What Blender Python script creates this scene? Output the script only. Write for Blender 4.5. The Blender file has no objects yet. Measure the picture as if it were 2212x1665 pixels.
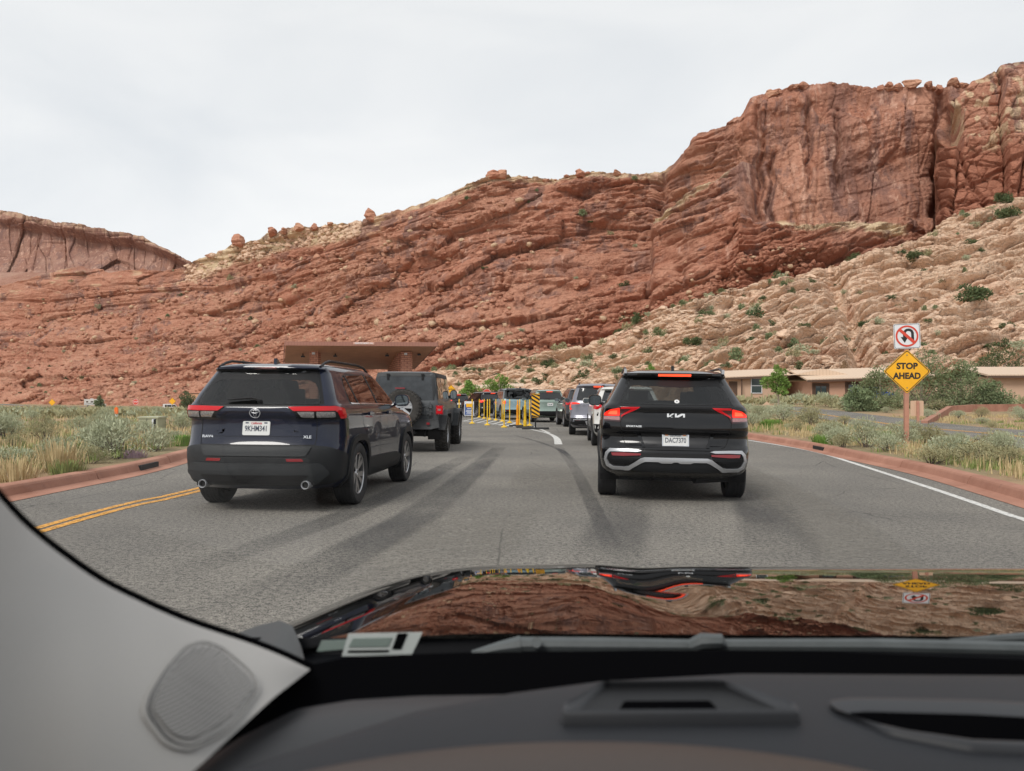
import bpy, bmesh, math, random
import numpy as np
from mathutils import Vector, Matrix
R_ = math.radians
random.seed(7)
SC = bpy.context.scene
COL = SC.collection
# ------------------------------------------------------------------ camera
FPX = 1750.0; CX = 1105.5; CY = 832.5           # measured on a 2211 x 1665 copy of the photograph
EYE = Vector((0, 0, 1.26))
cam_d = bpy.data.cameras.new('camera'); cam = bpy.data.objects.new('camera', cam_d); COL.objects.link(cam)
cam.location = EYE
cam.rotation_mode = 'XYZ'
MR = Matrix.Rotation(R_(90.9), 3, 'X') @ Matrix.Rotation(R_(0.35), 3, 'Z')
cam.rotation_euler = MR.to_euler('XYZ')
cam_d.sensor_width = 36; cam_d.lens = 36 * FPX / 2211
cam_d.clip_start = 0.02; cam_d.clip_end = 6000
cam_d.dof.use_dof = True; cam_d.dof.focus_distance = 13; cam_d.dof.aperture_fstop = 7.7
SC.camera = cam
# ------------------------------------------------------------------ sky and sun
SUN_EL, SUN_AZ = 44, 212                        # azimuth measured clockwise from +Y
w = bpy.data.worlds.new("World"); SC.world = w; w.use_nodes = True
nt = w.node_tree; nt.nodes.clear(); N = nt.nodes.new; Lk = nt.links.new
sky = N('ShaderNodeTexSky'); sky.sky_type = 'NISHITA'; sky.sun_disc = False
sky.sun_elevation = R_(SUN_EL); sky.sun_rotation = R_(SUN_AZ); sky.altitude = 1300; sky.dust_density = 3
tc = N('ShaderNodeTexCoord'); mp = N('ShaderNodeMapping'); mp.inputs['Scale'].default_value = (1.0, 1.0, 3.2)
Lk(tc.outputs['Generated'], mp.inputs[0])
n1 = N('ShaderNodeTexNoise'); n1.inputs['Scale'].default_value = 2.1; n1.inputs['Detail'].default_value = 6; n1.inputs['Roughness'].default_value = .5
n1.inputs['Distortion'].default_value = .5
Lk(mp.outputs[0], n1.inputs['Vector'])
cr = N('ShaderNodeValToRGB'); cr.color_ramp.elements[0].position = .32; cr.color_ramp.elements[0].color = (.68, .705, .735, 1)
cr.color_ramp.elements[1].position = .68; cr.color_ramp.elements[1].color = (.83, .835, .84, 1)
Lk(n1.outputs['Fac'], cr.inputs[0])
sp = N('ShaderNodeSeparateXYZ'); Lk(tc.outputs['Generated'], sp.inputs[0])
mr = N('ShaderNodeMapRange'); mr.inputs['From Min'].default_value = .0; mr.inputs['From Max'].default_value = .55
mr.inputs['To Min'].default_value = 1.06; mr.inputs['To Max'].default_value = .90; Lk(sp.outputs['Z'], mr.inputs[0])
vm = N('ShaderNodeVectorMath'); vm.operation = 'SCALE'; Lk(cr.outputs[0], vm.inputs[0]); Lk(mr.outputs[0], vm.inputs['Scale'])
b1 = N('ShaderNodeBackground'); b1.inputs['Strength'].default_value = .06; Lk(sky.outputs[0], b1.inputs[0])
b2 = N('ShaderNodeBackground'); b2.inputs['Strength'].default_value = 1.12; Lk(vm.outputs[0], b2.inputs[0])
ad = N('ShaderNodeAddShader'); wo = N('ShaderNodeOutputWorld')
mxs = N('ShaderNodeMixShader'); mxs.inputs[0].default_value = .93; Lk(b1.outputs[0], mxs.inputs[1]); Lk(b2.outputs[0], mxs.inputs[2]); Lk(mxs.outputs[0], wo.inputs[0])
sun_d = bpy.data.lights.new('sun', 'SUN'); sun_d.energy = 2.2; sun_d.angle = R_(22); sun_d.color = (1, .955, .90)
sun = bpy.data.objects.new('sun', sun_d); COL.objects.link(sun)
a, e = R_(SUN_AZ), R_(SUN_EL)
sdir = Vector((math.sin(a)*math.cos(e), math.cos(a)*math.cos(e), math.sin(e)))
sun.rotation_euler = sdir.to_track_quat('Z', 'Y').to_euler(); sun.location = sdir * 50
SC.view_settings.view_transform = 'Standard'; SC.view_settings.look = 'None'
SC.view_settings.exposure = 0.2; SC.view_settings.gamma = 1
SC.render.engine = 'CYCLES'
SC.cycles.max_bounces = 8; SC.cycles.transparent_max_bounces = 12; SC.cycles.caustics_reflective = False; SC.cycles.caustics_refractive = False

# ------------------------------------------------------------------ geometry from measured pixels
MRi = np.array(MR)
def ray(dx, dy):
    return MR @ Vector(((dx-CX)/FPX, (CY-dy)/FPX, -1))
def P(dx, dy, Y):
    """point seen at photo position (dx,dy), standing Y metres ahead"""
    d = ray(dx, dy); return EYE + d*(Y/d.y)
def G(dx, dy, z=0.0):
    d = ray(dx, dy); return EYE + d*((z-EYE.z)/d.z)
def rays_np(dx, dy):
    v = np.stack([(dx-CX)/FPX, (CY-dy)/FPX, -np.ones_like(dx)], -1)
    d = v @ MRi.T
    return d/d[..., 1:2]

# ------------------------------------------------------------------ numpy noise
def _h(ix, iy, s):
    n = (ix.astype(np.int64)*374761393 + iy.astype(np.int64)*668265263 + int(s)*974634777) & 0xffffffff
    n = ((n ^ (n >> 13))*1274126177) & 0xffffffff
    n = ((n ^ (n >> 15))*2246822519) & 0xffffffff
    return ((n ^ (n >> 16)) & 0xffffff)/float(0xffffff)
def vn(x, y, s=0):
    ix = np.floor(x); iy = np.floor(y); fx = x-ix; fy = y-iy
    fx = fx*fx*fx*(fx*(fx*6-15)+10); fy = fy*fy*fy*(fy*(fy*6-15)+10)
    a = _h(ix, iy, s); b = _h(ix+1, iy, s); c = _h(ix, iy+1, s); d = _h(ix+1, iy+1, s)
    return (a+(b-a)*fx)*(1-fy)+(c+(d-c)*fx)*fy
def fbm(x, y, s=0, o=4, g=.5):
    t = 0; a = 1; n = 0
    for i in range(o):
        t = t+a*vn(x*(2.03**i)+i*17.3, y*(2.03**i)-i*9.1, s+i); n += a; a *= g
    return t/n*2-1
def vor(x, y, s=0):
    ix = np.floor(x); iy = np.floor(y)
    f1 = np.full(x.shape, 9.); f2 = np.full(x.shape, 9.); idv = np.zeros(x.shape)
    for dx in (-1, 0, 1):
        for dy in (-1, 0, 1):
            cx = ix+dx; cy = iy+dy
            px = cx+_h(cx, cy, s); py = cy+_h(cx, cy, s+77)
            d = (px-x)**2+(py-y)**2
            idn = _h(cx, cy, s+131)
            m = d < f1
            f2 = np.where(m, f1, np.minimum(f2, d)); idv = np.where(m, idn, idv); f1 = np.where(m, d, f1)
    return np.sqrt(f1), np.sqrt(f2), idv
def sstep(a, b, x):
    t = np.clip((x-a)/(b-a), 0, 1); return t*t*(3-2*t)

# ------------------------------------------------------------------ object helpers
def tag(o, label=None, cat=None, group=None, kind=None):
    if label: o['label'] = label
    if cat: o['category'] = cat
    if group: o['group'] = group
    if kind: o['kind'] = kind
    return o
def empty(name, loc=(0, 0, 0), rz=0, label=None, cat=None, group=None, parent=None):
    o = bpy.data.objects.new(name, None); COL.objects.link(o); o.location = loc; o.rotation_euler = (0, 0, rz)
    o.empty_display_size = .1
    if parent: o.parent = parent
    return tag(o, label, cat, group)
def link(name, me, m=None, parent=None, smooth=False, loc=None):
    if m is not None:
        for mm in (m if isinstance(m, (list, tuple)) else [m]): me.materials.append(mm)
    if smooth is True:
        me.polygons.foreach_set('use_smooth', [True]*len(me.polygons))
    elif smooth:
        me.polygons.foreach_set('use_smooth', [True]*len(me.polygons)); me.set_sharp_from_angle(angle=R_(smooth))
    o = bpy.data.objects.new(name, me); COL.objects.link(o)
    if parent: o.parent = parent
    if loc is not None: o.location = loc
    return o
def grid_mesh(name, PT, wrapu=False):
    nv, nu = PT.shape[:2]
    me = bpy.data.meshes.new(name)
    me.vertices.add(nv*nu); me.vertices.foreach_set('co', PT.reshape(-1).astype(np.float32))
    i = np.arange(nv*nu).reshape(nv, nu)
    q = np.stack([i[:-1, :-1], i[:-1, 1:], i[1:, 1:], i[1:, :-1]], -1).reshape(-1, 4)
    me.loops.add(q.size); me.loops.foreach_set('vertex_index', q.reshape(-1).astype(np.int32))
    me.polygons.add(len(q)); me.polygons.foreach_set('loop_start', np.arange(0, q.size, 4, dtype=np.int32))
    me.update(calc_edges=True)
    return me
def fattr(me, name, arr):
    a = me.attributes.new(name, 'FLOAT', 'POINT'); a.data.foreach_set('value', arr.reshape(-1).astype(np.float32))
class MB:
    """collects primitive shapes into one mesh"""
    def __init__(s): s.v = []; s.f = []; s.m = []
    def add(s, vs, fs, mi=0):
        k = len(s.v); s.v += [tuple(v) for v in vs]; s.f += [tuple(i+k for i in f) for f in fs]; s.m += [mi]*len(fs)
    def box(s, c, size, rot=None, mi=0, taper=1.0):
        x, y, z = size[0]/2, size[1]/2, size[2]/2
        vs = [Vector((sx*x*(taper if sz > 0 else 1), sy*y*(taper if sz > 0 else 1), sz*z)) for sz in (-1, 1) for sx, sy in ((-1, -1), (1, -1), (1, 1), (-1, 1))]
        if rot is not None: vs = [rot @ v for v in vs]
        c = Vector(c); vs = [v+c for v in vs]
        s.add(vs, [(3, 2, 1, 0), (4, 5, 6, 7), (0, 1, 5, 4), (1, 2, 6, 5), (2, 3, 7, 6), (3, 0, 4, 7)], mi)
    def bar(s, p0, p1, r0, r1=None, n=8, mi=0, cap=True):
        p0 = Vector(p0); p1 = Vector(p1); r1 = r0 if r1 is None else r1
        d = (p1-p0).normalized(); a = d.orthogonal().normalized(); b = d.cross(a)
        vs = []
        for p, r in ((p0, r0), (p1, r1)):
            for i in range(n):
                t = 2*math.pi*i/n; vs.append(p+(a*math.cos(t)+b*math.sin(t))*r)
        fs = [(i, (i+1) % n, n+(i+1) % n, n+i) for i in range(n)]
        if cap: fs += [tuple(range(n-1, -1, -1)), tuple(range(n, 2*n))]
        s.add(vs, fs, mi)
    def tube(s, pts, r, n=8, mi=0):
        pts = [Vector(p) for p in pts]; rs = r if isinstance(r, (list, tuple)) else [r]*len(pts)
        k = len(s.v); up = None; vs = []
        for i, p in enumerate(pts):
            d = (pts[min(i+1, len(pts)-1)]-pts[max(i-1, 0)]).normalized()
            if up is None: up = d.orthogonal().normalized()
            up = (up-d*up.dot(d)).normalized(); b = d.cross(up)
            for j in range(n):
                t = 2*math.pi*j/n; vs.append(p+(up*math.cos(t)+b*math.sin(t))*rs[i])
        fs = []
        for i in range(len(pts)-1):
            for j in range(n):
                fs.append((i*n+j, i*n+(j+1) % n, (i+1)*n+(j+1) % n, (i+1)*n+j))
        fs += [tuple(range(n-1, -1, -1)), tuple(range((len(pts)-1)*n, len(pts)*n))]
        s.add(vs, fs, mi)
    def lathe(s, prof, n=32, axis='X', c=(0, 0, 0), mi=0, close=False):
        """prof: list of (along axis, radius)"""
        c = Vector(c); vs = []
        for h, r in prof:
            for j in range(n):
                t = 2*math.pi*j/n; u, v = r*math.cos(t), r*math.sin(t)
                vs.append(c+(Vector((h, u, v)) if axis == 'X' else Vector((v, h, u)) if axis == 'Y' else Vector((u, v, h))))
        fs = []; m = len(prof)
        for i in range(m if close else m-1):
            i2 = (i+1) % m
            for j in range(n): fs.append((i*n+j, i*n+(j+1) % n, i2*n+(j+1) % n, i2*n+j))
        s.add(vs, fs, mi)
    def prism(s, poly, fn, t0, t1, mi=0):
        """poly of 2D points; fn(u,v,t) gives 3D; extruded from t0 to t1"""
        n = len(poly); vs = [fn(u, v, t0) for u, v in poly]+[fn(u, v, t1) for u, v in poly]
        s.add(vs, [tuple(range(n-1, -1, -1)), tuple(range(n, 2*n))]+[(i, (i+1) % n, n+(i+1) % n, n+i) for i in range(n)], mi)
    def build(s, name, m=None, parent=None, smooth=False, loc=None):
        me = bpy.data.meshes.new(name); me.from_pydata(s.v, [], s.f)
        if any(s.m): me.polygons.foreach_set('material_index', s.m)
        me.update()
        return link(name, me, m, parent, smooth, loc)
def copy_tree(o, parent=None):
    c = o.copy(); COL.objects.link(c); c.parent = parent
    for ch in list(o.children): copy_tree(ch, c)
    return c
def rrect(w, h, r, n=4, cx=0, cy=0):
    pts = []
    for (sx, sy, a0) in ((1, -1, -90), (1, 1, 0), (-1, 1, 90), (-1, -1, 180)):
        for i in range(n+1):
            t = R_(a0+90*i/n); pts.append((cx+sx*(w/2-r)+r*math.cos(t), cy+sy*(h/2-r)+r*math.sin(t)))
    return pts
def text_mesh(name, s, size, m, parent, origin, xdir, ydir, thick=.003, bold=0.0, sx=1.0, shear=0.0, align='CENTER'):
    cu = bpy.data.curves.new(name, 'FONT'); cu.body = s; cu.size = size; cu.align_x = align; cu.align_y = 'CENTER'
    cu.extrude = thick/2; cu.offset = bold; cu.shear = shear; cu.resolution_u = 3
    ob = bpy.data.objects.new(name, cu); COL.objects.link(ob)
    dg = bpy.context.evaluated_depsgraph_get(); me = bpy.data.meshes.new_from_object(ob.evaluated_get(dg))
    bpy.data.objects.remove(ob); bpy.data.curves.remove(cu)
    xd = Vector(xdir).normalized(); yd = Vector(ydir).normalized(); zd = xd.cross(yd); o = Vector(origin)
    for v in me.vertices:
        c = v.co.copy(); v.co = o+xd*(c.x*sx)+yd*c.y+zd*c.z
    me.materials.clear()
    return link(name, me, m, parent)
# ------------------------------------------------------------------ materials
def mat(name, col, rough=.6, metal=0, spec=.5, coat=0, coat_r=.03, var=None, bump=None, emit=None, col2=None, obj_rand=0):
    """var = (scale, lo, hi) brightness noise; bump = (scale, strength, dist); col2 = second colour mixed by the noise"""
    m = bpy.data.materials.new(name); m.use_nodes = True; nt = m.node_tree; nd = nt.nodes; b = nd['Principled BSDF']
    c = (*col, 1) if len(col) == 3 else col
    b.inputs['Base Color'].default_value = c; b.inputs['Roughness'].default_value = rough; b.inputs['Metallic'].default_value = metal
    b.inputs['Specular IOR Level'].default_value = spec; b.inputs['Coat Weight'].default_value = coat; b.inputs['Coat Roughness'].default_value = coat_r
    if emit: b.inputs['Emission Color'].default_value = (*emit[0], 1); b.inputs['Emission Strength'].default_value = emit[1]
    tc = nd.new('ShaderNodeTexCoord')
    if var:
        n = nd.new('ShaderNodeTexNoise'); n.inputs['Scale'].default_value = var[0]; n.inputs['Detail'].default_value = 5; n.inputs['Roughness'].default_value = .6
        nt.links.new(tc.outputs['Object'], n.inputs['Vector'])
        mr = nd.new('ShaderNodeMapRange'); mr.inputs['From Min'].default_value = .3; mr.inputs['From Max'].default_value = .7
        nt.links.new(n.outputs['Fac'], mr.inputs[0])
        mx = nd.new('ShaderNodeMix'); mx.data_type = 'RGBA'
        nt.links.new(mr.outputs[0], mx.inputs[0])
        mx.inputs[6].default_value = tuple(x*var[1] for x in col[:3])+(1,)
        c2 = col2 or col
        mx.inputs[7].default_value = tuple(x*var[2] for x in c2[:3])+(1,)
        src = mx.outputs[2]
        if obj_rand:
            oi = nd.new('ShaderNodeObjectInfo'); hs = nd.new('ShaderNodeHueSaturation')
            m2 = nd.new('ShaderNodeMapRange'); m2.inputs['To Min'].default_value = 1-obj_rand; m2.inputs['To Max'].default_value = 1+obj_rand
            nt.links.new(oi.outputs['Random'], m2.inputs[0]); nt.links.new(m2.outputs[0], hs.inputs['Value']); nt.links.new(src, hs.inputs['Color']); src = hs.outputs[0]
        nt.links.new(src, b.inputs['Base Color'])
    if bump:
        n = nd.new('ShaderNodeTexNoise'); n.inputs['Scale'].default_value = bump[0]; n.inputs['Detail'].default_value = 4
        nt.links.new(tc.outputs['Object'], n.inputs['Vector'])
        bp = nd.new('ShaderNodeBump'); bp.inputs['Strength'].default_value = bump[1]; bp.inputs['Distance'].default_value = bump[2] if len(bump) > 2 else .01
        nt.links.new(n.outputs['Fac'], bp.inputs['Height']); nt.links.new(bp.outputs[0], b.inputs['Normal'])
    return m
class NT:
    """tiny node-graph writer"""
    def __init__(s, name):
        s.m = bpy.data.materials.new(name); s.m.use_nodes = True; s.t = s.m.node_tree; s.b = s.t.nodes['Principled BSDF']
        s.tc = s.t.nodes.new('ShaderNodeTexCoord'); s.P = s.tc.outputs['Object']
    def put(s, sock, v):
        if hasattr(v, 'is_output'): s.t.links.new(v, sock)
        else: sock.default_value = v
    def mapv(s, v, scale=(1, 1, 1), rot=(0, 0, 0)):
        n = s.t.nodes.new('ShaderNodeMapping'); s.put(n.inputs[0], v); n.inputs['Scale'].default_value = scale; n.inputs['Rotation'].default_value = rot; return n.outputs[0]
    def noise(s, v, scale, detail=4, rough=.55, dist=0):
        n = s.t.nodes.new('ShaderNodeTexNoise'); s.put(n.inputs['Vector'], v); n.inputs['Scale'].default_value = scale
        n.inputs['Detail'].default_value = detail; n.inputs['Roughness'].default_value = rough; n.inputs['Distortion'].default_value = dist; return n.outputs['Fac']
    def vor(s, v, scale, feat='F1', out='Distance'):
        n = s.t.nodes.new('ShaderNodeTexVoronoi'); n.feature = feat; s.put(n.inputs['Vector'], v); n.inputs['Scale'].default_value = scale; return n.outputs[out]
    def rng(s, v, a, b, c=0, d=1):
        n = s.t.nodes.new('ShaderNodeMapRange'); s.put(n.inputs[0], v)
        for i, x in enumerate((a, b, c, d)): n.inputs[i+1].default_value = x
        return n.outputs[0]
    def mix(s, f, a, b, mode='MIX'):
        n = s.t.nodes.new('ShaderNodeMix'); n.data_type = 'RGBA'; n.blend_type = mode
        s.put(n.inputs[0], f)
        for i, x in ((6, a), (7, b)):
            if isinstance(x, tuple) and len(x) == 3: x = (*x, 1)
            s.put(n.inputs[i], x)
        return n.outputs[2]
    def math(s, op, a, b=0):
        n = s.t.nodes.new('ShaderNodeMath'); n.operation = op; s.put(n.inputs[0], a); s.put(n.inputs[1], b); return n.outputs[0]
    def attr(s, name):
        n = s.t.nodes.new('ShaderNodeAttribute'); n.attribute_name = name; return n.outputs['Fac']
    def bump(s, h, strength=.5, dist=.1, prev=None):
        n = s.t.nodes.new('ShaderNodeBump'); n.inputs['Strength'].default_value = strength; n.inputs['Distance'].default_value = dist
        s.put(n.inputs['Height'], h)
        if prev: s.t.links.new(prev, n.inputs['Normal'])
        return n.outputs[0]
    def fin(s, col, rough=.9, nrm=None, spec=.2):
        s.put(s.b.inputs['Base Color'], col if hasattr(col, 'is_output') else (*col, 1)); s.put(s.b.inputs['Roughness'], rough)
        s.b.inputs['Specular IOR Level'].default_value = spec
        if nrm: s.t.links.new(nrm, s.b.inputs['Normal'])
        return s.m
# ================================================================== TERRAIN
def dbl(lst): return np.array(lst, float)
def curve(x, pts):
    p = dbl(pts); return np.interp(x, p[:, 0], p[:, 1])
def rock_mat(name, kind):
    n = NT(name); p = n.P
    warp = n.noise(p, .03, 3)
    if kind == 'slick':
        a, b, c = (.75, .525, .375), (.83, .615, .46), (.63, .40, .27)
    elif kind == 'far':
        a, b, c = (0.37, 0.19, 0.135), (0.464, 0.296, 0.232), (0.32, 0.168, 0.124)
    else:
        a, b, c = (.47, .215, .142), (.57, .31, .215), (.35, .138, .085)
    big = n.rng(n.noise(p, .022, 5, .65), .40, .60)
    med = n.rng(n.noise(p, .12, 5, .65), .3, .7)
    fine = n.rng(n.noise(p, .8, 6, .7), .3, .7)
    col = n.mix(big, a, b); col = n.mix(n.math('MULTIPLY', med, .55), col, c)
    # bedding colour bands, follow the 'bed' attribute (metres across the strata)
    cb = n.t.nodes.new('ShaderNodeCombineXYZ'); n.put(cb.inputs[2], n.attr('bed'))
    st = n.noise(cb.outputs[0], .35, 6, .75)
    col = n.mix(n.rng(st, .38, .64, 0, .30), col, tuple(x*.66 for x in c))
    col = n.mix(n.rng(fine, .35, .9, 0, .35), col, tuple(min(1, x*1.28) for x in b))
    col = n.mix(n.rng(n.noise(p, 2.6, 4, .7), .54, .72, 0, .30), col, tuple(x*.5 for x in a))
    if kind != 'slick':
        col = n.mix(n.attr('deep'), col, n.mix(med, (0.319, 0.118, 0.07), (0.38, 0.16, 0.103)))
        col = n.mix(n.attr('cream'), col, n.mix(med, (.62, .46, .29), (.78, .62, .42)))
        pv = n.mapv(p, (.11, .11, .022)); streak = n.noise(pv, 1.0, 6, .65, .6)
        v1 = n.math('MULTIPLY', n.rng(streak, .50, .60), n.attr('varnish'))
        col = n.mix(n.math('MULTIPLY', v1, .80), col, n.mix(fine, (.15, .10, .095), (.27, .155, .13)))
        v0 = n.rng(n.noise(n.mapv(p, (.040, .040, .017)), 1.0, 5, .6, .5), .44, .60)
        col = n.mix(n.math('MULTIPLY', n.math('MULTIPLY', v0, n.attr('varnish')), .72), col, n.mix(med, (.22, .115, .092), (.33, .17, .125)))
        pv2 = n.mapv(p, (.3, .3, .03)); lt = n.noise(pv2, 1.0, 5, .6, .4)
        col = n.mix(n.math('MULTIPLY', n.rng(lt, .56, .66, 0, .55), n.attr('varnish')), col, (.74, .47, .36))
        sp_ = n.rng(n.noise(p, .35, 5, .7), .58, .66, 0, .5)
        col = n.mix(n.math('MULTIPLY', sp_, n.attr('talus')), col, (.56, .46, .30))
    else:
        col = n.mix(n.rng(n.noise(p, .06, 5, .6, .5), .56, .68, 0, .6), col, (.66, .38, .26))
        col = n.mix(n.rng(n.noise(p, .25, 5, .7), .58, .70, 0, .55), col, (.88, .72, .57))
    h = n.math('ADD', n.noise(p, .55, 8, .72), n.math('MULTIPLY', st, .8))
    h2 = n.vor(n.mapv(p, (1, 1, 2.2)), .35, 'DISTANCE_TO_EDGE')
    h3 = n.vor(n.mapv(p, (1, 1, 1.7)), 1.1, 'DISTANCE_TO_EDGE'); rubk = n.rng(n.noise(p, .05, 3), .45, .6)
    col = n.mix(n.math('MULTIPLY', n.rng(h3, .06, .0, 0, .55), rubk), col, tuple(x*.35 for x in c))  # crack shade put into the colour along the fracture edges
    nb = n.bump(h, .7, 1.1); nb = n.bump(n.rng(h2, 0, .10), .35, .6, nb); nb = n.bump(n.rng(h3, 0, .16), .5, .3, nb)
    return n.fin(col, .95, nb, .1)

def layer(name, x0, x1, sky_pts, base_pts, db, dc, nu, nv, dispf, m, gpow=1.6, back=60, vgrid=None, jag=1.0):
    """a hill face lofted between its foot and its crest, each azimuth at its own distance"""
    dx = np.linspace(x0, x1, nu)
    sky = curve(dx, sky_pts); base = curve(dx, base_pts); DB = curve(dx, db); DC = curve(dx, dc)
    jg = jag*(fbm(dx/38, dx*0, 5, 5, .62)*7 + (vor(dx/17, dx*0, 9)[2]-.5)*3.5)
    v = np.linspace(0, 1, nv)[:, None]
    GX = np.repeat(dx[None], nv, 0); GY = base[None]*(1-v)+sky[None]*v+jg[None]*sstep(.80, 1, v)
    g = 1-(1-v)**gpow
    Y = DB[None]*(1-g)+DC[None]*g
    d = rays_np(GX, GY); PT = np.array(EYE)+d*Y[..., None]
    q = (GX-CX)/FPX*((DB+DC)/2)[None]; z = PT[..., 2]
    # smooth outward normal
    tu = np.gradient(PT, axis=1); tv = np.gradient(PT, axis=0); nn = np.cross(tv, tu); nn /= np.linalg.norm(nn, axis=-1, keepdims=True)+1e-9
    if nn[nv//2, nu//2, 1] > 0: nn = -nn
    disp, attrs = dispf(GX, GY, v, q, z, Y)
    fade = np.minimum(1, v/.04)*(1-.55*sstep(.93, 1, v))
    hn = PT-np.array(EYE); hn[..., 2] = 0; hn /= -np.linalg.norm(hn, axis=-1, keepdims=True)
    nn = nn*.35+hn*.85; nn[..., 2] += .12; nn /= np.linalg.norm(nn, axis=-1, keepdims=True)
    PT = PT+nn*(disp*fade)[..., None]
    # behind the crest: a plateau falling away
    rows = []
    last = PT[-1]; rad = last-np.array(EYE); rad[:, 2] = 0; rad /= np.linalg.norm(rad, axis=1, keepdims=True)
    for k in range(1, 7):
        t = back*(k/6)**2
        r = last+rad*t; r[:, 2] = last[:, 2]-t*t/back*.5-.15*k+fbm(q[-1]/9, np.full(nu, k*.7), 31, 3)*.8*(k > 0)
        rows.append(r)
    # soften crest row
    FULL = np.concatenate([PT, np.array(rows)], 0)
    me = grid_mesh(name, FULL)
    for k_, arr in attrs.items():
        arr = np.broadcast_to(arr, GX.shape); fattr(me, k_, np.concatenate([arr, np.repeat(arr[-1:], 6, 0)], 0))
    o = link(name, me, m)
    tag(o, kind='structure')
    return o, PT, dx, GY

def bed_off(x):
    return curve(x, [(-400, 30), (0, 20), (300, 5), (500, -25), (700, -75), (900, -125), (1050, -165), (1250, -200), (1420, -225), (1600, -290), (1800, -345), (2000, -400), (2500, -480)])
def blocks(q, b, s, w, h, amp, crack):
    wx = fbm(q/(w*1.7), b/(h*1.7), s+5, 3)*.5; f1, f2, idv = vor(q/w+wx, b/h+wx*.7, s)
    return (idv-.5)*2*amp - crack*(1-sstep(0, .13, f2-f1))
def beds(b, q, s, th, amp, groove):
    wob = fbm(q/60, b/25, s+3, 3)*1.2; t = b/th+wob; i = np.floor(t); f = t-i
    a0 = _h(i, i*0, s); a1 = _h(i+1, i*0, s)
    k = sstep(.80, 1.0, f); a = a0*(1-k)+a1*k
    lip = sstep(.0, .3, f)*(1-sstep(.78, .95, f))
    return (a-.5)*2*amp + lip*amp*.35 - groove*np.exp(-((f-.92)/.07)**2)
def disp_main(X, Yp, v, q, z, Yd):
    b = (860-Yp+bed_off(X))*350/FPX; q = (X-CX)/FPX*350; K = 1.9; b0 = b; b = b*K
    cliff = sstep(1560, 1640, X)*(1-sstep(2110, 2300, X))*sstep(520, 480, Yp+sstep(1640, 1500, X)*40)
    cliff = np.where(Yp < 505+0*X, sstep(1500, 1640, X), 0)
    upper = sstep(0, 1, (Yp*0+1))
    rough = (1-.86*cliff)*.98
    low_left = sstep(1250, 700, X)*sstep(.75, .45, v)
    d = fbm(q/55, b/40, 1, 4)*9*(1-.3*cliff)
    zone = sstep(-.15, .25, fbm(q/38, b/30, 97, 3))           # broad smooth faces alternate with broken ground
    br = .35+.65*zone
    d += beds(b, q, 11, 17, 4.2, 1.6)*rough + beds(b, q, 12, 6.5, 1.9, .9)*rough*br + beds(b, q, 13, 1.9, .45, .30)*rough*br
    d += blocks(q, b, 21, 30, 13, 3.2, 1.0)*rough + blocks(q, b, 22, 11, 5.5, 1.5, .8)*rough*br + blocks(q, b, 23, 3.6, 2.2, .6, .35)*(.3+.7*rough)*br
    d += low_left*(np.abs(fbm(q/5, z/4, 41, 4))*2.5)
    # cliff: tall pilasters, cracks and flakes
    wq = q+fbm(q/25, z/60, 55, 3)*5
    f1, f2, idv = vor(wq/17, z/48, 51); g1, g2, idg = vor(wq/6, z/17+2, 52)
    d += cliff*((idv-.5)*3.8-.7*(1-sstep(0, .06, f2-f1))+(idg-.5)*1.3-.5*(1-sstep(0, .10, g2-g1))+fbm(q/9, z/22, 57, 4)*2)
    # deep clefts at measured places
    for cx, wd, dep, y0, y1 in ((1425, 10, 10, 370, 480), (1640, 7, 9, 230, 480), (1745, 5, 7, 215, 420), (1808, 6, 9, 240, 400), (2035, 14, 26, 120, 620), (1480, 8, 8, 590, 640), (1090, 5, 4, 560, 640), (1665, 6, 9, 330, 480)):
        d -= dep*.42*np.exp(-((X-cx-fbm(Yp/30, X*0, 61, 3)*10)/wd)**2)*sstep(y0-15, y0+10, Yp)*(1-sstep(y1-15, y1+15, Yp))
    # ledge where the lower red strata stand forward of the big wall
    d += 9*sstep(1560, 1660, X)*(1-sstep(1950, 2010, X))*sstep(486, 500, Yp-10*np.sin((X-1640)/60))
    d += 8*sstep(1400, 1420, X)*(1-sstep(1600, 1640, X))*sstep(0, 8, Yp-(480-(X-1410)*.60))
    d += fbm(q/1.6, z/1.3, 71, 3, .6)*.55*(1+low_left)
    n1 = fbm(X/14, Yp/9, 81, 4)
    cream = sstep(380, 440, X)*(1-sstep(760, 900, X))*sstep(44, 26, Yp-curve(X, SKY_B)+n1*10)
    cream = np.maximum(cream, sstep(850, 900, X)*(1-sstep(1440, 1460, X))*sstep(17, 8, Yp-curve(X, SKY_B)+n1*7)*.8)
    dl = (Yp-(482-(X-1410)*.62))
    cream = np.maximum(cream, sstep(1405, 1420, X)*(1-sstep(1590, 1605, X))*sstep(-8, 2, dl+n1*5)*sstep(28, 18, dl+(X-1410)*.06+n1*8))
    bl = Yp-(478+sstep(1640, 1800, X)*20+sstep(1800, 1940, X)*12)
    cream = np.maximum(cream, sstep(1635, 1650, X)*(1-sstep(1935, 1960, X))*sstep(-6, 2, bl+n1*4)*sstep(26, 12, bl+n1*12))
    cream = np.maximum(cream, sstep(.45, .1, np.abs(fbm(X/60, Yp/16, 83, 3))*3)*.0+sstep(.35, .5, fbm(X/30, Yp/10, 84, 3))*sstep(900, 300, X)*.5*sstep(700, 600, Yp))
    patch = fbm(X/34, (Yp-bed_off(X))/20, 91, 4, .6)
    varn = np.clip(cliff*1.15, 0, 1)*.95+(1-cliff)*sstep(.02, .16, patch)*sstep(.30, .5, v)*1.3
    deep = sstep(950, 1300, X)*sstep(.42, .2, v+n1*.1)*.8 + sstep(1500, 1600, X)*sstep(520, 560, Yp)*.35
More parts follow.
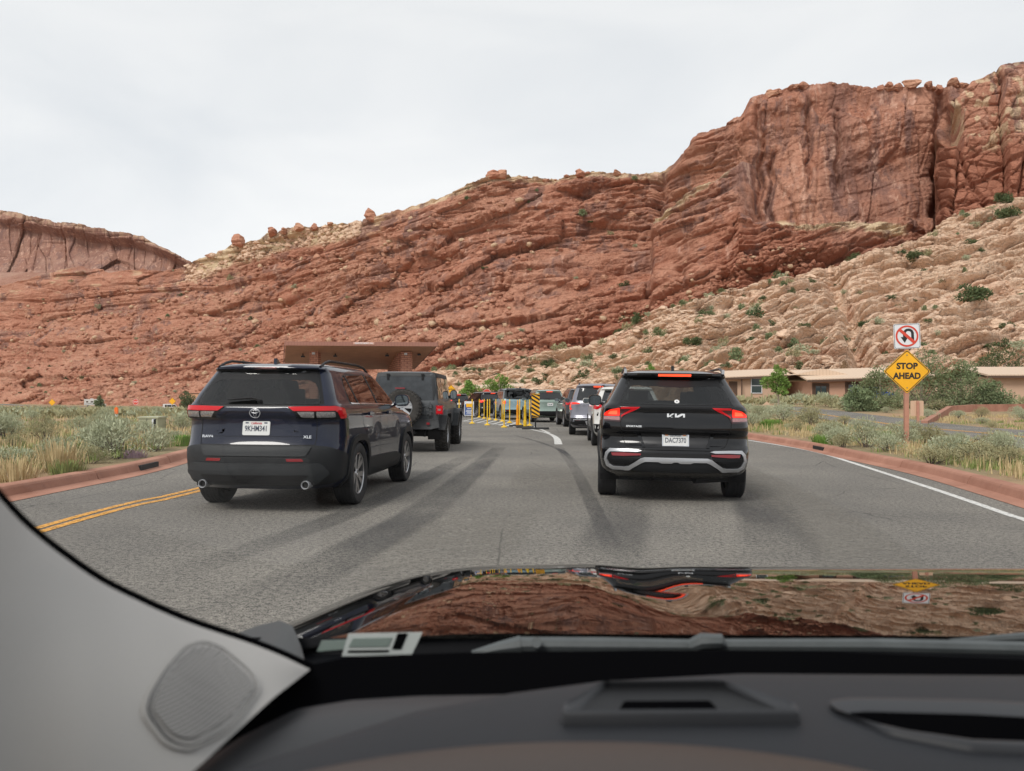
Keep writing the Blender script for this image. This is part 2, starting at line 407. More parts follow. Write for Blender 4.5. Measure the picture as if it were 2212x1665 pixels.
    tal = sstep(1100, 500, X)*sstep(.9, .4, v)+.15
    return d, dict(bed=b0, cream=np.clip(cream, 0, 1), varnish=np.clip(varn, 0, 1), deep=np.clip(deep, 0, 1), talus=np.clip(tal, 0, 1))
SKY_B = [(-500, 650), (0, 618), (60, 601), (120, 585), (175, 580), (230, 588), (300, 586), (385, 578), (420, 565), (460, 552), (505, 532), (560, 520), (590, 503), (640, 492), (720, 489), (790, 475), (860, 455), (960, 428), (1040, 392), (1060, 386), (1100, 383), (1180, 388), (1250, 377), (1330, 381), (1420, 380), (1440, 372), (1470, 348), (1500, 300), (1560, 276), (1600, 257), (1620, 222), (1665, 206), (1720, 187), (1790, 180), (1830, 180), (1900, 188), (1990, 184), (2060, 186), (2110, 182), (2211, 170), (2700, 190)]
M_ROCK = rock_mat('red_sandstone', 'red'); M_FAR = rock_mat('far_sandstone', 'far'); M_SLICK = rock_mat('tan_slickrock', 'slick')
hillB, PB, dxB, gyB = layer('red_cliff_hill', -420, 2700, SKY_B,
    [(-500, 892), (420, 890), (700, 886), (1000, 880), (1400, 830), (2700, 780)],
    [(-500, 420), (0, 400), (500, 330), (900, 240), (1400, 240), (1800, 240), (2700, 260)],
    [(-500, 560), (0, 530), (500, 440), (900, 350), (1400, 335), (1520, 300), (1700, 290), (2000, 295), (2700, 310)],
    1500, 430, disp_main, M_ROCK)
def disp_far(X, Yp, v, q, z, Yd):
    b = -Yp*900/FPX; q = (X-CX)/FPX*900; z = (860-Yp)*900/FPX
    cliff = sstep(.40, .46, v)
    wq = q+fbm(q/40, z/90, 155, 3)*8
    f1, f2, idv = vor(wq/46, z/80, 151); g1, g2, idg = vor(wq/15, z/40, 152)
    d = cliff*((idv-.5)*9-2.5*(1-sstep(0, .1, f2-f1))+(idg-.5)*3.5-1.2*(1-sstep(0, .1, g2-g1)))
    d += fbm(q/90, z/60, 153, 4)*16+beds(z, q, 154, 12, 4, 2)*(.3+.7*sstep(.85, .93, v))+beds(z, q, 156, 5, 2, 1)*(1-.7*cliff)
    d -= 16*cliff*sstep(.92, .86, v)
    cr = sstep(.93, .97, v+fbm(X/9, Yp/5, 157, 3)*.05)*.35
    return d, dict(bed=z, cream=cr, varnish=cliff*.95, deep=0*v, talus=1-cliff)
hillA, PA, dxA, gyA = layer('far_mesa', -300, 418, [(-300, 440), (0, 456), (60, 464), (130, 481), (200, 490), (260, 501), (310, 515), (350, 533), (385, 551), (398, 558), (418, 570)],
    [(-300, 700), (418, 640)], [(-300, 820), (418, 760)], [(-300, 1050), (418, 980)], 700, 260, disp_far, M_FAR, gpow=2.6, back=120, jag=.8)
def disp_tower(X, Yp, v, q, z, Yd):
    b = (860-Yp-(X-2030)*.05)*260/FPX; q = (X-CX)/FPX*260
    top = sstep(330, 290, Yp+fbm(X/20, Yp/20, 205, 3)*25)
    wq = q+fbm(q/12, z/30, 255, 3)*3
    f1, f2, idv = vor(wq/11, z/60, 251)
    d = (idv-.5)*7-3*(1-sstep(0, .12, f2-f1))+fbm(q/20, z/20, 256, 4)*4+top*2.5
    d += beds(b, q, 211, 8, 1.6, 1.6)*(1-.5*top)+beds(b, q, 212, 3, .7, .7)*(1-.5*top)+blocks(q, b, 222, 5, 3, .8, .7)
    d -= 14*sstep(2085, 2062, X)*sstep(330, 300, Yp)*sstep(2035, 2050, X)*sstep(225, 250, Yp)
    cr = top*sstep(.05, .3, fbm(X/16, Yp/16, 258, 4))
    return d, dict(bed=b, cream=cr*.8, varnish=top*.9, deep=(1-top)*.65, talus=0*v)
SKY_T = [(2026, 470), (2030, 300), (2034, 262), (2048, 232), (2066, 214), (2082, 196), (2100, 175), (2125, 164), (2150, 153), (2180, 146), (2211, 140), (2500, 120)]
hillT, PTW, dxT, gyT = layer('red_rock_tower', 2026, 2500, SKY_T, [(2026, 560), (2500, 560)], [(2026, 268), (2060, 236), (2500, 236)], [(2026, 292), (2060, 262), (2500, 272)], 330, 330, disp_tower, M_ROCK, gpow=1.2, back=40, jag=.5)
def disp_slick(X, Yp, v, q, z, Yd):
    dirb = (860-Yp+curve(X, [(900, 0), (1400, -90), (1900, -230), (2700, -430)]))*150/FPX; q = (X-CX)/FPX*150
    b = dirb*2.3+fbm(q/22, dirb/6, 301, 3)*4.0
    def pil(w, h, s, a):
        w *= 1.25; a *= 1.25
        wx = fbm(q/(w*2), b/(h*2), s+4, 3)*.38
        f1, f2, idv = vor(q/w+wx, b/h+wx, s)
        e = f2-f1
        return a*(1-np.exp(-e*4.5))*(.55+.9*idv)
    near = Yd/140.
    d = pil(15, 4.8, 311, 3.4)+pil(6.5, 2.1, 312, 1.7)+pil(2.6, .95, 313, .75)
    d += fbm(q/40, z/25, 305, 3)*5+fbm(q/3, b/1.1, 306, 4, .6)*.38
    d += beds(b, q, 307, 3.4, .45, .35)+beds(b, q, 309, 1.2, .10, .12)
    gully = np.exp(-((X-(1795+(Yp-600)*.28)+fbm(Yp/40, X*0, 308, 2)*22)/22)**2)*sstep(560, 640, Yp)
    d = d*(1-.6*gully)-gully*2+gully*fbm(q/.9, z/.9, 309, 3)*.9
    return d, dict(bed=b, cream=0*v, varnish=0*v, deep=0*v, talus=0*v)
SKY_C = [(880, 850), (920, 815), (960, 803), (1100, 786), (1200, 765), (1300, 738), (1380, 710), (1450, 684), (1550, 655), (1700, 613), (1830, 578), (1870, 556), (1900, 545), (1990, 515), (2030, 492), (2060, 470), (2110, 450), (2211, 432), (2700, 370)]
hillC, PC, dxC, gyC = layer('tan_slickrock_hill', 880, 2700, SKY_C, [(880, 880), (1200, 876), (1500, 872), (2700, 872)],
    [(880, 190), (1200, 150), (1500, 112), (2700, 100)], [(880, 225), (1200, 195), (1500, 170), (1900, 185), (2700, 200)], 1300, 400, disp_slick, M_SLICK, gpow=1.15, back=30, jag=1.0)

# ------------------------------------------------------------------ ground sheet
def gz(x, y):
    x = np.asarray(x, float); y = np.asarray(y, float)
    r = 1.05*sstep(34, 95, y)*sstep(6, 30, x)
    l = -3.3*sstep(30, 260, y)*sstep(8, -30, x)
    return r+l
def gz1(x, y): return float(gz(x, y))
def Gt(dx, dy, off=0.0):
    d = ray(dx, dy); t = 3.0
    for i in range(4000):
        p = EYE+d*t
        if p.z < gz1(p.x, p.y)+off: return p
        t += .02+t*.002
    return p
# ================================================================== GROUND, ROAD
def spl(pts, n):
    """smooth x(Y) table through points given as (Y, x)"""
    p = dbl(sorted(pts)); Y = np.linspace(p[0, 0], p[-1, 0], n)
    x = np.interp(Y, p[:, 0], p[:, 1]); k = np.hanning(15); k /= k.sum()
    xx = np.convolve(np.pad(x, 7, 'edge'), k, 'valid'); xx[:4] = x[:4]; xx[-4:] = x[-4:]
    return Y, xx
_r = [G(a, b, .15) for a, b in ((1616, 934), (1776, 958), (1854, 974), (2030, 1005), (2211, 1049))]
_l = [G(a, b, .15) for a, b in ((0, 1047.6), (88, 1031), (210, 1014), (324, 991), (412, 967.6))]
RK = [(-12, 2.6), (-4, 4.0), (4, 5.35)]+[(p.y, p.x) for p in _r]+[(36, 7.5), (46, 6.3), (56, 4.2), (66, 1.2), (80, -4), (100, -14), (130, -36)]
LK = [(-12, -6.5), (0, -6.5)]+[(p.y, p.x-.05) for p in _l]+[(27, -7.8), (36, -9.4), (46, -12.5), (56, -17.5), (66, -23), (80, -28), (100, -32), (130, -36)]
YR, XR = spl(RK, 400); YL, XL = spl(LK, 400)
xR = lambda y: np.interp(y, YR, XR); xL = lambda y: np.interp(y, YL, XL)
print('RK', [(round(a, 1), round(b, 2)) for a, b in RK], 'LK', [(round(a, 1), round(b, 2)) for a, b in LK])
n = NT('asphalt'); p = n.P
sp_ = n.noise(p, 95, 3, .8); sp2 = n.vor(p, 60); sp3 = n.noise(p, 38, 3, .75); big = n.noise(p, .35, 5, .6)
lane = n.noise(n.mapv(p, (.9, .10, 1)), 1.0, 5, .6)
col = n.mix(n.rng(sp_, .42, .60), (.028, .027, .028), (.40, .37, .32))
col = n.mix(n.rng(sp3, .46, .68, 0, .45), col, (.34, .31, .27))
col = n.mix(n.rng(sp3, .50, .30, 0, .45), col, (.028, .028, .030))
sp4 = n.noise(p, 22, 2, .8); col = n.mix(n.rng(sp4, .50, .62, 0, .5), col, (.36, .335, .29)); col = n.mix(n.rng(sp4, .46, .34, 0, .6), col, (.030, .030, .031))
col = n.mix(n.rng(big, .38, .66, 0, .40), col, (.065, .064, .066))
col = n.mix(n.rng(lane, .52, .72, 0, .42), col, (.20, .185, .165))
col = n.mix(n.rng(n.noise(n.mapv(p, (.35, 3.5, 1)), 1.0, 6, .7), .60, .74, 0, .45), col, (.05, .05, .052))
ck = n.vor(n.mapv(n.mix(.12, p, n.noise(p, 1.2, 4), 'ADD'), (.55, .35, 1)), 1.0, 'DISTANCE_TO_EDGE'); col = n.mix(n.math('MULTIPLY', n.rng(ck, .007, .0, 0, .75), n.rng(n.noise(p, .25, 2), .50, .58)), col, (.02, .02, .021))
M_ASPH = n.fin(col, .88, n.bump(n.math('ADD', sp_, sp2), .6, .006), .3)
n = NT('worn_asphalt_marks'); p = n.P
al = n.math('MULTIPLY', n.rng(n.noise(n.mapv(p, (1, .35, 1)), 1.3, 4, .5), .2, .7), .46)
n.put(n.b.inputs['Alpha'], n.math('MULTIPLY', al, n.attr('edge')))
M_TYRE = n.fin(n.mix(n.rng(n.noise(p, 110, 2, .7), .45, .62, 0, .6), (.045, .047, .054), (.14, .135, .13)), .7)
def paint(name, c, wear=.42):
    n = NT(name); p = n.P; w = n.noise(p, 26, 5, .75)
    n.put(n.b.inputs['Alpha'], n.rng(w, wear-.05, wear+.03))
    return n.fin(n.mix(n.rng(n.noise(p, 7, 4, .6), .35, .65), c, tuple(x*.78 for x in c)), .7)
M_WHITE = paint('road_paint_white', (.72, .71, .68), .42); M_YEL = paint('road_paint_yellow', (.80, .40, .09), .45)
n = NT('red_concrete'); p = n.P
col = n.mix(n.rng(n.noise(p, 1.3, 6, .65), .35, .65), (.34, .165, .115), (.45, .235, .168))
col = n.mix(n.rng(n.noise(p, 40, 4, .7), .5, .8, 0, .5), col, (.26, .15, .11))
col = n.mix(n.rng(n.noise(n.mapv(p, (1, 1, .4)), 5, 5, .7), .60, .72, 0, .45), col, (.20, .115, .085))
M_KERB = n.fin(col, .9, n.bump(n.noise(p, 60, 4, .7), .4, .01))
n = NT('desert_soil'); p = n.P
g1 = n.noise(p, .16, 6, .65, .3); g2 = n.noise(p, 1.1, 6, .7); g3 = n.noise(p, 9, 5, .7)
col = n.mix(n.rng(g2, .35, .65), (.42, .235, .145), (.52, .335, .215))
col = n.mix(n.rng(g1, .40, .56, .25, .80), col, n.mix(n.rng(g3, .35, .65), (.17, .165, .095), (.33, .29, .17)))
col = n.mix(n.rng(g3, .55, .75, 0, .55), col, (.14, .085, .055))
M_SOIL = n.fin(col, .97, n.bump(n.math('ADD', g3, g2), .8, .08), .1)
# side road on the right with its yellow line
sr = [Gt(a, b, .12) for a, b in ((2500, 985), (2211, 944), (2000, 925), (1850, 905), (1750, 891), (1660, 882))]
srp = [(p.x, p.y) for p in sr]
wp = [Gt(a, b, .1) for a, b in ((330, 882), (180, 878.5), (60, 876.5), (5, 873))]
_flat = []
for L_, w_ in ((srp, 3.2), ([(p.x, p.y) for p in wp], 5.5)):
    for i in range(len(L_)-1):
        for t in np.linspace(0, 1, 14): _flat.append((L_[i][0]*(1-t)+L_[i+1][0]*t, L_[i][1]*(1-t)+L_[i+1][1]*t, w_))
def flatk(X, Y):
    k = np.ones_like(X)
    for a, b, w_ in _flat:
        k = np.minimum(k, sstep(w_, w_*1.9, np.hypot(X-a, Y-b)))
    return k
# --- soil either side of the road
yy = np.concatenate([np.linspace(-12, 60, 220), np.linspace(60.5, 200, 110), np.linspace(205, 900, 60)])
off = np.concatenate([[0, .03], np.linspace(.25, 14, 70), 14+np.geomspace(.3, 900, 70)])
def verge(side, name):
    X0 = (xR(np.minimum(yy, 130)) if side > 0 else xL(np.minimum(yy, 130))) + side*.10
    X = X0[:, None]+side*off[None]; Y = np.repeat(yy[:, None], len(off), 1)
    bump = (fbm(X/2.2, Y/2.2, 401, 4)*.09+fbm(X/9, Y/9, 402, 3)*.18*sstep(.5, 6, off)[None])*flatk(X, Y)
    Z = gz(X, Y)+.11+bump*sstep(0, .8, off)[None]+.05*sstep(0, 3, off)[None]
    if side > 0:   # the bank beyond the side road
        Z = Z
    PT = np.stack([X, Y, Z], -1)
    if side < 0: PT = PT[:, ::-1]
    return tag(link(name, grid_mesh(name, PT), M_SOIL, smooth=True), kind='structure')
ground_r = verge(1, 'ground'); ground_l = verge(-1, 'ground')
def gtop(x, y):
    """height of the soil"""
    side = 1 if x > 0 and x > xR(min(y, 130)) else -1
    d = (x-xR(min(y, 130))-.1) if side > 0 else (xL(min(y, 130))-.1-x)
    X = np.array([x]); Y = np.array([y])
    b = fbm(X/2.2, Y/2.2, 401, 4)*.09+fbm(X/9, Y/9, 402, 3)*.18*sstep(.5, 6, d)
    return float((gz(X, Y)+.11+b*sstep(0, .8, d)+.05*sstep(0, 3, d))[0])
yr = np.linspace(-12, 130, 300); t = np.linspace(0, 1, 40)
X = xL(yr)[:, None]*(1-t)+xR(yr)[:, None]*t; Y = np.repeat(yr[:, None], 40, 1)
tag(link('road', grid_mesh('road', np.stack([X, Y, gz(X, Y)], -1)), M_ASPH, smooth=True), kind='structure')

def strip(name, pts, width, m, z=.004, n=None, edge=False, pieces=None):
    """a painted band following a ground polyline"""
    pts = [Vector((p[0], p[1], 0)) for p in pts]
    # resample with Catmull-Rom
    out = []
    for i in range(len(pts)-1):
        p0 = pts[max(i-1, 0)]; p1 = pts[i]; p2 = pts[i+1]; p3 = pts[min(i+2, len(pts)-1)]
        k = max(2, int((p2-p1).length/.6))
        for j in range(k):
            s = j/k; out.append(.5*((2*p1)+(p2-p0)*s+(2*p0-5*p1+4*p2-p3)*s*s+(3*p1-p0-3*p2+p3)*s**3))
    out.append(pts[-1])
    nn_ = 7 if edge else 2; rows = []; ed = []
    for i, p in enumerate(out):
        d = (out[min(i+1, len(out)-1)]-out[max(i-1, 0)]).normalized(); nrm = Vector((d.y, -d.x, 0))
        ww = width if not callable(width) else width(i/(len(out)-1))
        r = []
        for j in range(nn_):
            q = p+nrm*ww*(j/(nn_-1)-.5); r.append((q.x, q.y, gz1(q.x, q.y)+z)); ed.append(min(1, 2.2*math.sin(math.pi*j/(nn_-1)))*min(1, i/4, (len(out)-1-i)/4))
        rows.append(r)
    me = grid_mesh(name, np.array(rows)); 
    if edge: fattr(me, 'edge', np.array(ed))
    return tag(link(name, me, m), kind='structure')
def gp(*pts): return [(lambda p: (p.x, p.y))(G(a, b)) for a, b in pts]
# white edge lines
wr = gp((2211, 1122), (2190, 1116), (2030, 1061), (1853, 1003.6), (1770, 978.5), (1680, 961))
wr = [(5.0-.9, 2.0), (5.0-.25, 5.5)]+wr+[(float(xR(y))-.75, y) for y in (30, 36, 44, 54)]
strip('road_marking', wr, .11, M_WHITE)
wl = gp((0, 1070.7), (100, 1050), (210, 1029.7), (412, 990)); x0 = wl[0][0]
strip('road_marking', [(x0+.1, -4), (x0+.03, 4)]+wl+[(float(xL(y))+.75, y) for y in (24, 32, 42, 52)], .10, M_WHITE)
# double yellow
ya = gp((90, 1138), (200, 1107), (300, 1082), (425, 1055.5)); yb = gp((90, 1148), (200, 1116), (300, 1090), (425, 1062))
for c in (ya, yb):
    d = ((c[0][0]-c[1][0])/(c[0][1]-c[1][1]))
    c = [(c[0][0]-d*5, c[0][1]-5)]+c+[(c[-1][0]-.1, c[-1][1]+5), (c[-1][0]-.6, c[-1][1]+14), (c[-1][0]-2, c[-1][1]+25)]
    strip('road_marking', c, .10, M_YEL, .005)
# painted island between the two lanes, with its hatching and the hooked end
isl_f = gp((985, 908), (1040, 913), (1100, 919), (1135, 925), (1163, 931), (1186, 937), (1201, 946), (1206, 960))
isl_b = gp((1034, 899), (1075, 905), (1115, 913.5), (1150, 921), (1186, 935))
strip('road_marking', isl_f, lambda s: .12+.10*sstep(.6, 1, s), M_WHITE, .006); strip('road_marking', isl_b, .12, M_WHITE, .005)
for i in range(9):
    k = i/9; f = Vector(G(1000+k*140, 909.5+k*16).to_tuple()); b = Vector(G(1034+k*120, 901.5+k*18).to_tuple())
    strip('road_marking', [(f.x, f.y), (b.x, b.y)], .12, M_WHITE, .008)
# tyre-darkened bands and the pale patch
strip('tyre_marks', gp((470, 1335), (640, 1255), (820, 1160), (960, 1070), (1080, 965)), lambda s: .62-.22*s, M_TYRE, .003, edge=True)
strip('tyre_marks', gp((330, 1260), (560, 1180), (760, 1105), (900, 1040), (1010, 985)), lambda s: .42, M_TYRE, .0035, edge=True)
strip('tyre_marks', gp((1205, 963), (1240, 1010), (1275, 1080), (1330, 1200)), .22, M_TYRE, .003, edge=True)
strip('tyre_marks', gp((1110, 940), (1165, 955), (1215, 975), (1250, 1010)), .16, M_TYRE, .0032, edge=True)
strip('tyre_marks', gp((1700, 1240), (1680, 1150), (1640, 1080), (1600, 1040)), .8, M_TYRE, .0031, edge=True)
strip('tyre_marks', gp((1300, 1240), (1330, 1150), (1355, 1070)), .7, M_TYRE, .0031, edge=True)
n = NT('pale_asphalt_patch'); p = n.P
n.put(n.b.inputs['Alpha'], n.math('MULTIPLY', n.rng(n.noise(p, 6, 5, .7), .32, .58, 0, .55), n.attr('edge')))
M_PALE = n.fin(n.mix(n.rng(n.noise(p, 110, 2, .7), .45, .62), (.15, .14, .125), (.42, .39, .34)), .9)
strip('road_patch', gp((1170, 1062), (1178, 1030), (1184, 1000)), 1.1, M_PALE, .0036, edge=True)
strip('road_patch', gp((1990, 1340), (1870, 1200), (1760, 1110), (1640, 1040), (1560, 1000)), .9, M_PALE, .0036, edge=True)
strip('road_patch', gp((880, 1320), (960, 1200), (1060, 1090)), 1.3, M_PALE, .0022, edge=True)

# ------------------------------------------------------------------ kerbs
def kerb(side, label, drain_at, y0=-6, y1=64, cat='kerb'):
    root = empty('kerb', (float((xR if side > 0 else xL)(10)), 10, 0), 0, label, cat)
    xf = xR if side > 0 else xL
    prof = [(-.48, .006), (-.30, .012), (-.24, .03), (-.205, .12), (-.185, .145), (-.15, .155), (0.0, .155), (.03, .14), (.03, -.05)]
    ys = []; y = y0
    while y < y1: ys.append((y, min(y+3.0, y1))); y += 3.0
    mb = MB()
    for a, b in ys:
        st = np.linspace(a+.014, b-.014, 7); rows = []
        for yv in st:
            dx = (xf(yv+.1)-xf(yv-.1))/.2; L = math.hypot(1, dx); nx, ny = 1/L, -dx/L
            inb = any(abs(yv-d) < .42 for d in drain_at)
            for o, z in prof:
                rows.append((float(xf(yv))+side*nx*o*1, yv+side*ny*o, z+gz1(float(xf(yv)), yv)))
        k = len(prof); fs = []
        for i in range(len(st)-1):
            for j in range(k-1):
                f = (i*k+j, i*k+j+1, (i+1)*k+j+1, (i+1)*k+j); fs.append(f if side < 0 else f[::-1])
        fs.append(tuple(range(k))); fs.append(tuple((len(st)-1)*k+j for j in range(k)))
        mb.add(rows, fs)
    mb.build('concrete_strip', M_KERB, None).parent = root
    root.children[0].matrix_parent_inverse = Matrix.Translation(-root.location)
    for d in drain_at:
        m2 = MB(); x = float(xf(d)); dx = float((xf(d+.1)-xf(d-.1))/.2); ang = -math.atan(dx)
        m2.box((x-side*.225, d, .068), (.055, .85, .085), Matrix.Rotation(ang, 3, 'Z'))
        o = m2.build('drain_opening', M_BLACK); o.parent = root; o.matrix_parent_inverse = Matrix.Translation(-root.location)
    return root
M_BLACK = mat('matte_black', (.012, .012, .013), .8)
_d1 = G(1690, 967, .07); _d2 = G(518, 0) if False else G(335, 1006, .07)
print('drains', _d1, _d2)
kerb(1, 'red concrete kerb along the right side of the road, below the stop ahead sign', [_d1.y])
kerb(-1, 'red concrete kerb along the far left side of the road, in front of the big sagebrush', [_d2.y-.0])

print('side road', [(round(a, 1), round(b, 1)) for a, b in srp])
def lifted(name, pts, width, m, z, **k):
    o = strip(name, pts, width, m, z, **k); return o
n_lift = .185
lifted('side_road', srp, 4.6, M_ASPH, n_lift)
lifted('road_marking', [(a-.55, b-.4) for a, b in srp], .12, M_YEL, n_lift+.005)
lifted('road_marking', [(a-.80, b-.58) for a, b in srp], .12, M_YEL, n_lift+.005)
# winding road on the far left
strip('far_road', [(p.x, p.y) for p in wp], 7, M_ASPH, .20)
# ================================================================== CAR LIBRARY
def paintm(name, c, rough=.25, metal=.0, flake=0):
    m = mat(name, c, rough, metal, .12, .85, .015)
    return m
M_NAVY = paintm('navy_paint', (.004, .007, .022), .3, .0); M_BLK = paintm('black_paint', (.004, .004, .005), .25)
M_GREY = paintm('granite_grey_paint', (.075, .078, .082), .32, .4); M_LAV = paintm('silver_grey_paint', (.22, .22, .255), .3, .5)
M_DGREY = paintm('dark_grey_paint', (.035, .035, .04), .3, .3); M_WPAINT = paintm('white_paint', (.62, .61, .58), .3)
M_GREEN = paintm('pale_green_paint', (.26, .33, .29), .3, .4); M_LBLUE = paintm('pale_blue_paint', (.24, .34, .38), .35, .1)
M_BLUE = paintm('blue_paint', (.02, .07, .28), .3, .3); M_DBLUE = paintm('dark_blue_paint', (.02, .03, .075), .3, .3)
M_PLAST = mat('dark_plastic', (.013, .014, .0155), .6, 0, .3, var=(3, .85, 1.2)); M_PLAST2 = mat('black_plastic', (.008, .008, .009), .5, 0, .3)
M_RUB = mat('tyre_rubber', (.016, .016, .017), .75, bump=(60, .3, .002), var=(6, .8, 1.5)); M_MUD = mat('dusty_tyre_rubber', (.035, .032, .029), .9, var=(5, .7, 1.6), bump=(40, .4, .004))
M_ALLOY = mat('alloy', (.42, .42, .43), .28, .9); M_DALLOY = mat('dark_alloy', (.03, .03, .032), .35, .7)
M_CHROME = mat('chrome', (.75, .75, .76), .12, 1); M_SILV = mat('satin_silver', (.48, .49, .51), .38, .65)
M_GLASS = mat('dark_glass', (.006, .007, .008), .03, 0, .6, coat=.5, coat_r=.01)
M_RED = mat('red_lens', (.55, .006, .012), .15, 0, .3, coat=.35); M_PLASTL = mat('grey_plastic', (.024, .026, .028), .6, 0, .3, var=(3, .85, 1.2)); M_REDL = mat('lit_red_lens', (.6, .02, .01), .2, emit=((1, .03, .015), .75))
M_REDH = mat('brake_lamp_glow', (.8, .05, .02), .2, emit=((1, .09, .035), 1.5)); M_CLR = mat('clear_lens', (.30, .29, .29), .1, .3, coat=1, var=(60, .5, 1.3))
M_CLRP = mat('pinkish_clear_lens', (.40, .20, .20), .15, .3, coat=1, var=(50, .7, 1.2)); M_LDARK = mat('smoked_red_lens', (.05, .008, .010), .12, coat=1)
M_DKRED = mat('dull_red_reflector', (.22, .01, .016), .25, coat=.5); M_PLATE = mat('plate_white', (.66, .67, .66), .4, var=(9, .93, 1.03))
M_INK = mat('dark_plate_ink', (.02, .03, .06), .5); M_REDINK = mat('red_ink', (.5, .03, .04), .5); M_SEAM = mat('panel_gap', (.003, .003, .003), .8)
M_AMBER = mat('lit_amber', (.8, .3, .02), .3, emit=((1, .35, .05), 2)); M_CLOTHD = mat('dark_upholstery', (.035, .035, .038), .9)
M_ORANGE = mat('orange_print', (.75, .28, .10), .5)
def tint_glass(name, t, rough=.02):
    m = bpy.data.materials.new(name); m.use_nodes = True; nt = m.node_tree; nt.nodes.clear()
    o = nt.nodes.new('ShaderNodeOutputMaterial'); mx = nt.nodes.new('ShaderNodeMixShader'); fr = nt.nodes.new('ShaderNodeFresnel'); fr.inputs[0].default_value = 1.5
    tr = nt.nodes.new('ShaderNodeBsdfTransparent'); tr.inputs[0].default_value = (*t, 1); gl = nt.nodes.new('ShaderNodeBsdfGlossy'); gl.inputs['Roughness'].default_value = rough
    ma = nt.nodes.new('ShaderNodeMath'); ma.operation = 'MULTIPLY_ADD'; ma.inputs[1].default_value = 1.0; ma.inputs[2].default_value = .02; nt.links.new(fr.outputs[0], ma.inputs[0])
    nt.links.new(ma.outputs[0], mx.inputs[0]); nt.links.new(tr.outputs[0], mx.inputs[1]); nt.links.new(gl.outputs[0], mx.inputs[2]); nt.links.new(mx.outputs[0], o.inputs[0]); return m
M_TINT = tint_glass('tinted_window_glass', (.40, .42, .41)); M_CLEAR = tint_glass('light_window_glass', (.55, .58, .57)); M_SCREEN = None

def inpoly(x, y, poly):
    c = False; j = len(poly)-1
    for i in range(len(poly)):
        xi, yi = poly[i]; xj, yj = poly[j]
        if (yi > y) != (yj > y) and x < (xj-xi)*(y-yi)/(yj-yi)+xi: c = not c
        j = i
    return c
def rnd(poly, r, n=3):
    """round the corners of a polygon"""
    out = []; m = len(poly)
    for i in range(m):
        a = Vector(poly[i-1]); b = Vector(poly[i]); c = Vector(poly[(i+1) % m])
        d1 = (a-b); d2 = (c-b); k = min(r, d1.length*.45, d2.length*.45)
        p = b+d1.normalized()*k; q = b+d2.normalized()*k
        for j in range(n+1):
            t = j/n; out.append(tuple(p*(1-t)**2+b*2*t*(1-t)+q*t*t))
    return out
def mir(poly): return [(-a, b) for a, b in poly][::-1]
def pmesh(name, poly, fn, off, thick, m, parent, sp=.05, holes=None):
    bm = bmesh.new()
    vs = [bm.verts.new((u, v, 0)) for u, v in poly]
    f = bm.faces.new(vs)
    bmesh.ops.triangulate(bm, faces=[f], ngon_method='EAR_CLIP')
    us = [p[0] for p in poly]; ws = [p[1] for p in poly]
    for lo, hi, ax in ((min(us), max(us), 0), (min(ws), max(ws), 1)):
        n = int((hi-lo)/sp)
        for i in range(1, n+1):
            c = lo+(hi-lo)*i/(n+1); co = [0, 0, 0]; co[ax] = c; no = [0, 0, 0]; no[ax] = 1
            bmesh.ops.bisect_plane(bm, geom=bm.verts[:]+bm.edges[:]+bm.faces[:], plane_co=co, plane_no=no)
    bmesh.ops.remove_doubles(bm, verts=bm.verts[:], dist=1e-5)
    be = [e for e in bm.edges if len(e.link_faces) == 1]
    if thick:
        r = bmesh.ops.extrude_edge_only(bm, edges=be)
        new = {g for g in r['geom'] if isinstance(g, bmesh.types.BMVert)}
    else: new = set()
    for v in bm.verts:
        v.co = Vector(fn(v.co.x, v.co.y, off-thick if v in new else off))
    bmesh.ops.recalc_face_normals(bm, faces=bm.faces[:])
    # make the outside face outward
    me = bpy.data.meshes.new(name); bm.to_mesh(me); bm.free()
    return link(name, me, m, parent, 35)
def ribbon(pts, w):
    """polygon following a 2D polyline with width w"""
    L = []; Rr = []
    for i, p in enumerate(pts):
        a = Vector(pts[max(i-1, 0)]); b = Vector(pts[min(i+1, len(pts)-1)]); d = (b-a).normalized(); n = Vector((-d.y, d.x))*w/2
        L.append(tuple(Vector(p)+n)); Rr.append(tuple(Vector(p)-n))
    return L+Rr[::-1]
def arc(cx, cy, r, a0, a1, n=16): return [(cx+r*math.cos(R_(a0+(a1-a0)*i/n)), cy+r*math.sin(R_(a0+(a1-a0)*i/n))) for i in range(n+1)]

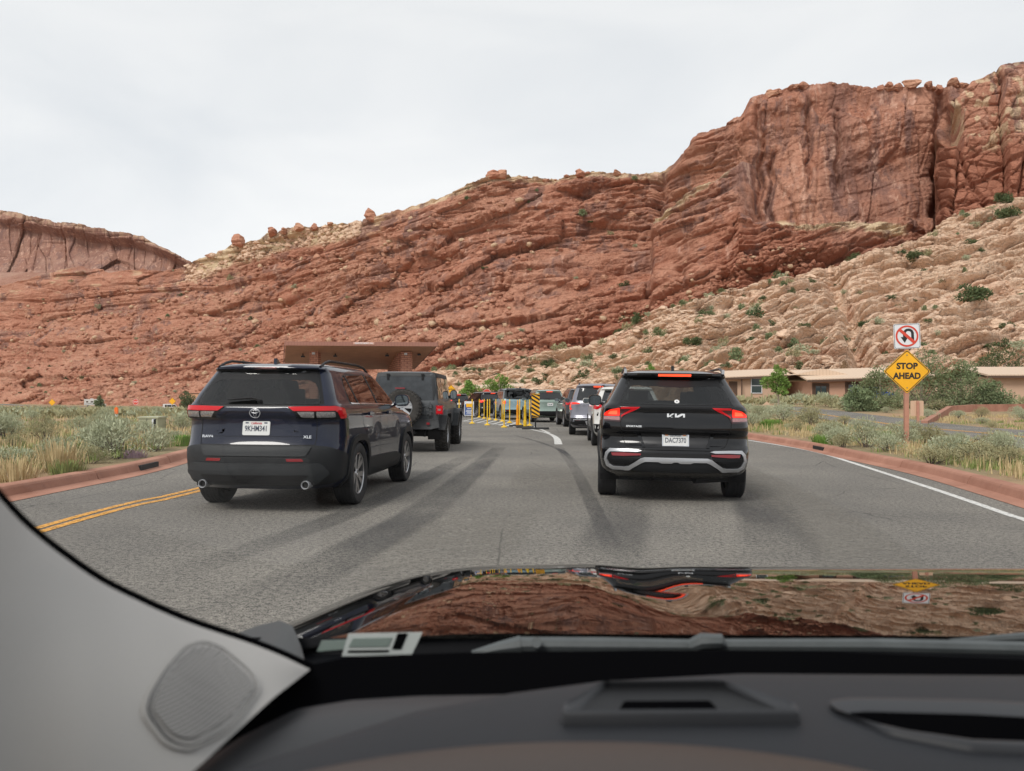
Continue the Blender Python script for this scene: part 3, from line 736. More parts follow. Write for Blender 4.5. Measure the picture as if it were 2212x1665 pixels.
class Body:
    """car body as a stack of plan outlines; rows (z, y_rear, y_front, half_width, rear_corner, n_rear, front_corner)"""
    def __init__(s, rows, smooth=.012, nr=14, ns=44, nf=12, dz=.03):
        t = dbl(rows); s.z0 = t[0, 0]; s.z1 = t[-1, 0]
        zf = np.arange(s.z0, s.z1+1e-6, .004); k = np.exp(-np.linspace(-2, 2, max(3, int(smooth*4/.004)//2*2+1))**2); k /= k.sum(); h = len(k)//2
        s.zf = zf; s.tab = [np.convolve(np.pad(np.interp(zf, t[:, 0], t[:, c]), h, 'edge'), k, 'valid') for c in range(1, 7)]
        s.nr, s.ns, s.nf = nr, ns, nf; s.dz = dz; s.cache = {}
    def par(s, z): return [float(np.interp(z, s.zf, c)) for c in s.tab]
    def outline(s, z):
        key = round(z, 4)
        if key in s.cache: return s.cache[key]
        yr, yf, w, B, n, F = s.par(z)
        th = np.linspace(0, np.pi/2, s.nr); pr = 2/n
        xr_ = w*np.sin(th)**pr; yr_ = yr+B-B*np.cos(th)**pr
        ysd = np.linspace(yr+B, yf-F, s.ns)[1:-1]; xs = np.full_like(ysd, w)
        th = np.linspace(np.pi/2, 0, s.nf); pf = 2/2.6
        xf_ = w*np.sin(th)**pf; yf_ = yf-F+F*np.cos(th)**pf
        x = np.concatenate([xr_, xs, xf_]); y = np.concatenate([yr_, ysd, yf_])
        ym = (yr+yf)/2; hl = max((yf-yr)/2, .01); x = x*(1-.045*np.clip(np.abs(y-ym)/hl, 0, 1)**4)
        a = np.concatenate([[0], np.cumsum(np.hypot(np.diff(x), np.diff(y)))])
        s.cache[key] = (x, y, a); return s.cache[key]
    def _w(s, a, z):
        x, y, L = s.outline(z); q = abs(a)
        return Vector((math.copysign(float(np.interp(q, L, x)), a) if a else 0.0, float(np.interp(q, L, y)), z))
    def wrap(s, a, z, off=0):
        z = min(max(z, s.z0), s.z1); p = s._w(a, z)
        if not off: return p
        e = .012; du = s._w(a+e, z)-s._w(a-e, z); dv = s._w(a, min(z+e, s.z1))-s._w(a, max(z-e, s.z0))
        return p+du.cross(dv).normalized()*off
    def side(s, y, z, off=0, sgn=1):
        z = min(max(z, s.z0), s.z1)
        def f(y, z):
            X, Y, L = s.outline(z); return Vector((sgn*float(np.interp(y, Y, X)), y, z))
        p = f(y, z)
        if not off: return p
        e = .012; du = f(y+e, z)-f(y-e, z); dv = f(y, min(z+e, s.z1))-f(y, max(z-e, s.z0)); n = du.cross(dv).normalized()
        if n.x*sgn < 0: n = -n
        return p+n*off
    def front(s, a, z, off=0):
        x, y, L = s.outline(z); q = L[-1]-abs(a)
        p = Vector((math.copysign(float(np.interp(q, L, x)), a) if a else 0.0, float(np.interp(q, L, y)), z)); p.y += off; p.z += off*.5; return p
    def zat(s, x, y):
        for z in np.arange(s.z1, s.z0, -.01):
            X, Y, L = s.outline(float(z))
            if Y[0] <= y <= Y[-1] and abs(x) <= float(np.interp(y, Y, X)): return float(z)
        return s.z0
    def mesh(s, name, mats, parent, arches=(), cut_wrap=(), cut_side=(), cut_front=()):
        nz = int((s.z1-s.z0)/s.dz)+1; zs = list(np.linspace(s.z0, s.z1, nz))
        # denser near the roof
        zs = sorted(set([round(z, 4) for z in zs]+[round(s.z1-k, 4) for k in (.004, .009, .016, .026)]))
        rows = []; 
        for z in zs:
            x, y, L = s.outline(z); k = len(x)
            P_ = [(-x[i], y[i], z) for i in range(k-1, 0, -1)]+[(x[i], y[i], z) for i in range(k)]
            rows.append(P_)
        A = [ -s.outline(z)[2][::-1][:-1] for z in zs]
        m = len(rows[0]); V = [p for r in rows for p in r]; F = []; MI = []
        def si(i, j):  # arclength and y of vertex
            L = s.outline(zs[i])[2]; k = len(L); return (-L[k-1-j] if j < k-1 else L[j-(k-1)])
        for i in range(len(rows)-1):
            for j in range(m-1):
                c = [(i, j), (i, j+1), (i+1, j+1), (i+1, j)]
                pts = [rows[a][b] for a, b in c]; ctr = [sum(p[d] for p in pts)/4 for d in range(3)]
                if any(abs(ctr[0]) > ax and (ctr[1]-ay)**2+(ctr[2]-az)**2 < ar*ar for ay, az, ar, ax in arches): continue
                st = 0
                for poly in cut_wrap:
                    n_in = sum(inpoly(si(a, b), zs[a], poly) for a, b in c)
                    st = max(st, 2 if n_in == 4 else 1 if n_in else 0)
                for poly in cut_side:
                    if abs(ctr[0]) > .3:
                        n_in = sum(inpoly(rows[a][b][1], zs[a], poly) for a, b in c); st = max(st, 2 if n_in == 4 else 1 if n_in else 0)
                for poly in cut_front:
                    n_in = sum(inpoly(math.copysign(s.outline(zs[a])[2][-1]-abs(si(a, b)), si(a, b) or 1), zs[a], poly) for a, b in c); st = max(st, 2 if n_in == 4 else 1 if n_in else 0)
                if st == 2: continue
                F.append([a*m+b for a, b in c]); MI.append(1 if st == 1 else 0)
        k = (m-1)//2; top = (len(rows)-1)*m
        for j in range(k):
            a, b = top+j, top+j+1; c2, d = top+m-2-j, top+m-1-j
            F.append([a, b, c2, d][::1] if b != c2 else [a, b, d]); MI.append(0)
        me = bpy.data.meshes.new(name); me.from_pydata(V, [], F)
        me.polygons.foreach_set('material_index', MI); me.update()
        bm = bmesh.new(); bm.from_mesh(me); bmesh.ops.recalc_face_normals(bm, faces=bm.faces[:]); bm.to_mesh(me); bm.free()
        return link(name, me, mats, parent, 50)

WCACHE = {}
def wheel(parent, x, y, r, wd, style='suv', rub=None, blocky=False, name='wheel', detail=True, rot=None):
    """wheel standing at (x,y); x sign gives the outer face"""
    sg = 1 if x > 0 else -1; key = (sg, r, wd, style)
    if key not in WCACHE:
        rub = rub or M_RUB; h = wd/2
        hub = MB(); hub.lathe([(-h*.7*sg, .02), (-h*.7*sg, r*.62), (h*.25*sg, r*.62), (h*.28*sg, .02)], 24)
        ty = MB(); rr = r*.68 if style != 'offroad' else r*.56
        prof = [(-h*.85, rr), (-h, rr+(r-rr)*.35), (-h*.99, r*.93), (-h*.86, r*.985), (-h*.5, r), (0, r), (h*.5, r), (h*.86, r*.985), (h*.99, r*.93), (h, rr+(r-rr)*.35), (h*.85, rr), (h*.7, rr*.97)]
        ty.lathe(prof, 40)
        if detail:
            # tread: shallow grooves drawn as raised ribs
            if style == 'offroad':
                for i in range(30):
                    t = 2*math.pi*i/30
                    for k, o in ((-.62, 0), (0, .5), (.62, 0)):
                        a = t+o*2*math.pi/30; c = (k*h, math.cos(a)*(r+.006), math.sin(a)*(r+.006))
                        ty.box(c, (h*.52, .045, .03), Matrix.Rotation(a, 3, 'X') @ Matrix.Rotation(R_(90), 3, 'X') @ Matrix.Rotation(k*.35, 3, 'Z'))
                    c = (sg*h*.98, math.cos(t)*r*.9, math.sin(t)*r*.9); ty.box(c, (.025, .05, .045), Matrix.Rotation(t, 3, 'X'))
                    c = (-sg*h*.98, math.cos(t)*r*.9, math.sin(t)*r*.9); ty.box(c, (.025, .05, .045), Matrix.Rotation(t, 3, 'X'))
            else:
                for k in (-.66, -.33, 0, .33, .66): ty.lathe([(k*h-.015, r-.002), (k*h-.013, r+.005), (k*h+.013, r+.005), (k*h+.015, r-.002)], 40)
        rim = MB(); ro = rr*.99; xf = h*.80*sg; xi = h*.45*sg
        rim.lathe([(xf*1.02, ro), (xf*1.06, ro*.97), (xf*.96, ro*.93), (-h*.4*sg, ro*.90)], 40)
        rim.lathe([(xf*.62, .001), (xf*.86, .02), (xf*.88, .045), (xf*.70, .06)], 20)
        ns = {'suv': 5, 'kia': 5, 'offroad': 5, 'plain': 6, 'sedan': 7}[style]
        for i in range(ns):
            for dd in ((-.20, .20) if style in ('suv', 'kia', 'offroad') else (0,)):
                t = 2*math.pi*i/ns; t2 = t+dd*(1.25 if style == 'suv' else .95)
                a = Vector((xf*.80, math.cos(t)*.045, math.sin(t)*.045)); b = Vector((xf*.94, math.cos(t2)*ro*.95, math.sin(t2)*ro*.95))
                w1, w2 = (.022, .034) if dd else (.03, .045)
                d = (b-a).normalized(); pr = Vector((1, 0, 0)).cross(d).normalized()
                v = [a+pr*w1, a-pr*w1, b-pr*w2, b+pr*w2]; bk = Vector((-sg*.03, 0, 0))
                v2 = [q+bk for q in v]; rim.add(v+v2, [(0, 1, 2, 3), (7, 6, 5, 4), (0, 4, 5, 1), (1, 5, 6, 2), (2, 6, 7, 3), (3, 7, 4, 0)], 0)
        def mk(mb, nm, m, sm):
            o = mb.build(nm, m, None, sm); bm = bmesh.new(); bm.from_mesh(o.data); bmesh.ops.recalc_face_normals(bm, faces=bm.faces[:]); bm.to_mesh(o.data); bm.free(); return o
        a = mk(hub, name, M_PLAST2, 40); b = mk(ty, 'tyre', rub, 35); c = mk(rim, 'rim', M_ALLOY if style != 'offroad' else M_SILV, 30)
        b.parent = a; c.parent = a
        WCACHE[key] = a; o = a
    else:
        o = copy_tree(WCACHE[key])
    o.parent = parent; o.location = (x, y, r); o.rotation_euler = (rot or random.uniform(0, 6), 0, 0)
    return o

def arch_ring(B, parent, y, r, z, w, m, sgn, off=.02, zb=.20, name='wheel_arch_trim', squar=0, a0=-28, a1=208, thick=.03):
    def rr(a):
        c = abs(math.cos(a)); s_ = abs(math.sin(a)); return 1/(c**(2+squar)+s_**(2+squar))**(1/(2+squar))
    inner = [(y+r*rr(R_(a))*math.cos(R_(a)), z+r*rr(R_(a))*math.sin(R_(a))) for a in np.linspace(a0, a1, 26)]
    outer = [(y+(r+w)*rr(R_(a))*math.cos(R_(a)), z+(r+w)*rr(R_(a))*math.sin(R_(a))) for a in np.linspace(a1, a0, 26)]
    inner = [(a, max(b, zb)) for a, b in inner]; outer = [(a, max(b, zb)) for a, b in outer]
    return pmesh(name, inner+outer, lambda u, v, o: B.side(u, v, o, sgn), off, thick, m, parent, .08)
def well(parent, y, r, z, x0, x1):
    """dark inside of the wheel arches, one part for both sides"""
    for sg in (-1, 1):
        mb = MB(); n = 20; vs = []
        for xx in (x0*sg, x1*sg):
            for i in range(n+1):
                t = R_(-20+220*i/n); vs.append((xx, y+r*math.cos(t), z+r*math.sin(t)))
        mb.add(vs, [(i, i+1, n+2+i, n+1+i) for i in range(n)]); mb.add([(x0*sg, y, z)]+vs[:n+1], [(0, i+1, i+2) for i in range(n)])
        mb.build('wheel_well', M_PLAST2, parent)
def mirror(B, parent, y, z, sgn, m, w=.20, h=.16, glass=M_GLASS):
    b = B.side(y, z, 0, sgn); mb = MB()
    cx = b.x+sgn*(.03+w/2); prof = []
    fr = rrect(w, h, .06, 4, cx, z+.06)
    rings = [(1.0, -.015), (1.02, .02), (.92, .08), (.6, .12), (.2, .135)]
    vs = []; k = len(fr)
    for sc, dy in rings:
        for u, v in fr: vs.append((cx+(u-cx)*sc, y+dy, z+.06+(v-z-.06)*sc))
    fs = [(i*k+j, i*k+(j+1) % k, (i+1)*k+(j+1) % k, (i+1)*k+j) for i in range(len(rings)-1) for j in range(k)]
    fs.append(tuple((len(rings)-1)*k+j for j in range(k))); fs.append(tuple(range(k))[::-1]); mb.add(vs, fs)
    mb.bar((b.x-sgn*.01, y+.05, z), (b.x+sgn*.07, y+.04, z+.03), .03, .025)
    o = mb.build('wing_mirror', m, parent, 40)
    g = MB(); g.add([(cx+(u-cx)*.88, y-.018, z+.06+(v-z-.06)*.86) for u, v in fr], [tuple(range(k))]); g.build('mirror_glass', M_MIRG, o)
    return o
M_MIRG = mat('mirror_glass', (.20, .225, .235), .06, 1)
def rail(B, parent, x, y0, y1, h=.045, m=None):
    for sg in (-1, 1):
        pts = []
        for t in np.linspace(0, 1, 14):
            y = y0+(y1-y0)*t; z = B.zat(x*.98, y); pts.append((sg*x, y, z+h*min(1, 6*t, 6*(1-t))**.6))
        mb = MB(); mb.tube(pts, .016, 6); mb.build('roof_rail', m or M_PLAST2, parent, 40)
def fin(B, parent, y, m):
    z = B.zat(0, y); mb = MB()
    mb.prism([(y, z-.02), (y+.15, z-.01), (y+.05, z+.055), (y+.005, z+.065)], lambda u, v, t: (t, u, v), -.018, .018); mb.build('antenna_fin', m, parent)
def plate(B, parent, z, state, num, scol, ncol, frame=None, w=.305, h=.152, s=0, extra=None, size=.085, bz=0):
    c = B.wrap(s, z, .012); e = .01
    # lean with the surface
    up = (B.wrap(s, z+.05)-B.wrap(s, z-.05)).normalized(); xd = Vector((1, 0, 0)); nn = xd.cross(up)
    c = B.wrap(s, z)+nn*.02; mb = MB(); fn = lambda u, v, t: c+xd*u+up*v+nn*t
    mb.prism(rrect(w, h, .015), fn, -.012, 0)
    o = mb.build('license_plate', M_PLATE, parent)
    if frame:
        mb = MB(); a = rrect(w+.014, h+.014, .018); b = rrect(w-.012, h-.02, .012); k = len(a)
        vs = [fn(u, v, .003) for u, v in a]+[fn(u, v, .003) for u, v in b]+[fn(u, v, -.012) for u, v in a]
        mb.add(vs, [(i, (i+1) % k, k+(i+1) % k, k+i) for i in range(k)]+[(i, 2*k+i, 2*k+(i+1) % k, (i+1) % k) for i in range(k)]); mb.build('plate_frame', frame, o)
    if num: text_mesh('plate_number', num, size, ncol, o, fn(0, -.006+bz, .0015), xd, up, .002, .0012, .72)
    if state: text_mesh('plate_state_name', state, .036, scol, o, fn(0, h/2-.022, .0015), xd, up, .002, .0004, .85, .2 if scol == M_REDINK else 0)
    for sx in (-1, 1):
        mb = MB(); mb.box(fn(sx*.105, h/2-.018, .0012), (.035, .002, .014)); mb.build('plate_sticker', M_ORANGE if scol != M_REDINK else M_DBLUE, o)
    return o
def seams(B, parent, wraps=(), sides=(), w=.007):
    """dark shut lines between panels"""
    mb = []
    for pts in wraps:
        for sg in (-1, 1): pmesh('shut_line', ribbon([(sg*a, b) for a, b in pts], w), B.wrap, .0025, 0, M_SEAM, parent, .06)
    for pts in sides:
        for sg in (-1, 1): pmesh('shut_line', ribbon(pts, w), lambda u, v, o, sg=sg: B.side(u, v, o, sg), .0025, 0, M_SEAM, parent, .06)
def seats(parent, z=1.02, ys=(1.55, 2.45), m=None):
    for yv in ys:
        for sx in (-1, 1):
            mb = MB(); mb.box((sx*.38, yv, z-.28), (.48, .14, .62), Matrix.Rotation(-.15, 3, 'X'), taper=.9); o = mb.build('seat', m or M_CLOTHD, parent)
            mb = MB(); mb.box((sx*.38, yv-.06, z+.15), (.26, .10, .19), Matrix.Rotation(-.15, 3, 'X'), taper=.85); mb.bar((sx*.38-.06, yv-.05, z-.02), (sx*.38-.06, yv-.055, z+.08), .007); mb.bar((sx*.38+.06, yv-.05, z-.02), (sx*.38+.06, yv-.055, z+.08), .007)
            mb.build('headrest', m or M_CLOTHD, o)
def floorpan(parent, L, w, z0=.24, z1=.80, y0=.35):
    mb = MB(); mb.box((0, (L+y0)/2-.1, (z0+z1)/2), (w*2, L-y0-.4, z1-z0)); mb.build('underbody', M_PLAST2, parent)
def pip(px, cx, cy, sc, roll=0):
    """pixels of an enlarged photo crop -> metres across / up on the rear face"""
    return [((x-cx)/sc, (cy-y+(x-cx)*roll)/sc) for x, y in px]
# ================================================================== NAVY SUV (left, near)
def navy_suv():
    root = empty('suv', (0, 0, 0), 0, 'navy blue suv with California plate, nearest on the left lane behind the dusty grey jeep', 'suv')
    rows = [(.25, .20, 4.30, .79, .45, 2.7, .6), (.31, .07, 4.42, .855, .46, 2.7, .6), (.36, .03, 4.5, .885, .46, 2.7, .6), (.46, .0, 4.58, .900, .45, 2.7, .6), (.60, .0, 4.6, .908, .43, 2.7, .6),
            (.70, .02, 4.6, .910, .42, 2.8, .6), (.73, .05, 4.6, .910, .42, 2.8, .6), (.80, .075, 4.58, .910, .42, 2.8, .6), (.92, .105, 4.52, .908, .40, 2.9, .6), (1.0, .105, 4.35, .905, .40, 2.9, .6), (1.025, .10, 4.2, .904, .38, 2.9, .6),
            (1.055, .060, 4.05, .902, .36, 3, .7), (1.12, .055, 3.55, .892, .34, 3, .7), (1.165, .075, 3.40, .87, .30, 3.2, .5), (1.185, .10, 3.36, .845, .28, 3.2, .4), (1.30, .19, 3.15, .795, .24, 3.4, .35),
            (1.45, .315, 2.88, .725, .22, 3.4, .3), (1.555, .40, 2.68, .672, .2, 3.4, .3), (1.575, .31, 2.63, .66, .2, 3.2, .3), (1.60, .33, 2.52, .64, .22, 3, .35), (1.63, .42, 2.35, .59, .3, 2.6, .4), (1.648, .62, 2.15, .52, .4, 2.4, .5), (1.658, .95, 1.9, .36, .4, 2.2, .4)]
    B = Body(rows, dz=.028)
    rg = rnd([(-.70, 1.175), (.70, 1.175), (.66, 1.30), (.565, 1.558), (-.565, 1.558), (-.66, 1.30)], .05)
    qw = [(.80, 1.20), (1.08, 1.20), (.98, 1.50), (.88, 1.48), (.80, 1.36)]
    rw = [(1.12, 1.195), (1.98, 1.185), (1.90, 1.545), (1.05, 1.515)]
    fw = [(2.03, 1.18), (3.10, 1.165), (3.0, 1.21), (2.55, 1.52), (1.955, 1.55)]
    ws = [(-.62, 1.21), (.62, 1.21), (.55, 1.54), (-.55, 1.54)]
    rax, fax = .965, 3.655
    B.mesh('body', [M_NAVY, M_PLAST2], root, [(rax, .36, .40, .55), (fax, .36, .40, .55)], [rg], [qw, rw, fw], [ws])
    pmesh('rear_window', rg, B.wrap, .004, .006, M_TINT, root)
    # black printed border of the rear glass
    inner = rnd([(-.545, 1.20), (.545, 1.20), (.56, 1.28), (.53, 1.40), (.46, 1.435), (-.46, 1.435), (-.53, 1.40), (-.56, 1.28)], .04)
    top = rnd([(-.655, 1.30), (-.563, 1.556), (.563, 1.556), (.655, 1.30), (.58, 1.41), (.50, 1.445), (-.50, 1.445), (-.58, 1.41)], .01)
    pmesh('window_border', top, B.wrap, .0055, .001, M_PLAST2, root)
    for sg in (-1, 1):
        S = lambda u, v, o, sg=sg: B.side(u, v, o, sg)
        for poly, nm, m in ((qw, 'quarter_window', M_GLASS), (rw, 'side_window', M_GLASS), (fw, 'side_window', M_TINT)):
            pmesh(nm, rnd(poly, .03), S, .003, .006, m, root)
        pmesh('window_frame', ribbon([(.78, 1.185), (1.1, 1.183), (2.0, 1.17), (3.16, 1.15)], .018), S, .009, .008, M_CHROME if sg > 0 else M_PLAST2, root)
        pmesh('window_pillar', ribbon([(1.10, 1.18), (1.01, 1.52)], .05), S, .006, .006, M_PLAST2, root)
        pmesh('window_pillar', ribbon([(2.005, 1.18), (1.93, 1.55)], .06), S, .006, .006, M_PLAST2, root)
        for ya, nm in ((rax, 0), (fax, 0)): arch_ring(B, root, ya, .385, .37, .075, M_PLAST, sg, .028, .27, squar=.7)
        pmesh('sill_cladding', [(1.42, .30), (3.2, .30), (3.2, .44), (2.9, .50), (1.9, .52), (1.45, .52)], S, .02, .03, M_PLAST, root)
        for yh in (1.30, 2.28):
            p = S(yh, 1.06, .02); mb = MB(); mb.box(p+Vector((sg*.02, .08, 0)), (.022, .22, .032)); mb.bar(S(yh+.19, 1.06, 0), S(yh+.19, 1.06, .035), .028, .02, 10); mb.build('door_handle', M_PLAST2 if sg < 0 else M_NAVY, root)
        # lamps, each lens a part
        sm = (lambda p: p) if sg > 0 else mir
        lamp = pmesh('tail_lamp', sm(rnd([(.35, 1.15), (.64, 1.157), (.86, 1.160), (1.06, 1.135), (1.10, 1.05), (1.02, 1.018), (.90, 1.020), (.66, 1.03), (.47, 1.035)], .012)), B.wrap, .012, .02, M_PLAST2, root)
        pmesh('lamp_lens', sm(rnd([(.355, 1.147), (.64, 1.154), (.86, 1.156), (1.05, 1.130), (1.085, 1.06), (1.04, 1.03), (.93, 1.03), (.90, 1.09), (.86, 1.112), (.66, 1.108), (.42, 1.108)], .008)), B.wrap, .018, .008, M_RED, lamp)
        pmesh('clear_lens', sm(rnd([(.455, 1.100), (.635, 1.101), (.635, 1.045), (.505, 1.045)], .01)), B.wrap, .016, .008, M_CLR, lamp)
        pmesh('clear_lens', sm(rnd([(.66, 1.101), (.86, 1.10), (.87, 1.05), (.66, 1.045)], .01)), B.wrap, .016, .008, M_CLR, lamp)
        pmesh('reflector', sm(rnd([(.36, .595), (.525, .595), (.545, .565), (.37, .565)], .006)), B.wrap, .016, .01, M_DKRED, root)
        mb = MB(); c = Vector((sg*.57, .06, .315)); rim = []
        mb.lathe([(-.04, .046), (-.045, .042), (-.04, .037), (.10, .035)], 20, 'Y', c); mb.lathe([(-.04, .046), (.12, .042)], 20, 'Y', c); mb.build('exhaust_tip', M_SILV, root, 40)
        mb = MB(); mb.lathe([(-.01, .037), (-.009, .001)], 16, 'Y', c); mb.build('exhaust_hole', M_SEAM, root)
        mirror(B, root, 2.88, 1.16, sg, M_PLAST2 if sg < 0 else M_NAVY)
    # plastic lower bumper, with its steps
    pmesh('bumper', rnd([(-1.22, .50), (-1.19, .62), (-.98, .67), (-.80, .715), (-.64, .732), (.64, .732), (.80, .715), (.98, .67), (1.19, .62), (1.22, .50), (1.16, .40), (.95, .335), (.7, .305), (-.7, .305), (-.95, .335), (-1.16, .40)], .02), B.wrap, .010, .02, M_PLAST, root)
    pmesh('bumper_valance', rnd([(-.72, .545), (.72, .545), (.82, .44), (.66, .335), (-.66, .335), (-.82, .44)], .03), B.wrap, .040, .035, M_PLASTL, root)
    pmesh('bumper_step', rnd([(-.62, .715), (.62, .715), (.56, .618), (-.56, .618)], .015), B.wrap, .022, .012, M_PLASTL, root)
    pmesh('bumper_recess', rnd([(-.60, .43), (.60, .43), (.52, .35), (-.52, .35)], .02), B.wrap, .044, .004, M_PLAST2, root)
    # raised brow between the lamps and the plate recess edges
    pmesh('tailgate_brow', rnd([(-.35, 1.14), (.35, 1.14), (.45, 1.06), (.41, 1.035), (.32, 1.10), (-.32, 1.10), (-.41, 1.035), (-.45, 1.06)], .015), B.wrap, .012, .012, M_NAVY, root)
    pmesh('tailgate_panel', rnd([(-.28, 1.02), (.28, 1.02), (.36, .88), (.55, .83), (-.55, .83), (-.36, .88)][::-1], .03), B.wrap, .008, .008, M_NAVY, root)
    seams(B, root, [[(.645, 1.15), (.652, 1.0), (.655, .80), (.64, .70), (.60, .62), (.56, .605), (0, .603)], [(0, .738), (.64, .738)]],
          [[(1.98, 1.16), (1.99, .8), (1.96, .40)], [(1.08, 1.18), (1.14, .95), (1.32, .80), (1.40, .5)], [(3.14, 1.13), (3.18, .8), (3.16, .66)], [(.42, 1.03), (.50, .70)], [(2.0, 1.16), (3.2, 1.14)]])
    # wheels
    for yv in (rax, fax):
        for sx in (-1, 1): wheel(root, sx*.80, yv, .362, .235, 'suv')
        well(root, yv, .40, .37, .56, .90)
    # emblem: an oval with two crossed ovals
    e = MB(); nrm = []
    def ell(cx, cz, a, b, r):
        pts = []
        for i in range(28):
            t = 2*math.pi*i/28; p = B.wrap(cx+a*math.cos(t), cz+b*math.sin(t), .018); pts.append(p)
        pts.append(pts[0]); e.tube(pts, r, 5)
    ell(0, 1.085, .058, .040, .0042); ell(0, 1.099, .040, .015, .0028); ell(0, 1.085, .015, .036, .0028)
    e.build('emblem', M_SILV, root, 50)
    plate(B, root, .915, 'California', '9KHM341', M_REDINK, M_INK, None)
    text_mesh('model_badge', 'RAV4', .042, M_CHROME, root, B.wrap(-.555, .822, .016), (1, 0, 0), (0, .1, 1), .004, .001, 1.25)
    text_mesh('model_badge', 'XLE', .042, M_CHROME, root, B.wrap(.56, .822, .016), (1, 0, 0), (0, .1, 1), .004, .001, 1.25)
    # rear wiper, spoiler lamp, antenna, rails
    mb = MB(); mb.tube([B.wrap(.03, 1.205, .03), B.wrap(-.06, 1.225, .035), B.wrap(-.33, 1.205, .03)], [.018, .016, .008], 6); mb.bar(B.wrap(.03, 1.20, 0), B.wrap(.03, 1.205, .04), .03, .02, 10); mb.build('rear_wiper', M_PLAST2, root, 40)
    pmesh('high_brake_lamp', rnd([(-.13, 1.568), (.13, 1.568), (.13, 1.588), (-.13, 1.588)], .005), B.wrap, .004, .004, M_CLRP, root)
    pmesh('spoiler_lip', rnd([(-.60, 1.565), (.60, 1.565), (.60, 1.59), (-.60, 1.59)], .008), B.wrap, .001, .002, M_NAVY, root)
    fin(B, root, .62, M_NAVY); rail(B, root, .585, .45, 2.6, .05)
    pmesh('windscreen', ws, B.front, .004, 0, M_CLEAR, root)
    seats(root, 1.12); floorpan(root, 4.6, .66)
    return root
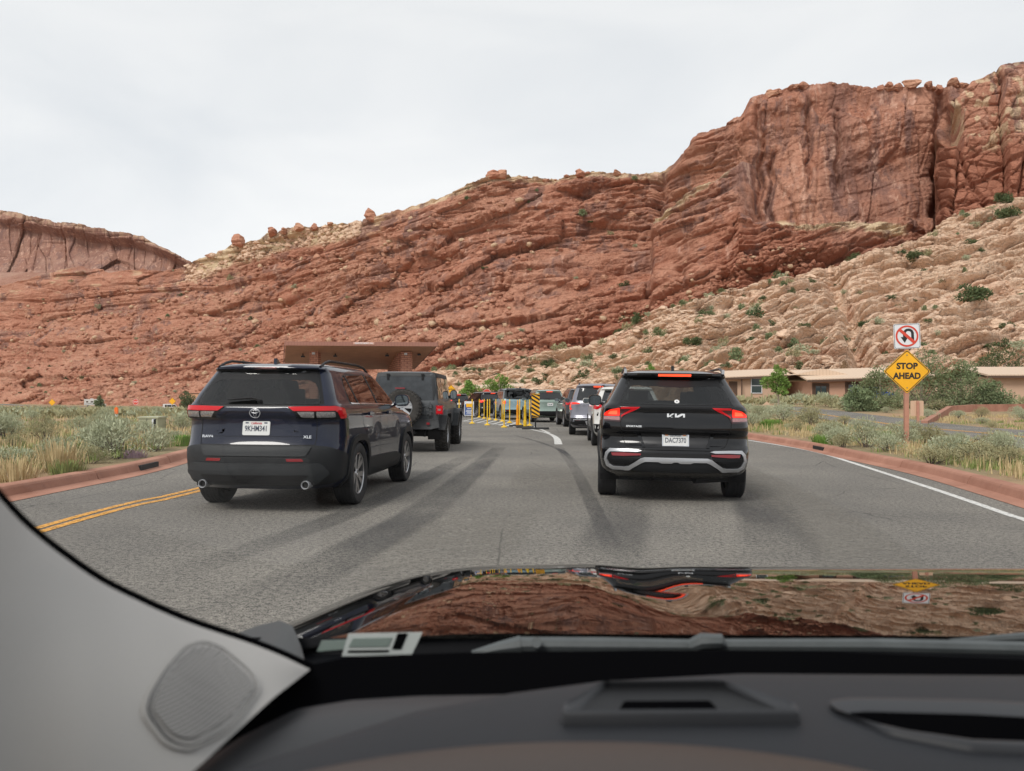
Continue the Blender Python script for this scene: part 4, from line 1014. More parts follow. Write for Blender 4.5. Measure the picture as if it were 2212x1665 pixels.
# ================================================================== BLACK SUV (right, near)
def black_suv():
    root = empty('suv', (0, 0, 0), 0, 'black suv with Georgia plate and lit brake lights, nearest on the right lane', 'suv')
    rows = [(.30, .22, 4.36, .80, .40, 3, .6), (.36, .08, 4.5, .87, .42, 3, .6), (.42, .03, 4.55, .905, .42, 3, .6), (.52, .0, 4.62, .922, .40, 3, .6), (.62, .01, 4.65, .930, .40, 3, .6), (.66, .03, 4.65, .930, .38, 3, .6),
            (.72, .095, 4.65, .930, .36, 3, .6), (.80, .115, 4.63, .928, .36, 3, .6), (.84, .10, 4.6, .926, .36, 3, .6), (.87, .045, 4.58, .925, .36, 3, .6), (.95, .05, 4.5, .922, .36, 3.1, .6), (1.04, .075, 4.2, .916, .36, 3.1, .7), (1.10, .085, 3.95, .908, .34, 3.2, .7),
            (1.155, .07, 3.62, .895, .32, 3.2, .6), (1.18, .085, 3.5, .875, .30, 3.2, .5), (1.195, .115, 3.45, .85, .28, 3.2, .4), (1.30, .21, 3.22, .79, .27, 3.2, .35), (1.44, .335, 2.92, .715, .26, 3.2, .3), (1.535, .41, 2.72, .665, .25, 3.2, .3),
            (1.555, .29, 2.66, .655, .25, 3, .3), (1.585, .31, 2.55, .64, .26, 3, .35), (1.61, .38, 2.38, .60, .3, 2.6, .4), (1.628, .58, 2.18, .53, .4, 2.4, .5), (1.638, .95, 1.9, .36, .4, 2.2, .4)]
    B = Body(rows, dz=.028)
    rg = rnd([(-.66, 1.20), (0, 1.187), (.66, 1.20), (.655, 1.235), (.545, 1.535), (-.545, 1.535), (-.655, 1.235)], .04)
    qw = [(.84, 1.235), (1.05, 1.22), (.98, 1.44), (.88, 1.43)]
    rw = [(1.10, 1.215), (2.02, 1.185), (1.95, 1.53), (1.04, 1.48)]
    fw = [(2.07, 1.185), (3.18, 1.165), (3.05, 1.22), (2.6, 1.50), (2.0, 1.535)]
    ws = [(-.60, 1.22), (.60, 1.22), (.53, 1.52), (-.53, 1.52)]
    rax, fax = .97, 3.725
    B.mesh('body', [M_BLK, M_PLAST2], root, [(rax, .36, .41, .55), (fax, .36, .41, .55)], [rg], [qw, rw, fw], [ws])
    pmesh('rear_window', rg, B.wrap, .004, .006, M_TINT, root)
    top = rnd([(-.60, 1.34), (-.54, 1.533), (.54, 1.533), (.60, 1.34), (.57, 1.40), (.50, 1.425), (.05, 1.40), (-.50, 1.425), (-.57, 1.40)], .01)
    pmesh('window_border', top, B.wrap, .0055, .001, M_PLAST2, root)
    K = lambda px: [(a*1.045, b) for a, b in pip(px, 1224, 1590, 938, -.0105)]
    for sg in (-1, 1):
        S = lambda u, v, o, sg=sg: B.side(u, v, o, sg)
        for poly, nm, m in ((qw, 'quarter_window', M_GLASS), (rw, 'side_window', M_GLASS), (fw, 'side_window', M_TINT)):
            pmesh(nm, rnd(poly, .03), S, .003, .006, m, root)
        pmesh('window_frame', ribbon([(.82, 1.222), (1.07, 1.20), (2.04, 1.17), (3.22, 1.15)], .016), S, .009, .008, M_PLAST2, root)
        for ya in (rax, fax): arch_ring(B, root, ya, .395, .37, .065, M_PLAST2, sg, .022, .28, squar=.3)
        pmesh('sill_cladding', [(1.42, .32), (3.25, .32), (3.25, .44), (2.9, .48), (1.45, .48)], S, .02, .03, M_PLAST2, root)
        for yh in (1.34, 2.33):
            p = S(yh, 1.03, .02); mb = MB(); mb.box(p+Vector((sg*.015, .08, 0)), (.02, .22, .03)); mb.build('door_handle', M_BLK, root)
        sm = (lambda p: p) if sg > 0 else mir
        base = [(.42, 1.155), (.655, 1.155), (.655, 1.02), (.625, 1.055)]
        lamp = pmesh('tail_lamp', sm(rnd([(.425, 1.158), (.66, 1.155), (.70, 1.145), (.80, 1.12), (.90, 1.06), (.90, .985), (.665, .975), (.66, 1.00), (.62, 1.06)], .008)), B.wrap, .010, .02, M_LDARK, root)
        pmesh('lamp_bar', sm(rnd([(.425, 1.157), (.66, 1.155), (.66, 1.135), (.53, 1.138), (.655, 1.055), (.655, 1.03), (.62, 1.055), (.455, 1.14)], .004)), B.wrap, .016, .008, M_RED, lamp)
        pmesh('brake_lens', sm(rnd([(.672, 1.148), (.80, 1.125), (.885, 1.075), (.89, 1.045), (.672, 1.045)], .012)), B.wrap, .018, .01, M_REDL, lamp)
        pmesh('brake_bulb', sm(rnd([(.70, 1.118), (.79, 1.108), (.825, 1.065), (.70, 1.062)], .012)), B.wrap, .021, .005, M_REDH, lamp)
        pmesh('clear_lens', sm(rnd([(.672, 1.038), (.89, 1.038), (.89, 1.0), (.672, .992)], .008)), B.wrap, .018, .01, M_CLRP, lamp)
        # bumper corner: silver frame, honeycomb, reflector
        grille = pmesh('bumper_grille', sm(rnd([(.40, .615), (.78, .63), (.84, .54), (.78, .455), (.62, .455), (.44, .545)], .02)), B.wrap, .008, .01, M_PLAST2, root)
        for r_ in range(6):
            for c_ in range(11):
                u = .45+c_*.036+(.018 if r_ % 2 else 0); v = .475+r_*.021
                if inpoly(u, v, [(.42, .60), (.80, .60), (.82, .54), (.77, .47), (.62, .47), (.46, .54)]):
                    pmesh('honeycomb', sm(ribbon(arc(u, v, .014, 30, 330, 5), .004)), B.wrap, .014, .004, M_PLAST, grille, .2)
        pmesh('reflector', sm(rnd([(.41, .60), (.415, .578), (.53, .574), (.62, .565), (.76, .566), (.775, .602), (.62, .606)], .008)), B.wrap, .022, .012, M_DKRED, root)
        pmesh('bumper_trim', sm([(.40, .628), (.45, .640), (.62, .645), (.80, .647), (.86, .60), (.885, .52), (.85, .44), (.76, .405), (.60, .405), (.60, .435), (.76, .437), (.81, .46), (.845, .52), (.82, .58), (.79, .612), (.62, .617), (.46, .615)]), B.wrap, .020, .02, M_SILV, root)
        mirror(B, root, 2.95, 1.17, sg, M_BLK)
    tr = [(-.61, .437), (-.56, .445), (-.42, .535), (-.37, .55), (-.20, .55), (-.155, .525), (-.06, .525), (-.03, .545), (.03, .545), (.06, .525), (.155, .525), (.20, .55), (.37, .55), (.42, .535), (.56, .445), (.61, .437),
          (.61, .405), (.55, .405), (.41, .495), (.36, .507), (.215, .507), (.17, .49), (.155, .40), (-.155, .40), (-.17, .49), (-.215, .507), (-.36, .507), (-.41, .495), (-.55, .405), (-.61, .405)]
    up = tr[:16]; 
    pmesh('bumper_skid_trim', [(-.61, .437), (-.56, .447), (-.42, .540), (-.37, .556), (.37, .556), (.42, .540), (.56, .447), (.61, .437), (.61, .405), (.55, .405), (.40, .495), (.36, .510), (.21, .510), (.17, .496), (.05, .496), (.02, .510), (-.02, .510), (-.05, .496), (-.17, .496), (-.21, .510), (-.36, .510), (-.40, .495), (-.55, .405), (-.61, .405)], B.wrap, .024, .02, M_SILV, root, .06)
    pmesh('bumper_valance', [(-.53, .40), (-.40, .49), (-.36, .505), (.36, .505), (.40, .49), (.53, .40), (.30, .385), (-.30, .385)], B.wrap, .014, .01, M_PLAST, root)
    pmesh('bumper_grille', [(-.41, .61), (.41, .61), (.41, .565), (.36, .56), (-.36, .56), (-.41, .565)], B.wrap, .006, .004, M_PLAST2, root)
    pmesh('bumper', rnd([(-.92, .70), (-.80, .70), (-.60, .665), (.60, .665), (.80, .70), (.92, .70), (.95, .655), (.60, .645), (-.60, .645), (-.95, .655)], .01), B.wrap, .010, .012, M_BLK, root)
    # plate recess and tailgate pressings
    pmesh('plate_recess', rnd([(-.42, .845), (.42, .845), (.36, .675), (-.36, .675)], .015), B.wrap, .002, .002, mat('satin_black_paint', (.02, .02, .022), .35), root)
    for sg in (-1, 1):
        sm = (lambda p: p) if sg > 0 else mir
        pmesh('recess_edge', sm([(.47, .86), (.43, .86), (.36, .672), (.395, .672)]), B.wrap, .012, .012, M_BLK, root)
    pmesh('tailgate_crease', rnd([(-.64, .875), (.64, .875), (.60, .845), (-.60, .845)], .006), B.wrap, .008, .01, M_PLAST2, root)
    pmesh('lamp_bridge', rnd([(-.44, 1.152), (.44, 1.152), (.40, 1.128), (-.40, 1.128)], .006), B.wrap, .003, .004, M_PLAST2, root)
    seams(B, root, [[(.665, 1.17), (.663, .95), (.64, .80), (.60, .70), (.52, .665), (.3, .655), (0, .655)], [(0, 1.163), (.5, 1.163), (.66, 1.168)]],
          [[(2.03, 1.16), (2.04, .8), (2.0, .42)], [(1.10, 1.2), (1.16, .95), (1.36, .82), (1.42, .5)], [(3.2, 1.13), (3.24, .8), (3.2, .66)], [(.42, .98), (.5, .68)], [(2.0, 1.16), (3.2, 1.14)]])
    for yv in (rax, fax):
        for sx in (-1, 1): wheel(root, sx*.812, yv, .362, .235, 'kia')
        well(root, yv, .41, .37, .56, .90)
    # lettering on the tailgate
    M_BADGE = mat('badge_silver', (.80, .80, .80), .25, .6)
    mb = MB(); fn = lambda u, v, t: B.wrap(u, 1.062+v, .006+t)
    w_, h_ = .022, .046
    for poly in ([(-.105, 0), (-.083, 0), (-.083, .046), (-.105, .046)], [(-.083, .016), (-.045, .046), (-.018, .046), (-.066, .012), (-.060, .008), (-.028, 0), (-.054, 0), (-.083, .010)],
                 [(-.012, .046), (.010, .046), (.010, .018), (.062, .046), (.106, .046), (.106, 0), (.084, 0), (.084, .030), (.030, 0), (-.012, 0)]):
        pmesh('maker_badge', [(u, v+1.062-.023) for u, v in poly], B.wrap, .012, .008, M_BADGE, root, .2)
    text_mesh('model_badge', 'SPORTAGE', .030, M_BADGE, root, B.wrap(-.50, .925, .010), (1, 0, 0), (0, .1, 1), .004, .001, 1.28)
    plate(B, root, .762, 'GEORGIA', 'DAC7370', M_INK, M_INK, M_CHROME)
    st = MB(); c = B.wrap(.015, 1.225, .008)
    st.prism([(.032*math.cos(t)*(1 if i % 2 else .9), .024*math.sin(t)*(1 if i % 2 else .9)) for i, t in enumerate(np.linspace(0, 2*math.pi, 25)[:-1])], lambda u, v, t: B.wrap(.015+u, 1.228+v, .006+t), 0, .001); st.build('window_sticker', M_PLATE, root)
    st = MB(); st.prism([((.012 if i % 2 else .005)*math.cos(t), (.012 if i % 2 else .005)*math.sin(t)) for i, t in enumerate(np.linspace(math.pi/2, 2.5*math.pi, 11)[:-1])], lambda u, v, t: B.wrap(.015+u, 1.228+v, .0075+t), 0, .001); st.build('sticker_star', M_INK, root)
    pmesh('high_brake_lamp', rnd([(-.20, 1.547), (.20, 1.547), (.20, 1.568), (-.20, 1.568)], .004), B.wrap, .006, .006, M_REDH, root)
    fin(B, root, .62, M_BLK); rail(B, root, .60, .42, 2.6, .05, M_DALLOY)
    for sg in (-1, 1):
        mb = MB(); mb.box((sg*.60, .44, B.zat(.59, .46)+.028), (.032, .05, .055)); mb.build('rail_foot', M_SILV, root)
    pmesh('windscreen', ws, B.front, .004, 0, M_CLEAR, root)
    mb = MB(); mb.bar((.25, .35, .30), (.55, .45, .31), .075, .075, 12); mb.bar((-.55, .45, .31), (-.25, .35, .30), .05, .05, 12); mb.box((0, .75, .30), (1.2, .12, .06)); mb.build('exhaust_silencer', M_PLAST, root)
    seats(root, 1.12); floorpan(root, 4.65, .66)
    return root
def place(o, x, y, yaw, rx=0, ry=0): o.location = (x, y, gz1(x, y)+.0); o.rotation_euler = (rx, ry, -R_(yaw)); return o
SUV1 = navy_suv(); place(SUV1, -2.78, 8.72, 4.6)
SUV2 = black_suv(); place(SUV2, 1.96, 9.70, 6.5, 0, R_(.5))
# ================================================================== OTHER VEHICLES
def generic_suv(label, paint, L=4.7, W=1.88, H=1.72, style='plain', lamp='bar', lit=False, roofm=None, plate_txt=None, boxy=0, clad=True, lampz=(.98, 1.14), res=.04, name='suv', cat='suv', group=None, rails=True, hi=True, glass=None, wr=.36, lampw=.42, pl_z=.86):
    root = empty(name, (0, 0, 0), 0, label, cat, group)
    h = W/2; n = 3+boxy*3; B_ = .30-.12*boxy; g = (H-1.15)/.5
    zz = lambda t: 1.15+(H-1.15)*t     # greenhouse heights
    sl = 1-boxy*.65
    rows = [(.28, .18, L-.3, h*.90, B_, n, .6), (.36, .04, L-.12, h*.965, B_, n, .6), (.48, .0, L-.02, h*.985, B_, n, .6), (.62, .0, L, h, B_, n, .6), (.66, .05, L, h, B_, n, .6), (.80, .07, L-.02, h, B_, n, .6), (1.0, .08, L-.3-.1*boxy, h*.99, B_, n, .6-.2*boxy),
            (1.08, .075, L-.85+.35*boxy, h*.98, B_, n, .6), (1.14, .09, L-1.22+.3*boxy, h*.95, B_, n, .5), (zz(.05), .12, L-1.28+.25*boxy, h*.92, B_*.85, n, .4), (zz(.4), .12+.12*sl, L-1.62+.35*boxy, h*(.86+.05*boxy), B_*.8, n, .35), (zz(.78), .12+.24*sl, L-1.98+.6*boxy, h*(.77+.10*boxy), B_*.8, n, .3),
            (zz(.83), .10+.15*sl, L-2.03+.6*boxy, h*(.755+.10*boxy), B_*.8, n, .3), (zz(.90), .12+.16*sl, L-2.15+.6*boxy, h*(.73+.11*boxy), B_*.8, n, .35), (zz(.96), .2+.2*sl, L-2.35+.6*boxy, h*(.67+.13*boxy), .35, 2.6, .4), (H, .7, L-2.7+.5*boxy, h*.45, .4, 2.3, .4)]
    B = Body(rows, dz=res, ns=30)
    tw = lambda z: B.par(z)[2]
    z0, z1 = zz(.08), zz(.76)
    rg = rnd([(-tw(z0)*.84, z0), (tw(z0)*.84, z0), (tw(z1)*.84, z1), (-tw(z1)*.84, z1)], .05)
    rax, fax = L*.205, L*.79
    B.mesh('body', [paint, M_PLAST2], root, [(rax, wr, wr+.04, h*.6), (fax, wr, wr+.04, h*.6)])
    gm = glass or M_GLASS
    pmesh('rear_window', rg, B.wrap, .004, .006, gm, root, .12)
    yf = B.par(z0)[1]
    for sg in (-1, 1):
        S = lambda u, v, o, sg=sg: B.side(u, v, o, sg); sm = (lambda p: p) if sg > 0 else mir
        for a, b in ((.115+.03*boxy, .235), (.25, .445), (.46, .665)):
            yl, yh = a*L, b*L
            y2 = min(yh, B.par(zz(.70))[1]-.12); y1 = max(yl, B.par(zz(.7))[0]+.22)
            poly = [(yl+.03, zz(.10)), (yh, zz(.08)), (y2, zz(.72)), (y1, zz(.74))]
            pmesh('side_window', rnd(poly, .03), S, .003, .006, gm, root, .12)
        for ya in (rax, fax): arch_ring(B, root, ya, wr+.025, wr+.01, .06, M_PLAST2 if clad else paint, sg, .015, .30, squar=.3*boxy)
        if clad: pmesh('sill_cladding', [(rax+.42, .34), (fax-.42, .34), (fax-.42, .48), (rax+.42, .48)], S, .012, .02, M_PLAST2, root, .3)
        for ys in (.24, .455): pmesh('door_gap', ribbon([(ys*L, 1.10), (ys*L+.02, .5)], .012), S, .003, 0, M_SEAM, root, .2)
        za, zb = lampz; sw = h*.99+.12; 
        lens = M_REDL if lit else M_RED
        if lamp == 'bar': lp = [(sw-lampw, zb), (sw, zb-.01), (sw, za+.02), (sw-lampw*.5, za), (sw-lampw, zb-.05)]
        elif lamp == 'c': lp = [(sw-.46, zb), (sw-.05, zb+.0), (sw+.06, zb-.08), (sw+.02, za), (sw-.16, za-.02), (sw-.18, za+.03), (sw-.06, za+.045), (sw-.06, zb-.07), (sw-.46, zb-.05)]
        elif lamp == 'tall': lp = [(sw-.30, zb), (sw-.14, zb), (sw-.12, za), (sw-.28, za)]
        else: lp = [(sw-.22, zb), (sw-.02, zb), (sw+.02, za), (sw-.20, za)]
        lo = pmesh('tail_lamp', sm(rnd(lp, .01)), B.wrap, .012, .015, lens, root, .15)
        if lit:
            cx = sum(p[0] for p in lp)/len(lp); cz = sum(p[1] for p in lp)/len(lp)
            pmesh('brake_bulb', sm(rnd([(cx+.02, cz+.03), (cx+.10, cz+.03), (cx+.10, cz-.03), (cx+.02, cz-.03)], .01)), B.wrap, .018, .005, M_REDH, lo, .2)
        pmesh('reflector', sm([(h*.62, .55), (h*.80, .55), (h*.80, .52), (h*.62, .52)]), B.wrap, .010, .006, M_DKRED, root, .3)
        mirror(B, root, L-1.75+.3*boxy, 1.14, sg, paint if not boxy else M_PLAST2)
        for sx in (1,):
            for ya in (rax, fax): wheel(root, sg*(h-.115), ya, wr, .235, style)
    if clad: pmesh('bumper', rnd([(-h*1.08, .60), (h*1.08, .60), (h*1.02, .40), (.6, .33), (-.6, .33), (-h*1.02, .40)], .03), B.wrap, .010, .01, M_PLAST2, root, .15)
    for ya in (rax, fax): well(root, ya, wr+.04, wr+.01, h*.6, h*.97)
    floorpan(root, L, h*.72)
    if roofm:
        S = lambda u, v, o: B.wrap(u, v, o)
    if rails: rail(B, root, h*.64, .5, L-2.2, .045)
    if hi: pmesh('high_brake_lamp', rnd([(-.16, zz(.80)), (.16, zz(.80)), (.16, zz(.845)), (-.16, zz(.845))], .004), B.wrap, .012, .01, M_REDH if lit else M_DKRED, root, .2)
    if plate_txt: plate(B, root, pl_z, plate_txt[0], plate_txt[1], M_INK, M_INK, M_CHROME if plate_txt[1] == '' else None)
    mb = MB(); mb.tube([B.wrap(.02, z0+.02, .03), B.wrap(-.05, z0+.03, .035), B.wrap(-.30, z0+.03, .03)], [.016, .014, .008], 5); mb.build('rear_wiper', M_PLAST2, root)
    return root, B

# ------------------------------------------------------------------ dusty grey off-roader with spare wheel
def offroader():
    root = empty('off_road_vehicle', (0, 0, 0), 0, 'dusty grey boxy off-road vehicle with spare wheel on its tailgate and wide mud tyres', 'off-road vehicle')
    W = .80
    rows = [(.58, .05, 4.3, .74, .10, 7, .2), (.66, .02, 4.38, W, .08, 8, .2), (.95, .02, 4.4, W, .08, 8, .25), (1.12, .025, 4.3, W, .08, 8, .25), (1.17, .03, 3.25, W-.005, .08, 8, .15), (1.19, .045, 2.98, W-.025, .08, 8, .1),
            (1.5, .075, 2.80, W-.06, .08, 8, .1), (1.76, .105, 2.66, W-.095, .08, 7, .1), (1.82, .12, 2.62, W-.11, .10, 6, .12), (1.85, .16, 2.55, W-.14, .15, 4, .2), (1.865, .3, 2.4, W-.30, .2, 3, .3)]
    B = Body(rows, dz=.04, ns=40)
    rax, fax, wr = .78, 3.79, .41
    mb_body = B.mesh('body', [M_GREYD, M_PLAST2], root, [(rax, wr+.05, .50, .5), (fax, wr+.05, .50, .5)])
    top = M_HARD
    # removable hard top: rear frame and roof as a darker shell standing a little proud
    hs = [(-.80, 1.20), (.80, 1.20), (.725, 1.84), (-.725, 1.84)]
    pmesh('hard_top', [(-.775, 1.20), (-.735, 1.80), (-.70, 1.83), (.70, 1.83), (.735, 1.80), (.775, 1.20), (.645, 1.20), (.60, 1.745), (-.60, 1.745), (-.645, 1.20)], B.wrap, .012, .014, top, root, .12)
    pmesh('rear_window', rnd([(-.665, 1.20), (.665, 1.20), (.625, 1.755), (-.625, 1.755)], .04), B.wrap, .008, .006, M_GLASSD, root, .15)
    for sx in (-.40, .40):
        mb = MB(); c = B.wrap(sx, 1.73, .025); mb.box(c, (.05, .02, .13)); mb.box(c+Vector((0, .0, .06)), (.07, .03, .035)); mb.build('window_hinge', M_PLAST2, root)
    for sg in (-1, 1):
        S = lambda u, v, o, sg=sg: B.side(u, v, o, sg); sm = (lambda p: p) if sg > 0 else mir
        for a, b in ((.22, .78), (.86, 1.66), (1.74, 2.70)):
            pmesh('side_window', rnd([(a, 1.24), (b, 1.24), (min(b, 2.62) if b > 2 else b, 1.72), (a+.02, 1.73)], .04), S, .006, .006, M_GLASS, root, .15)
        pmesh('hard_top_side', ribbon([(.12, 1.78), (2.62, 1.78)], .09), S, .012, .012, top, root, .2)
        pmesh('door_gap', ribbon([(.82, 1.7), (.84, 1.2), (.98, .9)], .012), S, .004, 0, M_SEAM, root, .2); pmesh('door_gap', ribbon([(1.70, 1.75), (1.70, .65)], .012), S, .004, 0, M_SEAM, root, .2)
        # broad flares
        for ya, nm in ((rax, 0), (fax, 0)):
            prof = [(ya-.60, .52), (ya-.52, .86), (ya-.38, 1.0), (ya+.38, 1.0), (ya+.55, .84), (ya+.68, .50), (ya+.60, .50), (ya+.48, .80), (ya+.34, .93), (ya-.34, .93), (ya-.45, .82), (ya-.52, .52)]
            mb = MB(); mb.prism(prof, lambda u, v, t, sg=sg: (sg*(W-.04+t*(.19 if v > .7 else .15)), u, v-.04*t*(v > .9)), 0, 1); mb.build('fender_flare', M_PLASTG, root, 30)
            wheel(root, sg*.79, ya, wr, .28, 'offroad', M_MUD)
        lamp = MB(); c = Vector((sg*(W+.005), .01, .985)); lamp.box(c, (.17, .10, .21)); lo = lamp.build('tail_lamp', M_DKRED, root)
        m2 = MB(); m2.box(c+Vector((0, -.052, .0)), (.13, .01, .17)); m2.build('lamp_lens', M_RED, lo); m2 = MB(); m2.box(c+Vector((0, -.059, 0)), (.07, .01, .05)); m2.build('reversing_lens', M_CLRP, lo)
        mb = MB(); mb.box((sg*.56, -.135, .67), (.07, .02, .05)); mb.build('reflector', M_DKRED, root)
        mirror(B, root, 2.55, 1.28, sg, M_PLAST2, .17, .24, M_GLASS)
    well(root, rax, .50, wr+.05, .5, .80); well(root, fax, .50, wr+.05, .5, .80)
    # bumper, spare wheel, hinges, plate light
    mb = MB(); mb.prism([(-.80, .58), (-.78, .74), (-.60, .77), (.60, .77), (.78, .74), (.80, .58), (.62, .54), (-.62, .54)], lambda u, v, t: (u, -.13+t+abs(u)**4*.12, v), 0, .16); mb.build('rear_bumper', M_PLASTG, root, 30)
    sp = wheel(root, .0, 0, .405, .26, 'offroad', M_MUD, name='spare_wheel'); sp.rotation_euler = (0, 0, -math.pi/2); sp.location = (.0, -.20, 1.03)
    sp.rotation_euler = (R_(20), 0, math.pi/2)
    mb = MB(); mb.box((-.1, -.02, 1.0), (.30, .16, .30)); mb.build('spare_carrier', M_PLAST2, root)
    mb = MB(); mb.box((-.1, -.05, 1.475), (.22, .05, .03)); mb.bar((-.1, .02, 1.36), (-.1, -.04, 1.47), .015); o = mb.build('high_brake_lamp', M_DKRED, root)
    for zc in (.90, 1.07):
        mb = MB(); mb.box((.42, -.005, zc), (.34, .03, .05)); mb.box((.60, -.015, zc), (.05, .05, .10)); mb.build('tailgate_hinge', M_GREYD, root)
    pmesh('shut_line', ribbon([(.58, 1.17), (.58, .66)], .012), B.wrap, .004, 0, M_SEAM, root, .2); pmesh('shut_line', ribbon([(-.62, 1.17), (-.62, .66)], .012), B.wrap, .004, 0, M_SEAM, root, .2)
    mb = MB(); mb.box((.1, 2.2, .52), (1.1, 3.6, .22)); mb.box((0, rax, .40), (1.5, .12, .12)); mb.bar((.22, -.05, .46), (.22, .35, .48), .035, .035, 10); mb.bar((.42, .25, .36), (.45, .30, .60), .04, .035, 8); mb.build('underbody', M_PLAST2, root)
    mb = MB(); mb.tube([B.wrap(.1, 1.25, .03), B.wrap(.35, 1.27, .03)], .012, 5); mb.build('rear_wiper', M_PLAST2, root)
    return root
M_GREYD = mat('dusty_grey_paint', (.052, .056, .060), .42, .2, .4, .35, .15, var=(2.5, .75, 1.6)); M_HARD = mat('black_hard_top', (.018, .020, .022), .6, var=(5, .8, 1.4))
M_PLASTG = mat('dusty_plastic', (.045, .047, .050), .7, var=(6, .7, 1.4)); M_GLASSD = mat('dusty_dark_glass', (.030, .034, .038), .16, 0, .6, var=(5, .5, 1.5))
JEEP = offroader(); place(JEEP, -2.46, 18.6, 1.6)

def yawx(Y): return 0
grp = 'cars queueing at the park entrance'
o, B = generic_suv('silver grey suv with bright C-shaped brake lights, in the right lane beyond the white suv', M_LAV, 4.95, 1.98, 1.79, 'plain', 'c', True, lampz=(.90, 1.13))
pmesh('bumper_trim', rnd([(-.86, .56), (.86, .56), (.86, .535), (-.86, .535)], .005), B.wrap, .025, .01, M_SILV, o); pmesh('skid_plate', rnd([(-.45, .50), (.45, .50), (.40, .38), (-.40, .38)], .02), B.wrap, .022, .012, M_SILV, o)
place(o, 2.93, 27.4, 4)
o, B = generic_suv('white suv mostly hidden beyond the black suv in the right lane', M_WPAINT, 4.4, 1.82, 1.60, 'plain', 'bar', False)
place(o, 3.02, 21.0, 3)
o, B = generic_suv('dark grey suv just beyond the silver grey suv, its left mirror showing', M_DGREY, 4.8, 1.92, 1.72, 'plain', 'bar', False, rails=True)
place(o, 3.32, 35.5, -3)
o, B = generic_suv('pale green suv with white plate, just beyond the striped hazard marker', M_GREEN, 4.6, 1.80, 1.73, 'plain', 'block', True, plate_txt=('', 'C2E 48K'), lampz=(.95, 1.15), pl_z=.95)
place(o, 2.02, 42.4, -8)
o, B = generic_suv('boxy pale blue off-road vehicle with black roof beyond the yellow posts', M_LBLUE, 4.5, 1.92, 1.86, 'plain', 'tall', True, boxy=1, rails=False, lampz=(.92, 1.12), wr=.40, name='off_road_vehicle', cat='off-road vehicle')
hw = .96
roof = [(-.70, 1.26), (-.66, 1.80), (.66, 1.80), (.70, 1.26), (.86, 1.26), (.80, 1.855), (-.80, 1.855), (-.86, 1.26)]
pmesh('hard_top', roof, B.wrap, .022, .02, M_HARD, o, .1)
for sg in (-1, 1): pmesh('hard_top_side', ribbon([(.1, 1.78), (2.6, 1.78)], .13), lambda u, v, k, sg=sg: B.side(u, v, k, sg), .012, .012, M_HARD, o, .2)
place(o, .42, 47.8, -10)
o, B = generic_suv('black suv in the queue just left of the pale blue off-road vehicle', M_BLK, 4.6, 1.85, 1.70, 'plain', 'bar', True)
place(o, -1.15, 53.5, -22)
o, B = generic_suv('small dark suv with glowing tail lights, far down the queue near the red stop sign', M_DGREY, 4.4, 1.82, 1.62, 'plain', 'bar', True, plate_txt=('', ''), lampw=.5)
place(o, -4.0, 61.5, -12)
o, B = generic_suv('dark blue suv showing one lit tail light from behind the grey off-road vehicle', M_DBLUE, 4.6, 1.85, 1.66, 'plain', 'block', True)
place(o, -3.65, 28.6, -3)
# far cars beyond the sagebrush on the left
def farcar(px, py, Y, yaw, label, paint, L=4.6, H=1.65, box=0, name='suv', cat='car'):
    o, B = generic_suv(label, paint, L, 1.85, H, 'plain', 'block', False, res=.07, boxy=box, name=name, cat=cat, rails=False)
    p = P(px, py, Y); o.location = (p.x, p.y, gz1(p.x, p.y)+.14); o.rotation_euler = (0, 0, -R_(yaw)); return o
farcar(400, 872, 190, 70, 'distant dark blue car parked in front of the low tan building', M_BLUE)
farcar(349, 872, 210, 60, 'distant white van parked left of the yellow warning sign and flagpole', M_WPAINT, 5.0, 2.0, .6, 'van', 'van')
farcar(1842, 868, 78, 75, 'blue car parked in front of the tan house, half hidden by the big green bush', M_BLUE, 4.5, 1.6)
# recreational vehicle
def rv():
    root = empty('recreational_vehicle', (0, 0, 0), 0, 'distant white recreational vehicle parked below the red hill', 'camper')
    mb = MB(); mb.prism([(-3.6, .55), (-3.6, 3.0), (2.6, 3.05), (3.5, 2.7), (3.6, 2.15), (2.5, 2.0), (2.4, .55)], lambda u, v, t: (u, t, v), -1.2, 1.2); mb.build('camper_body', M_WPAINT, root)
    mb = MB(); mb.prism([(2.3, .5), (2.3, 1.9), (2.9, 1.85), (3.4, 1.25), (4.3, 1.1), (4.4, .5)], lambda u, v, t: (u, t, v), -1.0, 1.0); mb.build('cab', M_WPAINT, root)
    for a, b in ((-2.8, -2.1), (-1.2, -.3), (.6, 1.4), (2.75, 3.15)):
        mb = MB(); z = 1.9 if b < 2 else 1.5; mb.box(((a+b)/2, -1.205 if b < 2 else -1.01, z), (b-a, .03, .5)); mb.build('window', M_GLASS, root)
    mb = MB(); mb.box((1.9, -1.205, 1.5), (.65, .03, 1.8)); mb.build('door', M_PLATE, root)
    mb = MB(); mb.prism([(-3.5, 1.0), (-1.5, 1.25), (1.0, .95), (2.2, 1.3), (2.2, 1.12), (1.0, .8), (-1.5, 1.1), (-3.5, .9)], lambda u, v, t: (u, t, v), -1.22, -1.2); mb.build('side_stripe', M_DALLOY, root)
    for x in (-2.2, 3.6):
        for s in (-1, 1):
            mb = MB(); mb.lathe([(-.12, .38), (.12, .38), (.12, .1)], 16, 'Y', (x, s*1.05, .38)); mb.build('wheel', M_RUB, root)
    mb = MB(); mb.box((-1, 0, 3.12), (1.0, .8, .25)); mb.build('roof_unit', M_PLATE, root)
    return root
o = rv(); p = P(204, 881, 330); o.location = (p.x, p.y, gz1(p.x, p.y)+.15); o.rotation_euler = (0, 0, R_(15))
